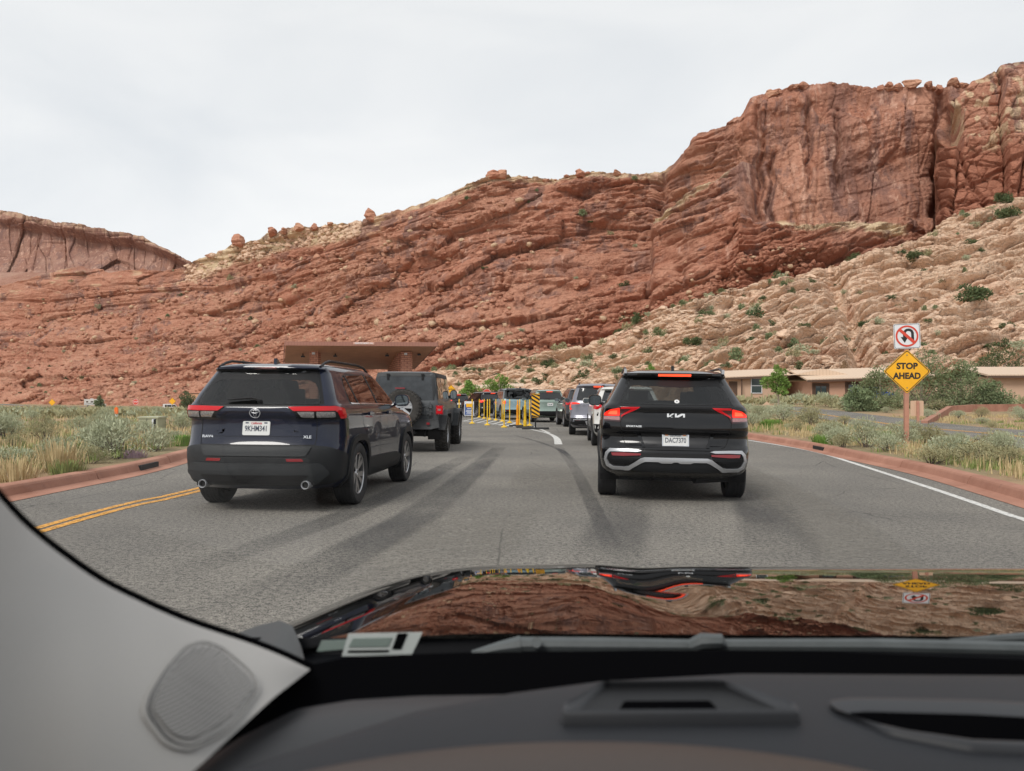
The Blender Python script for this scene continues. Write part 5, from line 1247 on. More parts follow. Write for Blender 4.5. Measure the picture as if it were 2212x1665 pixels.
# ================================================================== SIGNS, POSTS, BUILDINGS
def onground(px, py, Y=None, lift=.12):
    if Y is None: p = Gt(px, py, lift)
    else: p = P(px, py, Y)
    return Vector((p.x, p.y, 0))
M_POSTW = mat('salmon_post_paint', (.46, .22, .15), .7, var=(6, .85, 1.1)); M_SYEL = mat('sign_yellow', (.85, .42, .01), .45, var=(4, .95, 1.05)); M_SWHITE = mat('sign_white', (.70, .71, .73), .45)
M_SBLK = mat('sign_black', (.012, .012, .012), .5); M_SRED = mat('sign_red', (.62, .06, .03), .45); M_TANP = mat('tan_sign_back', (.60, .40, .27), .6); M_SBLUE = mat('sign_blue', (.05, .10, .28), .5)
M_BOLT = mat('bolt_steel', (.25, .25, .22), .4, .8); M_ORG = mat('safety_orange', (.85, .16, .02), .5); M_STEEL = mat('galvanised_post', (.38, .38, .38), .5, .6)
def slab(name, poly, m, parent, y, t=.004, rot=None):
    """upright panel in the xz plane facing the road (towards -y)"""
    mb = MB(); mb.prism(poly, lambda u, v, k: (u, y-k, v), 0, t); return mb.build(name, m, parent)
def ringpoly(name, outer, inner, m, parent, y, t=.003):
    mb = MB(); k = len(outer); vs = [(u, y-t, v) for u, v in outer]+[(u, y-t, v) for u, v in inner]+[(u, y, v) for u, v in outer]
    mb.add(vs, [(i, (i+1) % k, k+(i+1) % k, k+i) for i in range(k)]+[(i, 2*k+i, 2*k+(i+1) % k, (i+1) % k) for i in range(k)]); return mb.build(name, m, parent)
def stop_ahead():
    g = onground(1957, 966); gzv = gtop(g.x, g.y)
    root = empty('road_sign', (g.x, g.y, gzv), R_(-10), 'yellow diamond STOP AHEAD sign on a salmon wooden post by the right kerb', 'warning sign')
    Hh = 1.26+(860-797)/1750*g.y-gzv; hd = .538*g.y/18.0*0+.535
    mb = MB(); mb.box((0, 0, (Hh+.85)/2-.1), (.10, .10, Hh+1.05)); mb.build('post', M_POSTW, root)
    def dia(r): return rnd([(0, Hh-r), (r, Hh), (0, Hh+r), (-r, Hh)], .045, 4)
    d = slab('sign_panel', dia(.54), M_SYEL, root, -.055, .006)
    ringpoly('sign_border', dia(.52), dia(.498), M_SBLK, d, -.061)
    text_mesh('lettering', 'STOP', .205, M_SBLK, d, (0, -.063, Hh+.125), (1, 0, 0), (0, 0, 1), .003, .009, .98)
    text_mesh('lettering', 'AHEAD', .205, M_SBLK, d, (0, -.063, Hh-.115), (1, 0, 0), (0, 0, 1), .003, .009, .92)
    for s in (-1, 1):
        mb = MB(); mb.bar((0, -.06, Hh+s*.40), (0, -.07, Hh+s*.40), .016, .014, 8); mb.build('bolt', M_BOLT, d)
    # the square prohibition sign above hangs on the same post
    zc = Hh+.54+.325; tl = Matrix.Rotation(R_(2.2), 2)
    def rt(poly): return [tuple(tl @ Vector((u, v-zc))+Vector((0, zc))) for u, v in poly]
    q = slab('no_u_turn_panel', rt(rrect(.61, .61, .04, 4, 0, zc)), M_SWHITE, root, -.055, .006)
    ringpoly('sign_border', rt(rrect(.585, .585, .035, 4, 0, zc)), rt(rrect(.567, .567, .03, 4, 0, zc)), M_SBLK, q, -.061)
    c = [(.262*math.cos(t), zc+.262*math.sin(t)) for t in np.linspace(0, 2*math.pi, 41)[:-1]]; ci = [(u*.84, zc+(v-zc)*.84) for u, v in c]
    arrow = []
    a0 = arc(.035, zc+.06, .125, 0, 180, 14); a1 = arc(.035, zc+.06, .062, 180, 0, 14)
    slab('u_turn_arrow', rt([(.16, zc-.15)]+a0+[(-.09, zc-.02), (-.145, zc-.02), (-.058, zc-.165), (.028, zc-.02), (-.027, zc-.02)]+a1+[(.097, zc-.15)]), M_SBLK, q, -.061, .003)
    ringpoly('red_ring', rt(c), rt(ci), M_SRED, q, -.065)
    slab('red_slash', rt([(-.20, zc+.15), (-.15, zc+.20), (.20, zc-.15), (.15, zc-.20)]), M_SRED, q, -.0652, .003)
stop_ahead()
def back_sign():
    g = onground(1981, 921); zz_ = gtop(g.x, g.y)
    root = empty('road_sign', (g.x, g.y, zz_), R_(-8), 'small tan sign seen from behind, on a salmon post beside the side road', 'road sign')
    s = g.y/1750; top = 1.26+(860-860)*s-zz_; h = 33*s; w_ = 27*s
    mb = MB(); mb.box((.02, 0, (top-.02)/2), (.10, .09, top-.02)); mb.build('post', M_POSTW, root)
    slab('sign_panel', rrect(w_, h, .05, 4, 0, top-h/2), M_TANP, root, .055, .006)
back_sign()
def pedbox():
    g = onground(1660, 888); zz_ = gtop(g.x, g.y); s = g.y/1750
    root = empty('leaning_board', (g.x, g.y, zz_), 0, 'pale board leaning to one side in the sagebrush right of the black suv', 'board')
    slab('board_panel', [(-14*s, 12*s), (-4*s, 20*s), (12*s, 2*s), (2*s, -2*s)], M_TANP, root, 0, .03)
    mb = MB(); mb.bar((2*s, .05, -.3), (-2*s, .05, 14*s), .03); mb.build('post', M_POSTW, root)
pedbox()
# --- yellow lane posts
M_PYEL = mat('post_yellow', (.80, .50, .02), .45, var=(8, .85, 1.05)); M_PORG = mat('post_orange_yellow', (.85, .33, .01), .45, var=(8, .9, 1.05)); M_RUBB = mat('rubber_base', (.03, .03, .03), .8)
def lane_post(px, py, h, label, m=M_PYEL, r=.028, base=M_PYEL, group='yellow posts along the painted island'):
    p = G(px, py); root = empty('delineator_post', (p.x, p.y, .006), 0, label, 'traffic post', group)
    mb = MB(); mb.tube([(0, 0, .03), (0, 0, h*.5), (0, 0, h-.02), (0, 0, h)], [r, r, r, r*.6], 10); mb.build('post_tube', m, root, 40)
    mb = MB(); mb.lathe([(0, .14), (.03, .135), (.06, .06), (.10, r*1.3)], 16, 'Z'); mb.build('post_base', base, root, 40)
    for z in (h-.12, h-.24):
        mb = MB(); mb.lathe([(z-.03, r+.002), (z+.03, r+.002)], 10, 'Z'); mb.build('reflective_band', M_SYEL, root)
fr = [(991, 910.9), (1033.5, 914.5), (1064, 912)]
names = ['first', 'second', 'third', 'fourth']
fpts = [(938, 550), (1055, 565), (1192, 580), (1343, 600)]
bpts = [(1119, 512), (1163, 522), (1213, 530), (1268, 538), (1325, 548), (1392, 560), (1482, 578), (1572, 586)]
def z2(x, y): return ((1180+x/2.698)*.64877, (1200+y/2.698)*.64877)
ORD = ['leftmost', 'second from left', 'third from left', 'rightmost']
for i, (x, y) in enumerate(fpts):
    a, b = z2(x, y+2); lane_post(a, b, 1.2, ORD[i]+' tall yellow post in the near row of the painted island')
ORB = ['leftmost', 'second from left', 'third from left', 'fourth from left', 'fifth from left', 'third from right', 'second from right', 'rightmost']
for i, (x, y) in enumerate(bpts):
    a, b = z2(x, y); lane_post(a, b, 1.2, ORB[i]+' yellow post in the far row of the painted island', r=.026)
def channel(px, py, lab, m):
    p = G(px, py); root = empty('channelizer_post', (p.x, p.y, .006), 0, lab, 'traffic post', 'thick orange-yellow posts at the near end of the painted island')
    mb = MB(); mb.lathe([(.03, .075), (.30, .072), (.31, .06), (.70, .055), (.71, .062), (.95, .055), (.96, .03), (1.12, .03), (1.18, .02)], 14, 'Z'); mb.build('post_tube', m, root, 40)
    mb = MB(); mb.prism(rrect(.75, .42, .08, 3), lambda u, v, t: (u, v, t), 0, .06); mb.build('post_base', M_RUBB, root)
a, b = z2(1463, 592); channel(a, b, 'thick orange post with black rubber base, left one of the pair', M_PORG)
a, b = z2(1530, 604); channel(a, b, 'thick yellow post with black rubber base, nearest the striped marker', M_PYEL)
def hazard():
    a, b = z2(1624, 617); p = G(a, b); root = empty('hazard_marker', (p.x, p.y, .006), 0, 'black and yellow striped marker board at the near tip of the painted island', 'hazard marker')
    s = p.y/1750; w_, h = 17.5*s, 50*s; z0 = .50
    pl = slab('marker_board', [(-w_/2, z0), (-w_/2+.05, z0-.02), (w_/2-.05, z0-.02), (w_/2, z0), (w_/2, z0+h), (-w_/2, z0+h)], M_SYEL, root, -.02, .02)
    k = 0
    for i in range(-2, 7):
        zb = z0+i*.17
        poly = [(-w_/2, zb+.17), (w_/2, zb-.03), (w_/2, zb+.055), (-w_/2, zb+.255)]
        poly = [(u, min(max(v, z0-.015), z0+h)) for u, v in poly]
        if max(v for u, v in poly)-min(v for u, v in poly) > .05: slab('black_stripe', poly, M_SBLK, pl, -.0402, .002)
    mb = MB(); mb.prism([(-.07, z0), (.07, z0), (.025, z0-.18), (-.025, z0-.18)], lambda u, v, t: (u, t, v), -.02, .02); mb.bar((0, 0, .05), (0, 0, z0-.1), .03); mb.build('marker_stem', M_SBLK, root)
    mb = MB(); mb.prism(rrect(1.1, .45, .1, 3), lambda u, v, t: (u, v, t), 0, .07); mb.build('marker_base', M_RUBB, root)
hazard()
def toll_sign():
    a, b = z2(1028, 512); p = G(a, b); root = empty('notice_board', (p.x, p.y, .0), 0, 'small blue and white notice board behind the leftmost yellow posts', 'notice board')
    s = p.y/1750; w_ = 20.5*s; h = 31*s
    f = slab('board_panel', rrect(w_, h, .02, 3, 0, h/2+.12), M_SWHITE, root, -.02, .03)
    slab('blue_field', [(-w_*.44, .16), (w_*.44, .16), (w_*.44, h*.93), (-w_*.44, h*.93)], M_SBLUE, f, -.05, .003)
    slab('park_picture', [(-w_*.30, h*.72), (w_*.30, h*.72), (w_*.30, h*.97), (-w_*.30, h*.97)], M_SYEL, f, -.0535, .003)
    for i, (z, ww) in enumerate(((.60, .20), (.48, .30), (.40, .34), (.32, .24), (.24, .30))): slab('text_line', [(-w_*ww, h*z), (w_*ww, h*z), (w_*ww, h*z+.035), (-w_*ww, h*z+.035)], M_SWHITE, f, -.0535, .003)
    for s_ in (-1, 1):
        mb = MB(); mb.bar((s_*w_*.4, 0, 0), (s_*w_*.4, .0, .2), .02); mb.box((s_*w_*.4, 0, .02), (.05, .5, .03)); mb.build('board_leg', M_STEEL, root)
toll_sign()
def simple_sign(px, py, Y, zbase, kind, label, size, postto=None, cat='road sign'):
    c = P(px, py, Y); g0 = zbase
    root = empty('road_sign', (c.x, c.y, g0), 0, label, cat); h = c.z-g0
    mb = MB(); mb.box((0, 0, h/2), (.07, .07, h)); mb.build('post', M_STEEL, root)
    if kind == 'dia':
        d = slab('sign_panel', rnd([(0, h-size), (size, h), (0, h+size), (-size, h)], .05, 2), M_SYEL, root, -.04, .01)
        ringpoly('sign_border', [(0, h-size*.94), (size*.94, h), (0, h+size*.94), (-size*.94, h)], [(0, h-size*.88), (size*.88, h), (0, h+size*.88), (-size*.88, h)], M_SBLK, d, -.052); return root, d, h
    n = 8 if kind == 'stop' else 0
    if n:
        pts = [(size*math.cos(R_(22.5+45*i)), h+size*math.sin(R_(22.5+45*i))) for i in range(8)]
        d = slab('sign_panel', pts, M_SRED, root, -.04, .01)
        ringpoly('sign_border', [(u*.97, h+(v-h)*.97) for u, v in pts], [(u*.90, h+(v-h)*.90) for u, v in pts], M_SWHITE, d, -.052)
        text_mesh('lettering', 'STOP', size*.75, M_SWHITE, d, (0, -.055, h), (1, 0, 0), (0, 0, 1), .003, .008, .8)
    return root, d, h
r0, d, h = simple_sign(974, 841, 84, 0.0, 'dia', 'yellow diamond CAUTION sign just right of the grey off-road vehicle', .50, cat='warning sign')
text_mesh('lettering', 'CAUTION', .20, M_SBLK, d, (0, -.055, h), (1, 0, 0), (0, 0, 1), .003, .006, .85)
simple_sign(1051.5, 848.5, 74, 0.0, 'stop', 'red octagonal STOP sign above the far queue, in front of the round green tree', .40, cat='stop sign')
z = gz1(-80, 215)+.1
simple_sign(372, 866.5, 205, z, 'dia', 'distant yellow warning sign left of the flagpole', .95, cat='warning sign')
simple_sign(112.5, 869, 300, gz1(-100, 300)+.1, 'dia', 'distant yellow warning sign at the bend of the far road, left of the white camper', 1.35, cat='warning sign')
simple_sign(293, 868, 250, gz1(-100, 250)+.1, 'stop', 'distant red stop sign between the green tree and the white van', .95, cat='stop sign')
def marker_stake():
    g = onground(251, 907); zb = gtop(g.x, g.y); s = g.y/1750
    root = empty('marker_stake', (g.x, g.y, zb), 0, 'thin orange and white marker stake standing in the sagebrush field', 'marker stake')
    mb = MB(); mb.box((0, 0, 4.5*s), (.10, .06, 9*s)); mb.build('lower_post', M_SWHITE, root); mb = MB(); mb.box((0, 0, 15*s), (.16, .08, 13*s)); mb.box((0, 0, 22*s), (.07, .05, 3*s)); mb.build('orange_panel', M_ORG, root)
marker_stake()
def util_box():
    g = onground(329, 937); zb = gtop(g.x, g.y); s = g.y/1750
    root = empty('utility_cabinet', (g.x, g.y, zb), R_(8), 'low grey-green utility cabinet standing in the sagebrush field', 'utility cabinet')
    M_U = mat('cabinet_green', (.42, .42, .28), .5, var=(2, .9, 1.1)); w_ = 38*s; h = 33*s
    mb = MB(); mb.box((0, 0, h/2-.1), (w_, .9, h+.2)); mb.box((0, 0, h), (w_+.06, .96, .05)); b = mb.build('cabinet_body', M_U, root)
    mb = MB(); mb.box((w_*.30, -.455, h/2), (.10, .015, h*.86)); mb.build('door_strip', M_SWHITE, root); mb = MB(); mb.box((-w_*.06, -.454, h/2), (.015, .01, h*.9)); mb.build('door_gap', M_SBLK, root)
    mb = MB(); mb.box((w_*.36, -.457, h/2), (.06, .015, h*.80)); mb.build('vent_strip', M_PLAST, root)
util_box()
# --- flagpole
def flagpole():
    p = P(585, 868, 175); zb = gz1(p.x, p.y); root = empty('flagpole', (p.x, p.y, zb), 0, 'tall flagpole with a limp stars and stripes flag, left of the dark green bush', 'flagpole')
    h = (868-826)*.1+3.2
    mb = MB(); mb.bar((0, 0, 0), (0, 0, h), .10, .05, 8); mb.lathe([(h, .08), (h+.12, .02)], 8, 'Z'); mb.build('pole', M_SWHITE, root)
    M_F = NT('striped_flag'); sx = M_F.t.nodes.new('ShaderNodeSeparateXYZ'); M_F.t.links.new(M_F.P, sx.inputs[0])
    st = M_F.math('GREATER_THAN', M_F.math('SINE', M_F.math('MULTIPLY', sx.outputs[2], 30)), 0)
    mF = M_F.fin(M_F.mix(st, (.55, .05, .07), (.7, .68, .66)), .8)
    PT = np.array([[(-.05-u*1.25, .12*math.sin(u*7+v), h-.25-v*.95-u*.75+.05*math.sin(u*9)) for u in np.linspace(0, 1, 14)] for v in np.linspace(0, 1, 8)])
    f = link('flag', grid_mesh('flag', PT), mF, root, True)
    mb = MB(); mb.add([(-.06-u*.5, .12*math.sin(u*7+v)-.02, h-.24-v*.95-u*.5) for u, v in ((0, 0), (1, 0), (1, .5), (0, .5))], [(0, 1, 2, 3)]); mb.build('flag_canton', M_SBLUE, f)
flagpole()
# --- entrance canopy
M_BRN = mat('brown_soffit', (.52, .27, .16), .7, var=(1.5, .88, 1.08)); M_FASC = NT('brown_metal_fascia')
sx = M_FASC.t.nodes.new('ShaderNodeSeparateXYZ'); M_FASC.t.links.new(M_FASC.P, sx.inputs[0])
seam_ = M_FASC.rng(M_FASC.math('ABSOLUTE', M_FASC.math('SINE', M_FASC.math('MULTIPLY', sx.outputs[0], 14))), 0, .16)
M_FASC = M_FASC.fin(M_FASC.mix(seam_, (.16, .075, .055), (.33, .16, .12)), .5)
def brick_mat(name, c1, c2, mortar, sc):
    n = NT(name); t = n.t.nodes.new('ShaderNodeTexBrick'); 
    t.inputs['Color1'].default_value = (*c1, 1); t.inputs['Color2'].default_value = (*c2, 1); t.inputs['Mortar'].default_value = (*mortar, 1); t.inputs['Scale'].default_value = sc
    t.inputs['Mortar Size'].default_value = .025; t.inputs['Brick Width'].default_value = .45; t.inputs['Row Height'].default_value = .16
    n.put(t.inputs['Vector'], n.mapv(n.P, (1, 1, 1), (R_(90), 0, 0))); return n.fin(n.mix(n.rng(n.noise(n.P, 3, 5), .3, .7, 0, .4), t.outputs['Color'], c2), .9, n.bump(t.outputs['Fac'], .5, .02))
M_STONE = brick_mat('red_stone_courses', (.50, .22, .15), (.60, .30, .21), (.22, .10, .07), 1.0)
def canopy():
    Yf, Yb = 60, 70; fl = P(616.9, 747, Yf); frt = P(943, 746, Yf); bl = P(613.4, 797.8, Yb); br = P(892.7, 797.8, Yb)
    root = empty('entrance_canopy', ((fl.x+frt.x)/2, Yf, 0), 0, 'flat brown roof of the entrance station on stone pillars, behind the navy suv', 'entrance canopy'); o = root.location
    v = [p-o for p in (fl, frt, br, bl)]; up = Vector((0, 0, .10))
    mb = MB(); mb.add([p+Vector((0, .02, 0)) for p in v]+[p+up+Vector((0, .02, 0)) for p in v], [(0, 1, 2, 3), (7, 6, 5, 4), (1, 5, 6, 2), (2, 6, 7, 3), (3, 7, 4, 0), (0, 4, 5, 1)]); mb.build('roof', M_BRN, root)
    fa = MB(); d = .30
    fa.box(((v[0].x+v[1].x)/2, v[0].y-.03, (v[0].z+v[1].z)/2+.13), (v[1].x-v[0].x+.16, .08, d)); f = fa.build('fascia', M_FASC, root)
    for a, b in ((v[0], v[3]), (v[1], v[2])):
        mb = MB(); off = Vector((-.05 if a is v[0] else .05, 0, 0)); mb.add([a+off, b+off, b+off+Vector((0, 0, d)), a+off+Vector((0, 0, d)), a+off*2, b+off*2, b+off*2+Vector((0, 0, d)), a+off*2+Vector((0, 0, d))], [(0, 1, 2, 3), (7, 6, 5, 4), (0, 4, 5, 1), (3, 2, 6, 7)]); mb.build('fascia', M_FASC, root)
    s = P(786, 741.5, Yf)-o; mb = MB(); mb.box((s.x, s.y-.09, s.z), (1.55, .03, .17)); sg = mb.build('clearance_sign', mat('clearance_sign_pink', (.62, .36, .28), .5), root)
    text_mesh('lettering', 'MAXIMUM HEIGHT 13-6', .15, M_SWHITE, sg, (s.x, s.y-.108, s.z), (1, 0, 0), (0, 0, 1), .002, .004, .82)
    for px, Yc, w_ in ((680.5, 62.5, 18.3), (878, 62.5, 22)):
        c = P(px, 760, Yc)-o; hw = w_*Yc/1750
        k = (Yc-Yf)/(Yb-Yf); zt = v[0].z*(1-k)+v[3].z*k+.1
        mb = MB(); mb.box((c.x, c.y, zt/2), (hw, .9, zt)); pl = mb.build('stone_pillar', M_STONE, root)
        mb = MB(); mb.box((c.x, c.y-.5, zt-.18), (.22, .14, .16)); mb.build('flood_lamp', M_SWHITE, root)
    # side wall running back from the right pillar
    a = P(866, 760, 62.9)-o; b = P(852, 790, 69.5)-o
    mb = MB(); mb.add([(a.x-.25, a.y, 0), (a.x+.05, a.y, 0), (a.x+.05-1.8, b.y, 0), (a.x-.25-1.8, b.y, 0), (a.x-.25, a.y, v[0].z-.1), (a.x+.05, a.y, v[0].z-.1), (a.x+.05-1.8, b.y, v[3].z+.1), (a.x-.25-1.8, b.y, v[3].z+.1)], [(0, 1, 5, 4), (1, 2, 6, 5), (2, 3, 7, 6), (3, 0, 4, 7)]); mb.build('stone_wall', M_STONE, root)
    for px, py in ((654, 770), (724, 769), (836, 768), (905, 766)):
        c = P(px, py, 63)-o; mb = MB(); mb.bar(c, c+Vector((0, 0, .25)), .05); mb.box(c, (.26, .2, .12)); mb.build('ceiling_lamp', M_SBLK, root)
    bx = P(760, 830, 66)-o; mb = MB(); mb.box((bx.x, bx.y, 1.2), (2.6, 2.2, 2.4)); kb = mb.build('kiosk', mat('kiosk_brown', (.25, .14, .09), .7), root)
    mb = MB(); mb.box((bx.x, bx.y-1.11, 1.5), (1.8, .02, .9)); mb.build('kiosk_window', M_GLASS, root)
canopy()
# --- houses
M_STUC = mat('tan_stucco', (.56, .38, .27), .9, var=(.6, .92, 1.05), bump=(30, .2, .01)); M_STUC2 = mat('pink_tan_stucco', (.50, .30, .21), .9, var=(.6, .92, 1.05)); M_TRIM = mat('brown_trim', (.10, .055, .035), .7)
def roof_mat(nm, ax):
    n = NT(nm); sx = n.t.nodes.new('ShaderNodeSeparateXYZ'); n.t.links.new(n.P, sx.inputs[0])
    k = n.rng(n.math('ABSOLUTE', n.math('SINE', n.math('MULTIPLY', sx.outputs[ax], 9))), 0, .25)
    return n.fin(n.mix(k, (.40, .29, .20), (.66, .50, .37)), .5, None, .4)
M_ROOF = roof_mat('tan_metal_roof', 0)
def hwin(parent, x, y, z, w_, h, frame, trim=False):
    if trim: mb = MB(); mb.box((x, y-.02, z), (w_+.55, .06, h+.5)); mb.build('window_surround', M_TRIM, parent)
    mb = MB()
    for c, s_ in (((x, y-.07, z+h/2), (w_+.12, .08, .08)), ((x, y-.07, z-h/2), (w_+.12, .08, .08)), ((x-w_/2, y-.07, z), (.08, .08, h)), ((x+w_/2, y-.07, z), (.08, .08, h)), ((x, y-.065, z), (.05 if trim else w_, .06, h if trim else .06))): mb.box(c, s_)
    f = mb.build('window', frame, parent); mb = MB(); mb.box((x, y-.055, z), (w_, .02, h)); mb.build('pane', mat('house_pane', (.05, .07, .07), .08, 0, .6) if 'house_pane' not in bpy.data.materials else bpy.data.materials['house_pane'], f)
def house(label, xl, xr, Y, ytop_l, ytop_r, ybase, ridge, mstuc, wins, depth=9, gable=None, eave=.7, blank_left=None):
    a = P(xl, ybase, Y); b = P(xr, ybase, Y); zb = min(a.z, gz1((a.x+b.x)/2, Y)+.1); xm = (a.x+b.x)/2
    root = empty('house', (xm, Y, zb), 0, label, 'house'); W = b.x-a.x
    zl = P(xl, ytop_l, Y).z-zb; zr = P(xr, ytop_r, Y).z-zb
    mb = MB(); vs = [(-W/2, 0, -.5), (W/2, 0, -.5), (W/2, depth, -.5), (-W/2, depth, -.5), (-W/2, 0, zl), (W/2, 0, zr), (W/2, depth, zr), (-W/2, depth, zl)]
    mb.add(vs, [(0, 1, 5, 4), (1, 2, 6, 5), (2, 3, 7, 6), (3, 0, 4, 7), (4, 5, 6, 7)]); mb.build('wall', mstuc, root)
    e = eave; k = (zr-zl)/W
    mb = MB(); t = .16; rz = ridge
    L_ = (-W/2-e, zl-k*e); R2 = (W/2+e, zr+k*e)
    vs = [(L_[0], -e, L_[1]), (R2[0], -e, R2[1]), (R2[0], depth/2, R2[1]+rz), (L_[0], depth/2, L_[1]+rz), (R2[0], depth+e, R2[1]), (L_[0], depth+e, L_[1])]
    vs2 = [(x, y, z+t) for x, y, z in vs]
    mb.add(vs+vs2, [(3, 2, 1, 0), (5, 4, 2, 3), (6, 7, 8, 9), (9, 8, 10, 11), (0, 1, 7, 6), (1, 2, 8, 7), (2, 4, 10, 8), (4, 5, 11, 10), (5, 3, 9, 11), (3, 0, 6, 9)]); rf = mb.build('roof', M_ROOF, root)
    mb = MB(); mb.add([(L_[0], -e-.03, L_[1]-.16), (R2[0], -e-.03, R2[1]-.16), (R2[0], -e-.03, R2[1]+.06), (L_[0], -e-.03, L_[1]+.06), (L_[0], -e+.03, L_[1]-.16), (R2[0], -e+.03, R2[1]-.16)], [(0, 1, 2, 3), (0, 4, 5, 1)]); mb.build('fascia', M_TRIM, rf)
    for (px, py, w_, h, trim) in wins:
        c = P(px, py, Y); hwin(root, c.x-xm, 0, c.z-zb, w_, h, M_SWHITE if not trim else M_TRIM, trim)
    return root, W, zl, zr
r1, W, zl, zr = house('tan house with a white-framed window directly behind the small green tree', 1545, 1688, 88, 818, 812, 866, .75, M_STUC, [(1633, 833, 1.15, 1.6, False)], 7)
mb = MB(); mb.box((-W/2+1.9, -.01, 1.1), (.9, .06, 2.2)); mb.build('door', M_TRIM, r1); mb = MB(); mb.box((-W/2+2.7, -.5, 1.2), (.12, .12, 2.5)); mb.build('porch_post', M_TRIM, r1)
r2, W, zl, zr = house('tan house with two brown-framed windows, left of the big green bush', 1752, 2010, 84, 822, 814, 872, 1.1, M_STUC2, [(1772, 848, 1.2, 1.45, True), (1843, 845, 1.2, 1.45, True)], 9)
mb = MB(); gx = P(1787, 800, 84).x-r2.location.x
mb.add([(gx-3.1, 1.2, zl+.62), (gx+3.1, 1.2, zl+.62), (gx, 1.2, zl+1.30), (gx-3.1, 6, zl+.62), (gx+3.1, 6, zl+.62), (gx, 6, zl+1.30)], [(0, 1, 2), (0, 2, 5, 3), (1, 4, 5, 2)]); mb.build('roof_dormer', M_ROOF, r2)
r3, W, zl, zr = house('tan house right of the big green bushes, cut by the picture edge', 2140, 2420, 74, 813, 813, 872, .9, M_STUC, [], 9)
# low tan building on the far left
def lowb():
    Y = 200; a = P(404, 872, Y); b = P(520, 872, Y); zb = gz1(a.x, Y); root = empty('low_building', ((a.x+b.x)/2, Y, zb), 0, 'low flat-roofed tan building behind the distant dark blue car and navy suv', 'building')
    h = P(404, 850, Y).z-zb; mb = MB(); mb.box((0, 4, h/2), (b.x-a.x, 8, h)); w_ = mb.build('wall', mat('orange_tan_stucco', (.62, .34, .21), .9, var=(.4, .93, 1.05)), root)
    mb = MB(); mb.box((0, 4, h+.06), (b.x-a.x+.3, 8.3, .14)); mb.build('roof', M_TRIM, root); mb = MB(); mb.box((-2.2, -.03, h*.38), (.9, .05, 2.0)); mb.build('door', M_TRIM, root)
lowb()
# retaining kerb of red concrete by the side road, right edge
def wedge():
    pts = [Gt(a, b, .12) for a, b in ((1988, 917), (2045, 893), (2100, 890), (2240, 888))]
    root = empty('retaining_wall', (pts[0].x, pts[0].y, 0), 0, 'low red concrete retaining wall rising beside the side road at right', 'retaining wall'); mb = MB(); o = root.location
    hs = (.18, .5, .55, .55); P0 = [p-o for p in pts]
    for i in range(3):
        a, b = P0[i], P0[i+1]; za, zb = pts[i].z, pts[i+1].z; d = Vector((b.y-a.y, -(b.x-a.x), 0)).normalized()*.3
        if d.y > 0: d = -d
        vs = [(a.x, a.y, za-.3), (b.x, b.y, zb-.3), (b.x, b.y, zb+hs[i+1]), (a.x, a.y, za+hs[i]), (a.x+d.x, a.y+d.y, za-.3), (b.x+d.x, b.y+d.y, zb-.3), (b.x+d.x, b.y+d.y, zb+hs[i+1]), (a.x+d.x, a.y+d.y, za+hs[i])]
        mb.add(vs, [(0, 1, 2, 3), (7, 6, 5, 4), (3, 2, 6, 7), (0, 3, 7, 4), (1, 5, 6, 2)])
    mb.build('concrete_wall', M_KERB, root)
wedge()
# small shade shelter and pale truck beyond the queue
def shelter():
    c = P(1075, 848, 95); root = empty('shade_shelter', (c.x, c.y, gz1(c.x, c.y)), 0, 'pale shade roof beyond the queue, left of the second green tree', 'shade shelter')
    mb = MB(); z = c.z+1.0; mb.add([(-3, -2, z-.4), (3, -2, z-.1), (3, 3, z+.3), (-3, 3, z)], [(0, 1, 2, 3)]); mb.add([(-3, -2, z-.5), (3, -2, z-.2), (3, -2, z-.1), (-3, -2, z-.4)], [(0, 1, 2, 3)]); mb.build('roof', M_ROOF, root)
    for sx in (-2.6, 2.6):
        for sy in (-1.6, 2.6):
            mb = MB(); mb.bar((sx, sy, 0), (sx, sy, z-.1), .08); mb.build('post', M_TRIM, root)
shelter()
# ================================================================== PLANTS
def leaf_mat(name, c1, c2, tr=.0):
    n = NT(name); oi = n.t.nodes.new('ShaderNodeObjectInfo')
    f = n.rng(n.noise(n.P, 7, 4, .7), .35, .65); col = n.mix(f, c1, c2)
    col = n.mix(n.math('MULTIPLY', oi.outputs['Random'], .45), col, tuple((a*.6+b*.25) for a, b in zip(c1, (.5, .4, .2))))
    return n.fin(col, .85, None, .15)
M_SAGE = leaf_mat('sage_leaves', (.30, .33, .21), (.50, .52, .36)); M_SAGE2 = leaf_mat('olive_sage_leaves', (.26, .26, .14), (.44, .40, .24)); M_BUSH = leaf_mat('green_bush_leaves', (.13, .175, .085), (.24, .29, .155))
M_GREEN2 = leaf_mat('bright_green_leaves', (.12, .24, .04), (.23, .36, .09)); M_JUN = leaf_mat('dark_juniper_leaves', (.05, .085, .035), (.11, .15, .07)); M_DRY = leaf_mat('dry_grass', (.44, .33, .17), (.62, .50, .29)); M_GRASS = leaf_mat('green_grass', (.14, .20, .05), (.28, .33, .12))
M_TWIG = mat('grey_twigs', (.13, .10, .08), .9); M_TRUNK = mat('pale_trunk', (.34, .27, .21), .9, var=(8, .7, 1.2)); M_PURP = mat('purple_flowers', (.42, .30, .36), .9)
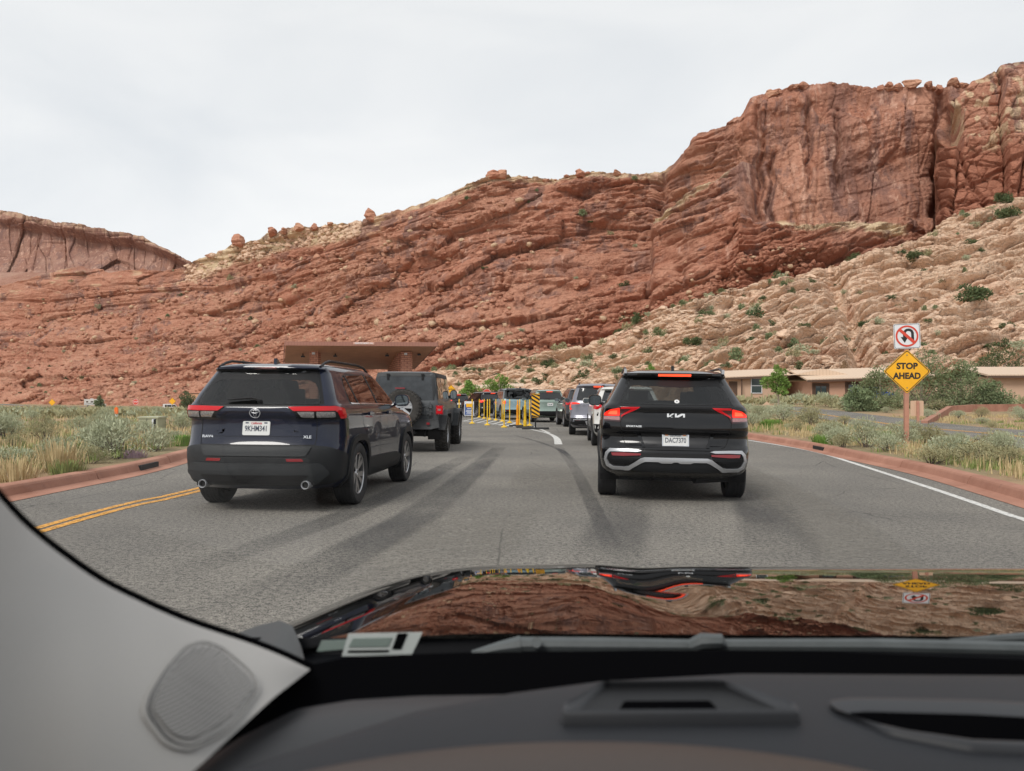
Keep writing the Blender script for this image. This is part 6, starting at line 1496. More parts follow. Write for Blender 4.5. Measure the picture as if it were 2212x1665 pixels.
def leaves(rng, centers, radii, n, size, asp=.35, up=.3, spread=1.0, shell=.55):
    """n leaf blades scattered through clumps; returns verts, faces arrays"""
    k = rng.choice(len(centers), n, p=np.array(radii)**2/np.sum(np.array(radii)**2))
    c = np.array(centers)[k]; r = np.array(radii)[k][:, None]
    d = rng.normal(size=(n, 3)); d /= np.linalg.norm(d, axis=1, keepdims=True)
    rr = rng.uniform(shell, 1.0, (n, 1))**.6; p = c+d*r*rr*np.array([1, 1, .85])
    dirv = d*.7+np.array([0, 0, up])+rng.normal(size=(n, 3))*.45; dirv /= np.linalg.norm(dirv, axis=1, keepdims=True)
    s = np.cross(dirv, rng.normal(size=(n, 3))); s /= np.linalg.norm(s, axis=1, keepdims=True)
    L = size*rng.uniform(.6, 1.3, (n, 1)); W = L*asp
    v = np.stack([p-s*W*.5, p+s*W*.5, p+dirv*L+s*W*.2, p+dirv*L-s*W*.2], 1)
    return v
def quads_mesh(name, V):
    n = len(V); me = bpy.data.meshes.new(name); me.vertices.add(n*4); me.vertices.foreach_set('co', V.reshape(-1).astype(np.float32))
    me.loops.add(n*4); me.loops.foreach_set('vertex_index', np.arange(n*4, dtype=np.int32)); me.polygons.add(n); me.polygons.foreach_set('loop_start', np.arange(0, n*4, 4, dtype=np.int32)); me.update(calc_edges=True); return me
def sage_mesh(seed, n=1500, w=.5, h=.55, size=.05, asp=.28, up=.9):
    rng = np.random.default_rng(seed); cs = []; rs = []
    for i in range(16):
        a = rng.uniform(0, 6.28); q = rng.uniform(0, 1)**.6; x = math.cos(a)*w*q*.78; y = math.sin(a)*w*q*.78; z = h*(.30+.52*(1-q*q*.75)*rng.uniform(.7, 1.05)); cs.append((x, y, z)); rs.append(rng.uniform(.16, .27)*w/.5)
    return leaves(rng, cs, rs, n, size, asp, up), cs
def stems_mb(cs, r=.008, seed=0):
    mb = MB()
    for c in cs:
        mid = Vector(c)*.55+Vector((0, 0, -.02)); mb.bar((c[0]*.1, c[1]*.1, -.05), mid, r*1.5, r, 4, cap=False); mb.bar(mid, c, r, r*.4, 4, cap=False)
    return mb
SAGE = []
for i in range(5):
    V, cs = sage_mesh(100+i, 2100, .5, .55, .046, .30, .9); fm = quads_mesh('foliage', V); fm.materials.append(M_SAGE if i < 3 else M_SAGE2)
    sm_ = stems_mb(cs, .007); me2 = bpy.data.meshes.new('stem'); me2.from_pydata(sm_.v, [], sm_.f); me2.materials.append(M_TWIG); SAGE.append((fm, me2))
SAGELO = []
for i in range(4):
    V, cs = sage_mesh(130+i, 420, .5, .5, .11, .35, .7); fm = quads_mesh('foliage', V); fm.materials.append(M_SAGE if i < 2 else M_SAGE2); SAGELO.append(fm)
nsage = 0
def put_sage(x, y, s, label, group, i=None, hs=1.0, parts=True, z=None, ml=None):
    global nsage
    nsage += 1; i = random.randrange(5) if i is None else i
    z = gtop(x, y) if z is None else z
    root = empty('sagebrush', (x, y, z-.02), random.uniform(0, 6.28), label, 'shrub', group); root.scale = (s, s*random.uniform(.85, 1.1), s*hs)
    if parts:
        a = bpy.data.objects.new('foliage', SAGE[i][0]); b = bpy.data.objects.new('stem', SAGE[i][1])
        for o in (a, b): COL.objects.link(o); o.parent = root
    else:
        a = bpy.data.objects.new('foliage', SAGELO[i % 4]); COL.objects.link(a); a.parent = root
    return root
def ok_ground(x, y):
    if x > 0 and (y < 130 and x < float(xR(min(y, 130)))+.55): return False
    if x <= 0 and (y < 130 and x > float(xL(min(y, 130)))-.55) : return False
    if y < 130 and float(xL(y))-.5 < x < float(xR(y))+.5: return False
    for a, b, w_ in _flat:
        if (x-a)**2+(y-b)**2 < (w_*.85)**2: return False
    return True
# big sagebrush clumps measured in the photo: (px, base py, width px)
L1 = [(255, 990, 175, 'big grey-green sagebrush by the left kerb, the largest in the field', .92), (330, 972, 95, 'sagebrush behind the right flank of the largest sagebrush', 1.0), (190, 1000, 90, 'sagebrush spilling low at the foot of the largest sagebrush', .8), (30, 1010, 110, 'pale sagebrush at the very left edge beside the kerb', .75),
      (12, 960, 75, 'dark sagebrush at the left picture edge farther from the kerb', 1.0), (345, 968, 70, 'low sagebrush nearest the drain opening of the left kerb', .7), (385, 960, 60, 'sagebrush just left of the navy suv tail light', .9), (395, 935, 70, 'sagebrush right of the utility cabinet', 1.0), (230, 935, 90, 'sagebrush in front of the orange marker stake', .8), (310, 940, 60, 'sagebrush in front of the utility cabinet', .8)]
for px, py, wpx, lab, hs in L1:
    g = onground(px, py); put_sage(g.x, g.y, wpx*g.y/1750*.98, lab, None, None, hs)
R1 = [(1870, 968, 95, 'tall sagebrush left of the stop ahead post', 1.15), (1822, 966, 60, 'rounded sagebrush beside the right kerb left of the stop ahead post', .9), (2010, 1000, 120, 'low pale sagebrush right of the stop ahead post foot', .55), (2110, 1000, 130, 'wide sagebrush by the kerb at lower right', .6), (2180, 1010, 110, 'sagebrush at the right picture edge near the kerb', .7),
      (1750, 925, 85, 'sagebrush in front of the leaning board', .9), (1690, 915, 75, 'sagebrush right of the black suv brake light', .9), (1800, 950, 80, 'sagebrush between the kerb drain and the stop ahead post', .85), (1650, 905, 60, 'sagebrush close behind the black suv right side', .9), (2000, 960, 90, 'sagebrush behind the stop ahead post foot', .8)]
for px, py, wpx, lab, hs in R1:
    g = onground(px, py); put_sage(g.x, g.y, wpx*g.y/1750, lab, None, None, hs)
rs = random.Random(11)
def scatter(n, x0, x1, y0, y1, group, label, big=(.6, 1.3), parts=True, test=None):
    k = 0; t = 0; pts = []
    while k < n and t < n*60:
        t += 1; y = y0*(y1/y0)**rs.random(); px = rs.uniform(x0, x1); x = (px-CX)/FPX*y
        if not ok_ground(x, y): continue
        if test and not test(x, y): continue
        if 288 < px < 368 and y < 36 or 236 < px < 266 and y < 48: continue
        if any((x-a)**2+(y-b)**2 < (.9+y*.012)**2 for a, b in pts): continue
        pts.append((x, y)); put_sage(x, y, rs.uniform(*big), label, group, None, rs.uniform(.7, 1.15), parts); k += 1
scatter(52, -150, 430, 13.5, 60, 'sagebrush in the left field', 'grey-green sagebrush in the field left of the road', (.4, 1.0))
scatter(56, 1600, 2350, 11.5, 62, 'sagebrush on the right verge', 'grey-green sagebrush between the right kerb and the houses', (.5, 1.15))
scatter(50, 1520, 2300, 58, 84, 'sagebrush in front of the houses', 'sagebrush in front of the tan houses', (1.0, 1.8), False)
# far sagebrush too many to count
def stuff_sage(name, n, x0, x1, y0, y1, m, s0=.7, s1=1.5, seed=3, cnt=26):
    rng = np.random.default_rng(seed); out = []
    base = [leaves(rng, [(0, 0, .22), (.2, .1, .18), (-.2, 0, .2), (0, -.2, .15)], [.25, .2, .2, .2], cnt, .22, .7, .5) for _ in range(5)]
    k = 0
    while k < n:
        y = y0*(y1/y0)**rng.random(); px = rng.uniform(x0, x1); x = (px-CX)/FPX*y
        if not ok_ground(x, y): continue
        z = float(gz(x, y))+.12; s = rng.uniform(s0, s1)*(1+y/900); out.append(base[k % 5]*s+np.array([x, y, z])); k += 1
    me = quads_mesh(name, np.concatenate(out)); o = link(name, me, m); tag(o, kind='stuff'); return o
stuff_sage('distant_sagebrush', 1300, -300, 640, 38, 330, M_SAGE2, .4, .9, seed=3); stuff_sage('distant_sagebrush', 1000, -300, 640, 38, 330, M_SAGE, .4, .85, seed=4); stuff_sage('distant_sagebrush', 500, 1480, 2400, 60, 110, M_SAGE2, seed=5)
# grass
def grass(name, n, x0, x1, y0, y1, m, h=(.12, .35), seed=1, clump=.10, lean=.4, test=None):
    rng = np.random.default_rng(seed); N_ = n*3
    cy = y0*(y1/y0)**rng.random(N_//7); cpx = rng.uniform(x0, x1, N_//7); cxx = (cpx-CX)/FPX*cy
    msk = np.array([ok_ground(a, b) for a, b in zip(cxx, cy)]); dens = fbm(cxx/2.5, cy/2.5, seed+500, 3) > rng.uniform(-.45, .3, len(cxx)); msk &= dens
    cxx = cxx[msk]; cy = cy[msk]; k = rng.integers(0, len(cxx), n)
    x = cxx[k]+rng.normal(size=n)*clump; y = cy[k]+rng.normal(size=n)*clump; b = fbm(x/2.2, y/2.2, 401, 4)*.09+fbm(x/9, y/9, 402, 3)*.18*.8
    z = gz(x, y)+.13+b*.9; hh = rng.uniform(h[0], h[1], n); a = rng.uniform(0, 6.28, n); l = rng.uniform(0, lean, n)*hh; w_ = .004+.0005*y
    p = np.stack([x, y, z], 1); s = np.stack([np.cos(a)*w_, np.sin(a)*w_, 0*a], 1); t = np.stack([-np.sin(a)*l, np.cos(a)*l, hh], 1)
    V = np.stack([p-s, p+s, p+t+s*.25, p+t-s*.25], 1)
    o = link(name, quads_mesh(name, V), m); tag(o, kind='stuff'); return o
grass('dry_grass', 10500, -200, 440, 10, 60, M_DRY, (.06, .24), 21); grass('dry_grass', 8500, 1590, 2300, 9.5, 50, M_DRY, (.06, .26), 22)
grass('green_grass', 9000, -200, 440, 10, 40, M_GRASS, (.05, .16), 23); grass('green_grass', 9000, 1590, 2300, 9.5, 40, M_GRASS, (.05, .18), 24)
# bright green tufts by the kerbs
def tuft(px, py, wpx, lab, m=M_GRASS, hh=.35, cat='grass tuft', nm='grass_tuft', n=500):
    g = onground(px, py); s = wpx*g.y/1750/2; rng = np.random.default_rng(int(px)); a = rng.uniform(0, 6.28, n); r = s*rng.uniform(0, 1, n)**.7; p = np.stack([np.cos(a)*r, np.sin(a)*r, 0*a], 1)
    l = rng.uniform(.05, .5, n)*hh; h_ = hh*rng.uniform(.5, 1.1, n); t = np.stack([np.cos(a)*l, np.sin(a)*l, h_], 1); sd = np.stack([-np.sin(a), np.cos(a), 0*a], 1)*(.005+.0004*g.y)
    o = link(nm, quads_mesh(nm, np.stack([p-sd, p+sd, p+t+sd*.3, p+t-sd*.3], 1)), m); o.location = (g.x, g.y, gtop(g.x, g.y)-.01); tag(o, lab, cat)
tuft(130, 1015, 70, 'tall dry golden grass tuft in front of the largest sagebrush', M_DRY, .45, n=260); tuft(145, 1022, 75, 'low green weeds at the kerb in front of the golden grass', M_GRASS, .2, n=250); tuft(395, 962, 40, 'bright green tuft at the kerb just left of the navy suv', M_GREEN2, .25); tuft(285, 988, 60, 'purple flowering weeds by the left kerb', M_PURP, .14, n=200)
tuft(1665, 925, 45, 'bright green tuft right beside the black suv', M_GREEN2, .3); tuft(1902, 965-12, 55, 'bright green tuft left of the stop ahead post', M_GREEN2, .28) ; tuft(1780, 955, 50, 'bright green tuft near the kerb drain on the right', M_GREEN2, .25); tuft(40, 1035, 90, 'dry weeds at the left edge of the kerb', M_DRY, .3, n=200)
# --- trees and large bushes
def tree(name, px, py, Y, hm, wm, lab, m, trunk_h=.35, n=2600, size=.16, seed=5, cat='tree', mt=None, dense=12, zb=None, conic=False, flat=1.0, lean=0):
    p = P(px, py, Y); zb = p.z if zb is None else zb; rng = np.random.default_rng(seed)
    root = empty(name, (p.x, p.y, zb), 0, lab, cat); cs = []; rs_ = []
    for i in range(dense):
        a = rng.uniform(0, 6.28); v = (i+.5)/dense; z = hm*(trunk_h+(1-trunk_h)*v*.86)
        prof = (1-v)**.8*1.0+.08 if conic else math.sqrt(max(.08, 1-(2*v-.75)**2*.85))
        q = rng.uniform(.15, .75); cs.append((math.cos(a)*wm/2*prof*q+lean*v, math.sin(a)*wm/2*prof*q, z)); rs_.append(wm*rng.uniform(.15, .25)*(prof*.7+.3))
    V = leaves(rng, cs, rs_, n, size, .55, .2, shell=.3); link('crown', quads_mesh('crown', V), m, root)
    tr = MB(); tr.tube([(0, 0, -.4), (.02*hm, 0, hm*trunk_h*.6), (lean*.2, 0, hm*(trunk_h+.15)), (lean*.5, .0, hm*.75)], [wm*.035, wm*.028, wm*.02, wm*.006], 7)
    for c in cs[:9]:
        tr.tube([(lean*.1, 0, hm*trunk_h*.75), (c[0]*.5, c[1]*.5, (c[2]+hm*trunk_h)/2), c], [wm*.014, wm*.010, wm*.004], 5)
    tr.build('trunk', mt or M_TRUNK, root, 40); return root
tree('deciduous_tree', 1679, 886, 66, 3.9, 2.3, 'small bright green tree with a pale trunk in front of the tan house', M_GREEN2, .38, 2600, .15, 5)
tree('deciduous_tree', 1010, 858, 88, 2.0, 2.5, 'round green tree beyond the queue, right of the caution sign', M_GREEN2, .12, 1700, .16, 6); tree('deciduous_tree', 1078, 860, 92, 2.9, 3.3, 'green spreading tree beyond the queue, right of the red stop sign', M_GREEN2, .2, 2200, .17, 7)
tree('pine_tree', 215, 882, 200, 4.4, 3.9, 'dark green conical tree right of the distant white camper', M_BUSH, .05, 2400, .30, 8, conic=True, zb=gz1(-100, 200)+.1)
tree('juniper_bush', 405, 866, 185, 5.0, 5.6, 'round dark green bush beside the flagpole', M_JUN, .08, 2400, .30, 9, 'bush', zb=gz1(-75, 185)+.1)
tree('deciduous_tree', 1405, 808, 120, 1.6, 1.6, 'small light green tree on the slope just above the black suv', M_GREEN2, .15, 900, .14, 10)
for i, (px, w_, h_, Y, lab) in enumerate(((1900, 5.2, 3.4, 60, 'big green bush left of the stop ahead sign, its left-hand mass'), (1990, 6.2, 5.0, 62, 'big green bush directly behind the stop ahead sign, the tallest mass'), (2075, 5.2, 4.2, 61, 'big green bush right of the stop ahead sign'), (2140, 3.4, 2.5, 60, 'lower green bush at the right end of the big bushes'), (1850, 2.8, 1.9, 58, 'low green bush in front of the blue car'))):
    g = P(px, 860, Y); tree('green_bush', px, 860, Y, h_, w_, lab, M_BUSH, .05, 5200, .13, 40+i, 'bush', dense=20, zb=gtop(g.x, Y)-.05)
tree('green_bush', 2150, 812, 92, 3.4, 6.2, 'wide dark bush on the slope behind the long house', M_JUN, .02, 2600, .18, 60, 'bush')
# --- shrubs on the slopes: stand on the real surface
def on_layer(PTA, dxs, gy, px, py):
    j = int(np.argmin(np.abs(dxs-px))); i = int(np.argmin(np.abs(gy[:, j]-py))); return PTA[i, j]
JUNM = []
for i in range(5):
    rng = np.random.default_rng(70+i); cs = [(rng.uniform(-.35, .35), rng.uniform(-.3, .3), rng.uniform(.12, .5)) for _ in range(8)]
    V = leaves(rng, cs, [rng.uniform(.16, .28) for _ in cs], 420, .10, .6, .3, shell=.2); me = quads_mesh('foliage', V); me.materials.append((M_JUN, M_BUSH, M_SAGE2, M_JUN, M_SAGE)[i]); JUNM.append(me)
def slope_shrubs(PTA, dxs, gy, n, x0, x1, label, group, s0, s1, skyp, bot, seed, bias=1.0):
    r = random.Random(seed); k = 0
    while k < n:
        px = r.uniform(x0, x1); top = float(curve(px, skyp))+4; b = bot(px); py = top+(b-top)*(r.random()**bias)
        if b <= top: continue
        if float(fbm(np.array([px/60.]), np.array([py/30.]), seed, 3)[0]) < r.uniform(-.5, .35): continue
        p = on_layer(PTA, dxs, gy, px, py); s = r.uniform(s0, s1)*(1 if r.random() < .8 else 1.7)
        o = bpy.data.objects.new('hillside_shrub', JUNM[r.randrange(5)]); COL.objects.link(o); o.location = (p[0], p[1], p[2]-.1*s); o.rotation_euler = (0, 0, r.uniform(0, 6.28)); o.scale = (s, s, s*r.uniform(.7, 1.1))
        tag(o, label, 'shrub', group); k += 1
slope_shrubs(PC, dxC, gyC, 240, 930, 2211, 'dark green shrub growing on the tan slickrock slope', 'shrubs on the tan slope', 1.0, 2.4, SKY_C, lambda x: 850 if x > 1300 else 835, 5, 1.1)
slope_shrubs(PB, dxB, gyB, 75, 0, 1420, 'small dark shrub on the red rock hill', 'shrubs on the red hill', 1.6, 3.2, SKY_B, lambda x: 850 if x < 900 else float(curve(x, SKY_C))-6, 6, .8)
for px, py, s, lab in ((1708, 497, 0, ''), (2175, 492, 5.2, 'large dark bush high on the tan slope at the right edge'), (1975, 583, 4.2, 'dark round bush on the upper tan slope above the no u-turn sign'), (2100, 552, 3.6, 'grey-green bush on the upper tan slope right of the dark round bush'), (1845, 572, 4.0, 'bush at the top edge of the tan slope below the big cliff'), (2165, 440, 4, 'green bush where the tan slope meets the red tower'), (1500, 790, 3, 'bush on the tan slope above the roof of the black suv'), (2100, 712, 5.5, 'leafy bush on the tan slope right of the no u-turn sign'), (1870, 730, 2.8, 'grey bush on the tan slope left of the no u-turn sign')):
    if not s: continue
    p = on_layer(PC, dxC, gyC, px, py); rng = np.random.default_rng(int(px)); cs = [(rng.uniform(-.4, .4), rng.uniform(-.3, .3), rng.uniform(.1, .45)) for _ in range(10)]
    o = link('slope_bush', quads_mesh('foliage', leaves(rng, cs, [.22]*10, 900, .09, .6, .3, shell=.2)), M_JUN); o.location = p; o.scale = (s, s, s*.8); tag(o, lab, 'bush')
# --- boulders on the crests and slopes
def rock_mesh(seed, m, tall=1.0, cuts=4):
    bm = bmesh.new(); bmesh.ops.create_icosphere(bm, subdivisions=4, radius=1); r = random.Random(seed)
    co = np.array([v.co[:] for v in bm.verts]); d = np.ones(len(co))
    for i in range(18):
        n = Vector((r.gauss(0, 1), r.gauss(0, 1), r.gauss(0, .8))).normalized(); t = r.uniform(.48, .85); dd = co @ np.array(n); co -= np.outer(np.maximum(dd-t, 0)*.97, np.array(n))
    co *= (1+.10*fbm(co[:, 0]*2+seed, co[:, 1]*2+co[:, 2]*3, seed, 4))[:, None]; co[:, 2] *= tall
    co *= (1+.05*np.sin(co[:, 2:3]*13+seed)*(np.array([[1, 1, 0]])))
    for v, c in zip(bm.verts, co): v.co = c
    me = bpy.data.meshes.new('boulder'); bm.to_mesh(me); bm.free(); me.materials.append(m)
    fattr(me, 'cream', np.full(len(co), r.uniform(.0, .3) if m is M_ROCK else 0)); fattr(me, 'bed', co[:, 2]*3)
    return me
RK_R = [rock_mesh(i, M_ROCK, .8) for i in range(4)]; RK_T = [rock_mesh(20+i, M_ROCK, 1.25) for i in range(3)]; RK_S = [rock_mesh(40+i, M_SLICK, .62) for i in range(4)]
def boulder(me, p, s, lab, group=None, sink=.25, sc=None):
    o = bpy.data.objects.new('boulder', me); COL.objects.link(o); o.location = (p[0], p[1], p[2]-sink*s+s*.5); o.rotation_euler = (random.uniform(-.2, .2), random.uniform(-.2, .2), random.uniform(0, 6.28)); o.scale = sc or (s, s*.9, s*.85); tag(o, lab, 'boulder', group)
crest = [(803, 475, 4.2, 'T', 'leaning balanced rock alone on the ridge left of centre'), (1062, 385, 4.5, 'R', 'left block of the boulder pair on the middle crest'), (1082, 386, 4.6, 'R', 'right block of the boulder pair on the middle crest'), (519, 528, 4.6, 'T', 'knobbly boulder standing on the lower left crest'), (590, 505, 5.6, 'R', 'leftmost rounded boulder of the crest row left of centre'), (615, 502, 4.5, 'R', 'second rounded boulder of the crest row left of centre'), (648, 494, 4.8, 'R', 'pale slabby boulder in the middle of the crest row'), (680, 490, 4.4, 'R', 'pale boulder at the right of the crest row'), (715, 486, 2.6, 'R', 'small dark block at the right end of the crest row'),
         (455, 552, 4, 'R', 'boulder on the crest just right of the far mesa'), (1920, 184, 3.3, 'R', 'upright knob on the high right skyline'), (1970, 182, 4.6, 'R', 'largest rounded knob on the high right skyline'), (1900, 186, 1.6, 'T', 'small spike on the high right skyline'), (2030, 184, 4.4, 'R', 'low rounded knob right of the largest skyline knob'), (2060, 184, 3.6, 'R', 'rounded knob next to the red tower on the skyline'), (1665, 210, 3.6, 'R', 'pointed block on the shoulder of the big cliff'), (1255, 378, 5, 'R', 'low swell of rock on the middle skyline'), (1330, 382, 3.2, 'R', 'small block on the skyline left of the big cliff')]
for i, (px, py, s, k, lab) in enumerate(crest):
    p = on_layer(PB, dxB, gyB, px, py); boulder((RK_T if k == 'T' else RK_R)[i % 3], p, s*(.92 if k == 'T' else .85), lab, None, (.42 if px < 1850 else .32) if k == 'R' else .2, (s*.95, s*.7, s*(.62 if k == 'R' else .95)))
r = random.Random(9)
for i in range(26):
    px = r.choice((r.uniform(1860, 2090), r.uniform(1060, 1340), r.uniform(1660, 1800))); p = on_layer(PB, dxB, gyB, px, float(curve(px, SKY_B))+3); s = r.uniform(.8, 2.0); boulder(r.choice(RK_R+RK_T), p, s, 'small weathered block on the high skyline', 'small blocks on the high skyline', .3, (s*1.5, s, s*.7))
for i in range(110):
    px = r.uniform(0, 1000) if i < 85 else r.uniform(1000, 1500); py = r.uniform(float(curve(px, SKY_B))+60, 855)
    if py > float(curve(px, SKY_C)) and px > 900: continue
    p = on_layer(PB, dxB, gyB, px, py); boulder(r.choice(RK_R), p, r.uniform(.8, 2.6), 'fallen block lying on the red rubble slope', 'fallen blocks on the red hill', .3)
for i in range(60):
    px = r.uniform(420, 760); py = float(curve(px, SKY_B))+r.uniform(2, 34); p = on_layer(PB, dxB, gyB, px, py); me = r.choice(RK_S); boulder(me, p, r.uniform(1.0, 3.0), 'pale block in the jumble along the left crest', 'pale blocks along the left crest', .3)
for i in range(95):
    px = r.uniform(1150, 2211); t = float(curve(px, SKY_C)); py = t+(862-t)*r.random()**.7; p = on_layer(PC, dxC, gyC, px, py); boulder(r.choice(RK_S), p, r.uniform(.5, 1.6), 'rounded pale boulder on the tan slope', 'boulders on the tan slope', .3)
p = on_layer(PC, dxC, gyC, 2150, 742); boulder(RK_S[1], p, 2.3, 'round smooth boulder on the tan slope near the right edge', None, 0)

# loose rubble: far too many pieces to count
def rubble(name, PTA, dxs, gy, n, x0, x1, ylo, yhi, m, s0, s1, seed, dens=None):
    rng = np.random.default_rng(seed); bm = bmesh.new(); bmesh.ops.create_icosphere(bm, subdivisions=1, radius=1); bm.verts.index_update()
    V0 = np.array([v.co[:] for v in bm.verts]); F0 = np.array([[v.index for v in f.verts] for f in bm.faces]); bm.free(); VS = []; FS = []; k = 0
    while k < n:
        px = rng.uniform(x0, x1); a = ylo(px); b_ = yhi(px); py = a+(b_-a)*rng.random()
        if b_ <= a or float(fbm(np.array([px/45.]), np.array([py/22.]), seed, 3)[0]) < rng.uniform(-.35, .3): k += .02; continue
        p = on_layer(PTA, dxs, gy, px, py); s = s0+(s1-s0)*rng.random()**3
        v = V0*(1+rng.normal(size=(len(V0), 1))*.16)*np.array([1, rng.uniform(.6, 1), rng.uniform(.35, .8)])*s
        t = rng.uniform(0, 6.28); R3 = np.array([[math.cos(t), -math.sin(t), 0], [math.sin(t), math.cos(t), 0], [0, 0, 1]]); u = rng.normal(0, .3); R4 = np.array([[1, 0, 0], [0, math.cos(u), -math.sin(u)], [0, math.sin(u), math.cos(u)]])
        FS.append(F0+len(VS)*len(V0)); VS.append(v @ R3 @ R4+p+np.array([0, 0, s*.15])); k += 1
    V = np.concatenate(VS); F = np.concatenate(FS); me = bpy.data.meshes.new(name); me.vertices.add(len(V)); me.vertices.foreach_set('co', V.reshape(-1).astype(np.float32))
    me.loops.add(F.size); me.loops.foreach_set('vertex_index', F.reshape(-1).astype(np.int32)); me.polygons.add(len(F)); me.polygons.foreach_set('loop_start', np.arange(0, F.size, 3, dtype=np.int32)); me.update(calc_edges=True)
    fattr(me, 'bed', np.repeat(rng.uniform(0, 40, len(VS)), len(V0))); fattr(me, 'talus', np.ones(len(V))*.6); fattr(me, 'cream', np.repeat((rng.random(len(VS)) < .12)*.7, len(V0)))
    tag(link(name, me, m), kind='stuff')
rubble('red_rubble', PB, dxB, gyB, 4200, -20, 1150, lambda x: float(curve(x, SKY_B))+45, lambda x: 866, M_ROCK, .35, 2.0, 77)
rubble('red_rubble', PB, dxB, gyB, 900, 1100, 1750, lambda x: float(curve(x, SKY_C))-60, lambda x: float(curve(x, SKY_C))+4, M_ROCK, .35, 1.6, 78)
rubble('pale_rubble', PC, dxC, gyC, 2600, 900, 2211, lambda x: float(curve(x, SKY_C))+12, lambda x: 866, M_SLICK, .10, .75, 79)
rubble('pale_rubble', PB, dxB, gyB, 700, 400, 780, lambda x: float(curve(x, SKY_B))+1, lambda x: float(curve(x, SKY_B))+38, M_SLICK, .5, 2.2, 80)
# ================================================================== THE CAR WE SIT IN
from mathutils.bvhtree import BVHTree
CAR = empty('car', (0.3, .6, 0), 0, 'car in the foreground seen from inside: glossy black hood, grey pillar and dark dashboard', 'car')
def own(o, par=None):
    o.parent = par or CAR
    if par is None: o.matrix_parent_inverse = Matrix.Translation(-CAR.location)
    return o
M_HOOD = mat('glossy_black_hood', (.003, .003, .003), .018, 0, .5)
n = NT('grey_pillar_trim'); p = n.P
M_PIL = n.fin(n.mix(n.noise(p, 900, 2, .5), (.43, .418, .40), (.49, .477, .46)), .85, n.bump(n.noise(p, 1200, 2), .12, .0004), .2)
M_DASH = mat('dashboard_soft_plastic', (.020, .0215, .026), .62, 0, .35, var=(260, .9, 1.1), bump=(900, .12, .0004)); M_DBLK = mat('trim_and_shade_black', (.003, .003, .0035), 1.0, 0, .0)
M_RIM = mat('dashboard_rim_highlight', (.038, .040, .045), .5, 0, .4); M_WIPE = mat('wiper_grey', (.085, .095, .098), .45, 0, .4, var=(30, .85, 1.15)); M_COWL = mat('cowl_black', (.006, .0065, .008), .6, 0, .08)  # dash rims lightened, their highlight put into the colour
n = NT('speaker_grille'); wv = n.t.nodes.new('ShaderNodeTexWave'); wv.inputs['Scale'].default_value = 165; wv.wave_type = 'BANDS'; wv.bands_direction = 'Z'; n.put(wv.inputs['Vector'], n.P)
wv2 = n.t.nodes.new('ShaderNodeTexWave'); wv2.inputs['Scale'].default_value = 165; wv2.bands_direction = 'X'; n.put(wv2.inputs['Vector'], n.P)
k = n.math('MULTIPLY', wv.outputs['Fac'], n.math('ADD', n.math('MULTIPLY', wv2.outputs['Fac'], .5), .5))
M_GRIL = n.fin(n.mix(n.rng(k, .1, .6), (.15, .147, .142), (.40, .39, .38)), .8)
# hood: a curved sheet rolling away in front
ys = np.concatenate([np.linspace(.96, 1.60, 60), np.linspace(1.61, 2.0, 30)]); xs = np.linspace(-.40, 1.55, 150)
sl = np.interp(ys, [.96, 1.1, 1.3, 1.5, 1.6, 1.7, 1.8, 1.9, 2.0], [-.045, -.058, -.080, -.108, -.15, -.25, -.5, -1.2, -3.0])
zp = np.concatenate([[0], np.cumsum((sl[1:]+sl[:-1])/2*np.diff(ys))]); zp = zp-np.interp(1.0, ys, zp)+.981
Xh, Yh = np.meshgrid(xs, ys); Zh = np.repeat(zp[:, None], len(xs), 1)
Zh = Zh-.62*np.where(Xh < 0, Xh, 0)**2*np.interp(Yh, [1.0, 1.5], [.55, 1.0])-.9*np.maximum(Xh-1.25, 0)**2
Zh += .0030*np.exp(-((Xh-.10-.05*(Yh-1))/.075)**2)*np.interp(Yh, [1.0, 1.2, 1.6], [0, 1, 1])-.0036*np.exp(-((Xh-.235-.05*(Yh-1))/.055)**2)*np.interp(Yh, [1.05, 1.25, 1.6], [0, 1, 1])
Zh[:, 0] -= .25
own(link('hood', grid_mesh('hood', np.stack([Xh, Yh, Zh], -1)), M_HOOD, smooth=True))
mb = MB(); mb.add([(-.42, .97, .955), (1.6, .97, .955), (1.6, .70, .93), (-.42, .70, .93)], [(0, 1, 2, 3)]); mb.add([(-.42, .975, .972), (1.6, .975, .972), (1.6, .965, .95), (-.42, .965, .95)], [(0, 1, 2, 3)]); own(mb.build('cowl_panel', M_COWL))
def Pd(dx, dy, Y): return P(dx, dy, Y)
mb = MB(); mb.tube([Pd(1020, 1412, .93), Pd(1080, 1398, .93), Pd(1125, 1391, .93)], [.004, .007, .010], 8); mb.tube([Pd(1122, 1391, .93), Pd(1300, 1392, .925), Pd(1500, 1394, .92)], [.0085, .0085, .007], 8)
mb.bar(Pd(1158, 1389, .915), Pd(1158, 1387, .905), .006, .006, 12); wa = own(mb.build('wiper_arm', M_WIPE, None, 40))
mb = MB(); mb.tube([Pd(1492, 1394, .905), Pd(1515, 1384, .90), Pd(1556, 1384, .90), Pd(1560, 1392, .90)], [.007, .009, .008, .005], 8); mb.tube([Pd(1500, 1392, .91), Pd(1900, 1393, .905), Pd(2200, 1400, .90), Pd(2450, 1412, .90)], [.0065, .0075, .0075, .006], 8)
own(mb.build('wiper_blade', M_WIPE, None, 40), None)
mb = MB(); mb.tube([Pd(2050, 1385, .96), Pd(2211, 1376, .96), Pd(2500, 1362, .97)], [.003, .006, .008], 8); own(mb.build('wiper_arm', M_WIPE, None, 40))
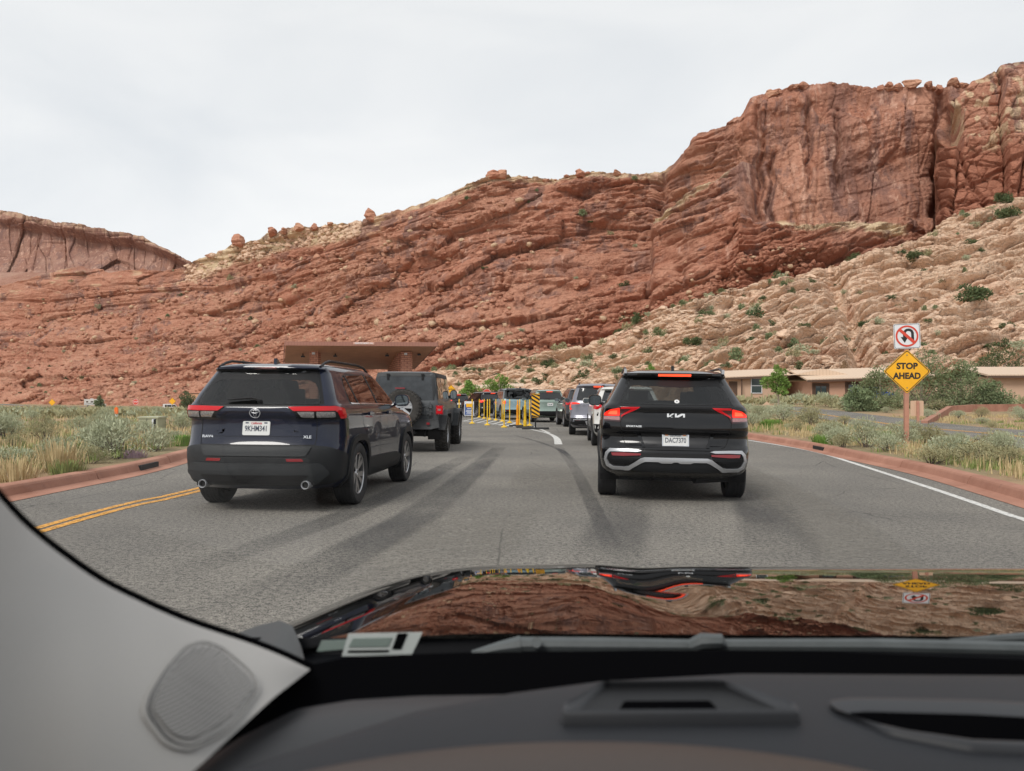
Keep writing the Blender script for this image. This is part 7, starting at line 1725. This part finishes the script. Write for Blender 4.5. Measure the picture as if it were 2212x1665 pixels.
# black corner cover of the windscreen base at the left
mb = MB(); PT = []
for (a, b, Y) in ((500, 1372, 1.02), (560, 1350, 1.02), (605, 1340, 1.0), (632, 1352, .97), (650, 1395, .93), (662, 1442, .88)):
    PT.append([tuple(Pd(a, b, Y)), tuple(Pd(a-5, b+22, Y-.03)), tuple(Pd(a-30, b+70, Y-.08)), tuple(Pd(a-60, b+130, Y-.14))])
own(link('cowl_corner', grid_mesh('cowl_corner', np.array(PT)), mat('cowl_corner_grey', (.035, .037, .038), .45), smooth=True))
# reflection of a registration label in the windscreen, built as a solid card
def card(name, pts, Y, m, par=None, t=.0012):
    mb = MB(); q = [Pd(a, b, Y) for a, b in pts]; q2 = [v+Vector((0, t, 0)) for v in q]; n_ = len(q); mb.add(q+q2, [tuple(range(n_)), tuple(range(2*n_-1, n_-1, -1))]+[(i, (i+1) % n_, n_+(i+1) % n_, n_+i) for i in range(n_)])
    o = mb.build(name, m)
    if par is None: own(o)
    else: o.parent = par; o.matrix_parent_inverse = par.matrix_parent_inverse.copy()
    return o
M_LAB = mat('label_white', (.50, .54, .53), .5); M_LABG = mat('label_grey_green', (.20, .25, .23), .5)
card('label_reflection', [(752, 1369), (912, 1366), (888, 1416), (738, 1417)], .83, M_LAB)
card('label_reflection_print', [(762, 1379), (846, 1377), (838, 1396), (752, 1397)], .829, M_LABG); card('label_reflection_print', [(858, 1368), (880, 1368), (866, 1402), (846, 1402)], .829, M_DBLK); card('label_reflection_print', [(752, 1405), (840, 1404), (838, 1408), (750, 1409)], .829, M_DBLK)
card('label_reflection_tab', [(694, 1384), (752, 1382), (742, 1402), (684, 1407)], .8305, M_LABG)
# pillar trim
E_ = [(668, 1446, .665), (600, 1414, .66), (520, 1383, .645), (400, 1342, .615), (300, 1298, .59), (200, 1246, .56), (80, 1158, .53), (0, 1078, .50), (-150, 900, .45), (-420, 520, .38)]
F_ = [(668, 1447, .655), (632, 1475, .60), (585, 1512, .56), (500, 1590, .515), (395, 1685, .465), (200, 1850, .42), (0, 2000, .40), (-300, 2100, .36), (-700, 2100, .32), (-1200, 1900, .30)]
def cr(pts, n):
    p = dbl(pts); s = np.linspace(0, len(p)-1, n); out = []
    for t in s:
        i = min(int(t), len(p)-2); f = t-i; p0 = p[max(i-1, 0)]; p1 = p[i]; p2 = p[i+1]; p3 = p[min(i+2, len(p)-1)]
        out.append(.5*((2*p1)+(p2-p0)*f+(2*p0-5*p1+4*p2-p3)*f*f+(3*p1-p0-3*p2+p3)*f**3))
    return out
e_ = cr(E_, 60); f_ = cr(F_, 60); rows = []
for a, b in zip(e_, f_):
    A = Pd(*a); B = Pd(*b); r = []
    for t in np.linspace(0, 1, 22):
        q = A.lerp(B, t); w_ = (B-A).length; bul = math.sin(math.pi*t**.75)*min(.035, w_*.18); r.append(tuple(q-Vector((-.35, .75, -.5)).normalized()*bul*1.0))
    rows.append(r)
pil = own(link('pillar_trim', grid_mesh('pillar_trim', np.array(rows)), M_PIL, smooth=True))
rows = []
for a in e_:
    A = Pd(*a); rows.append([tuple(A+Vector((0, .002, 0))), tuple(Pd(a[0]+4, a[1]-5, a[2]+.012)), tuple(Pd(a[0]+11, a[1]-11, a[2]+.03)), tuple(Pd(a[0]+6, a[1]+25, a[2]+.08))])
own(link('pillar_frame', grid_mesh('pillar_frame', np.array(rows)), M_DBLK, smooth=True))
# dashboard: a shelf with a raised soft pad
def zplane(dx, dy, z): return G(dx, dy, z)
Zd = 1.045
DX = np.linspace(300, 2700, 110); rows = []
top = lambda x: np.interp(x, [300, 560, 700, 900, 1100, 1300, 1600, 2211, 2700], [1720, 1625, 1580, 1515, 1478, 1452, 1436, 1440, 1462])
for t, (off, dz) in enumerate(((0, -.10), (0, -.03), (2, -.012), (8, -.004), (20, 0), (45, .002), (90, .003), (150, .003), (260, 0), (420, -.004), (700, -.02), (1100, -.06))):
    r = []
    for x in DX:
        g = G(float(x), float(top(x))+off, Zd); r.append((g.x, g.y, Zd+dz))
    rows.append(r)
dash = own(link('dashboard', grid_mesh('dashboard', np.array(rows)), M_DASH, smooth=True))
# trough and front rim before the glass, black colour standing in for shade
rows = []
for off, z in ((-3, 1.034), (6, 1.032), (40, 1.022), (120, 1.012), (300, 1.00), (600, .98)):
    r = []
    for x in DX:
        rim = np.interp(x, [300, 560, 660, 760, 1000, 1400, 1800, 2211, 2700], [1440, 1440, 1440, 1420, 1412, 1407, 1410, 1428, 1460]); g = G(float(x), float(rim)+off, 1.034); r.append((g.x, g.y, z))
    rows.append(r)
own(link('dashboard_front', grid_mesh('dashboard_front', np.array(rows)), M_DBLK, smooth=True))
rows = []
for off, dz in ((0, 0), (14, .006), (60, .010), (130, .004), (230, -.02)):
    r = []
    for x in np.linspace(380, 1120, 40):
        t_ = np.interp(x, [380, 520, 640, 760, 900, 1120], [1690, 1596, 1535, 1515, 1506, 1502]); g = G(float(x), float(t_)+off, 1.022); r.append((g.x, g.y, 1.022+dz))
    rows.append(r)
own(link('dashboard_side', grid_mesh('dashboard_side', np.array(rows)), mat('dashboard_side_plastic', (.022, .023, .026), .5), smooth=True))
# surfaces drawn by eye onto the dash / pillar
def bvh_of(objs):
    out = []
    for o in objs:
        me = o.data; out.append(BVHTree.FromPolygons([v.co[:] for v in me.vertices], [p.vertices[:] for p in me.polygons]))
    return out
BV = {'pil': bvh_of([pil])[0], 'dash': bvh_of([dash])[0]}
def onto(which):
    def fn(u, v, o):
        d = ray(u, v).normalized(); h = BV[which].ray_cast(EYE, d)
        if h[0] is None: q = P(u, v, .55); return q
        nn = h[1]; nn = nn if nn.dot(d) < 0 else -nn
        return h[0]+nn*o
    return fn
outer = rnd([(432, 1384), (478, 1398), (548, 1458), (562, 1490), (500, 1578), (402, 1628), (352, 1612), (302, 1545), (312, 1505), (352, 1440), (398, 1392)], 30, 4)
inner = rnd([(437, 1404), (470, 1412), (530, 1468), (542, 1490), (486, 1560), (402, 1604), (365, 1592), (322, 1538), (330, 1510), (368, 1450), (405, 1410)], 26, 4)
sp_o = pmesh('speaker_surround', outer, onto('pil'), .0022, .003, M_PIL, None, 20); own(sp_o)
def ring2(name, a, b, fn, off, m):
    me_v = [fn(u, v, off) for u, v in a]+[fn(u, v, off+.0012) for u, v in b]; k = len(a); mb = MB(); mb.add(me_v, [(i, (i+1) % k, k+(i+1) % k, k+i) for i in range(k)]); return own(mb.build(name, m, None, True))
sc = lambda pl, s, cx=432, cy=1500: [(cx+(a-cx)*s, cy+(b-cy)*s) for a, b in pl]
ring2('speaker_shadow_gap', sc(outer, .945), sc(outer, .925), onto('pil'), .0026, M_DASH)
own(pmesh('speaker_grille', inner, onto('pil'), .0040, .0015, M_GRIL, None, 20))
# projector well on the dash
O = [(1300, 1499), (1558, 1497), (1725, 1552), (1728, 1568), (1215, 1570), (1212, 1555)]
def dpt(u, v, z): g = G(u, v, Zd+.002); return Vector((g.x, g.y, Zd+.002+z))
o1 = rnd(O, 22, 4); c_ = (1455, 1530)
def scl(pl, sx, sy, cx, cy): return [(cx+(a-cx)*sx, cy+(b-cy)*sy) for a, b in pl]
i1 = rnd([(1318, 1492), (1546, 1490), (1690, 1552), (1690, 1556), (1245, 1558), (1245, 1553)], 14, 4); i2 = rnd([(1348, 1522), (1532, 1521), (1548, 1537), (1548, 1541), (1338, 1542), (1338, 1538)], 4, 4)
k = len(o1); vs = [dpt(u, v, -.002) for u, v in scl(o1, 1.012, 1.03, *c_)]+[dpt(u, v, .0080) for u, v in o1]+[dpt(u, v, .0105) for u, v in scl(o1, .975, .93, *c_)]+[dpt(u, v, .0045) for u, v in i1]
mb = MB(); fs = [(r*k+i, r*k+(i+1) % k, (r+1)*k+(i+1) % k, (r+1)*k+i) for r in range(3) for i in range(k)]; mb.add(vs, fs); own(mb.build('projector_rim', M_RIM, None, True))
vs = [dpt(u, v, .0045) for u, v in i1]+[dpt(u, v, .0025) for u, v in i2]; mb = MB(); mb.add(vs, [(i, (i+1) % k, k+(i+1) % k, k+i) for i in range(k)]); own(mb.build('projector_well', mat('projector_well_shade', (.013, .014, .016), .7), None))  # shade of the recess put into the well's darker colour
mb = MB(); mb.add([dpt(u, v, .0027) for u, v in i2], [tuple(range(k))]); own(mb.build('projector_slot', M_DBLK, None))
# defroster outlet at the right
vo = rnd([(1786, 1526), (1840, 1519), (2100, 1524), (2500, 1545), (2500, 1640), (2100, 1622), (1920, 1590), (1805, 1545)], 14, 4); vi = rnd([(1830, 1543), (1870, 1540), (2100, 1546), (2500, 1568), (2500, 1615), (2100, 1600), (1960, 1580), (1850, 1555)], 10, 4)
k = len(vo); vs = [dpt(u, v, -.001) for u, v in scl(vo, 1.004, 1.06, 2000, 1570)]+[dpt(u, v, .0045) for u, v in vo]+[dpt(u, v, .0045) for u, v in scl(vo, .988, .84, 2000, 1566)]+[dpt(u, v, .001) for u, v in vi]
mb = MB(); mb.add(vs, [(r*k+i, r*k+(i+1) % k, (r+1)*k+(i+1) % k, (r+1)*k+i) for r in range(3) for i in range(k)]); own(mb.build('defroster_rim', M_RIM, None, True))
mb = MB(); mb.add([dpt(u, v, .0012) for u, v in vi], [tuple(range(k))]); own(mb.build('defroster_slot', M_DBLK, None))
# brown instrument hood nearest to us
rows = []
for off, z in ((0, 0), (3, .004), (10, .008), (30, .012), (80, .014), (200, .010), (420, -.01)):
    r = []
    for x in np.linspace(600, 2050, 60):
        t_ = 1604+((x-1270)/620)**2*62+(((x-1270)/620)**4)*6; g = G(float(x), float(t_)+off*1.2, 1.052); r.append((g.x, g.y, 1.048+z))
    rows.append(r)
own(link('instrument_hood', grid_mesh('instrument_hood', np.array(rows)), mat('brown_instrument_hood', (.062, .045, .036), .5), smooth=True))
# windscreen, roof lining, unseen doors and back closed high to block light
WG = tint_glass('windscreen_glass', (.97, .975, .97), .0); 
for nd in WG.node_tree.nodes:
    if nd.type == 'MATH': nd.inputs[1].default_value = .45; nd.inputs[2].default_value = 0
mb = MB(); nx = 8; PT = np.array([[(-.46+1.96*i/nx, .88-.76*t-.06*abs(2*i/nx-1)**2, .955+.50*t+.03*math.sin(math.pi*t)) for i in range(nx+1)] for t in np.linspace(0, 1, 10)])
own(link('windscreen', grid_mesh('windscreen', PT), WG, smooth=True))
M_LIN = mat('roof_lining', (.34, .335, .32), .95)
def shell(name, boxes, m):
    mb = MB()
    for c, s in boxes: mb.box(c, s)
    own(mb.build(name, m))
shell('roof', [((.52, -.62, 1.50), (1.96, 1.44, .04))], M_LIN)
shell('door', [((-.56, -.60, .98), (.06, 1.5, 1.08)), ((1.52, -.35, .92), (.06, 1.5, .86))], M_DASH); shell('rear_shade_panel', [((.5, -1.36, 1.0), (2.0, .06, 1.05))], M_DASH); shell('floor_panel', [((.5, -.2, .45), (2.0, 2.3, .05))], M_DASH)
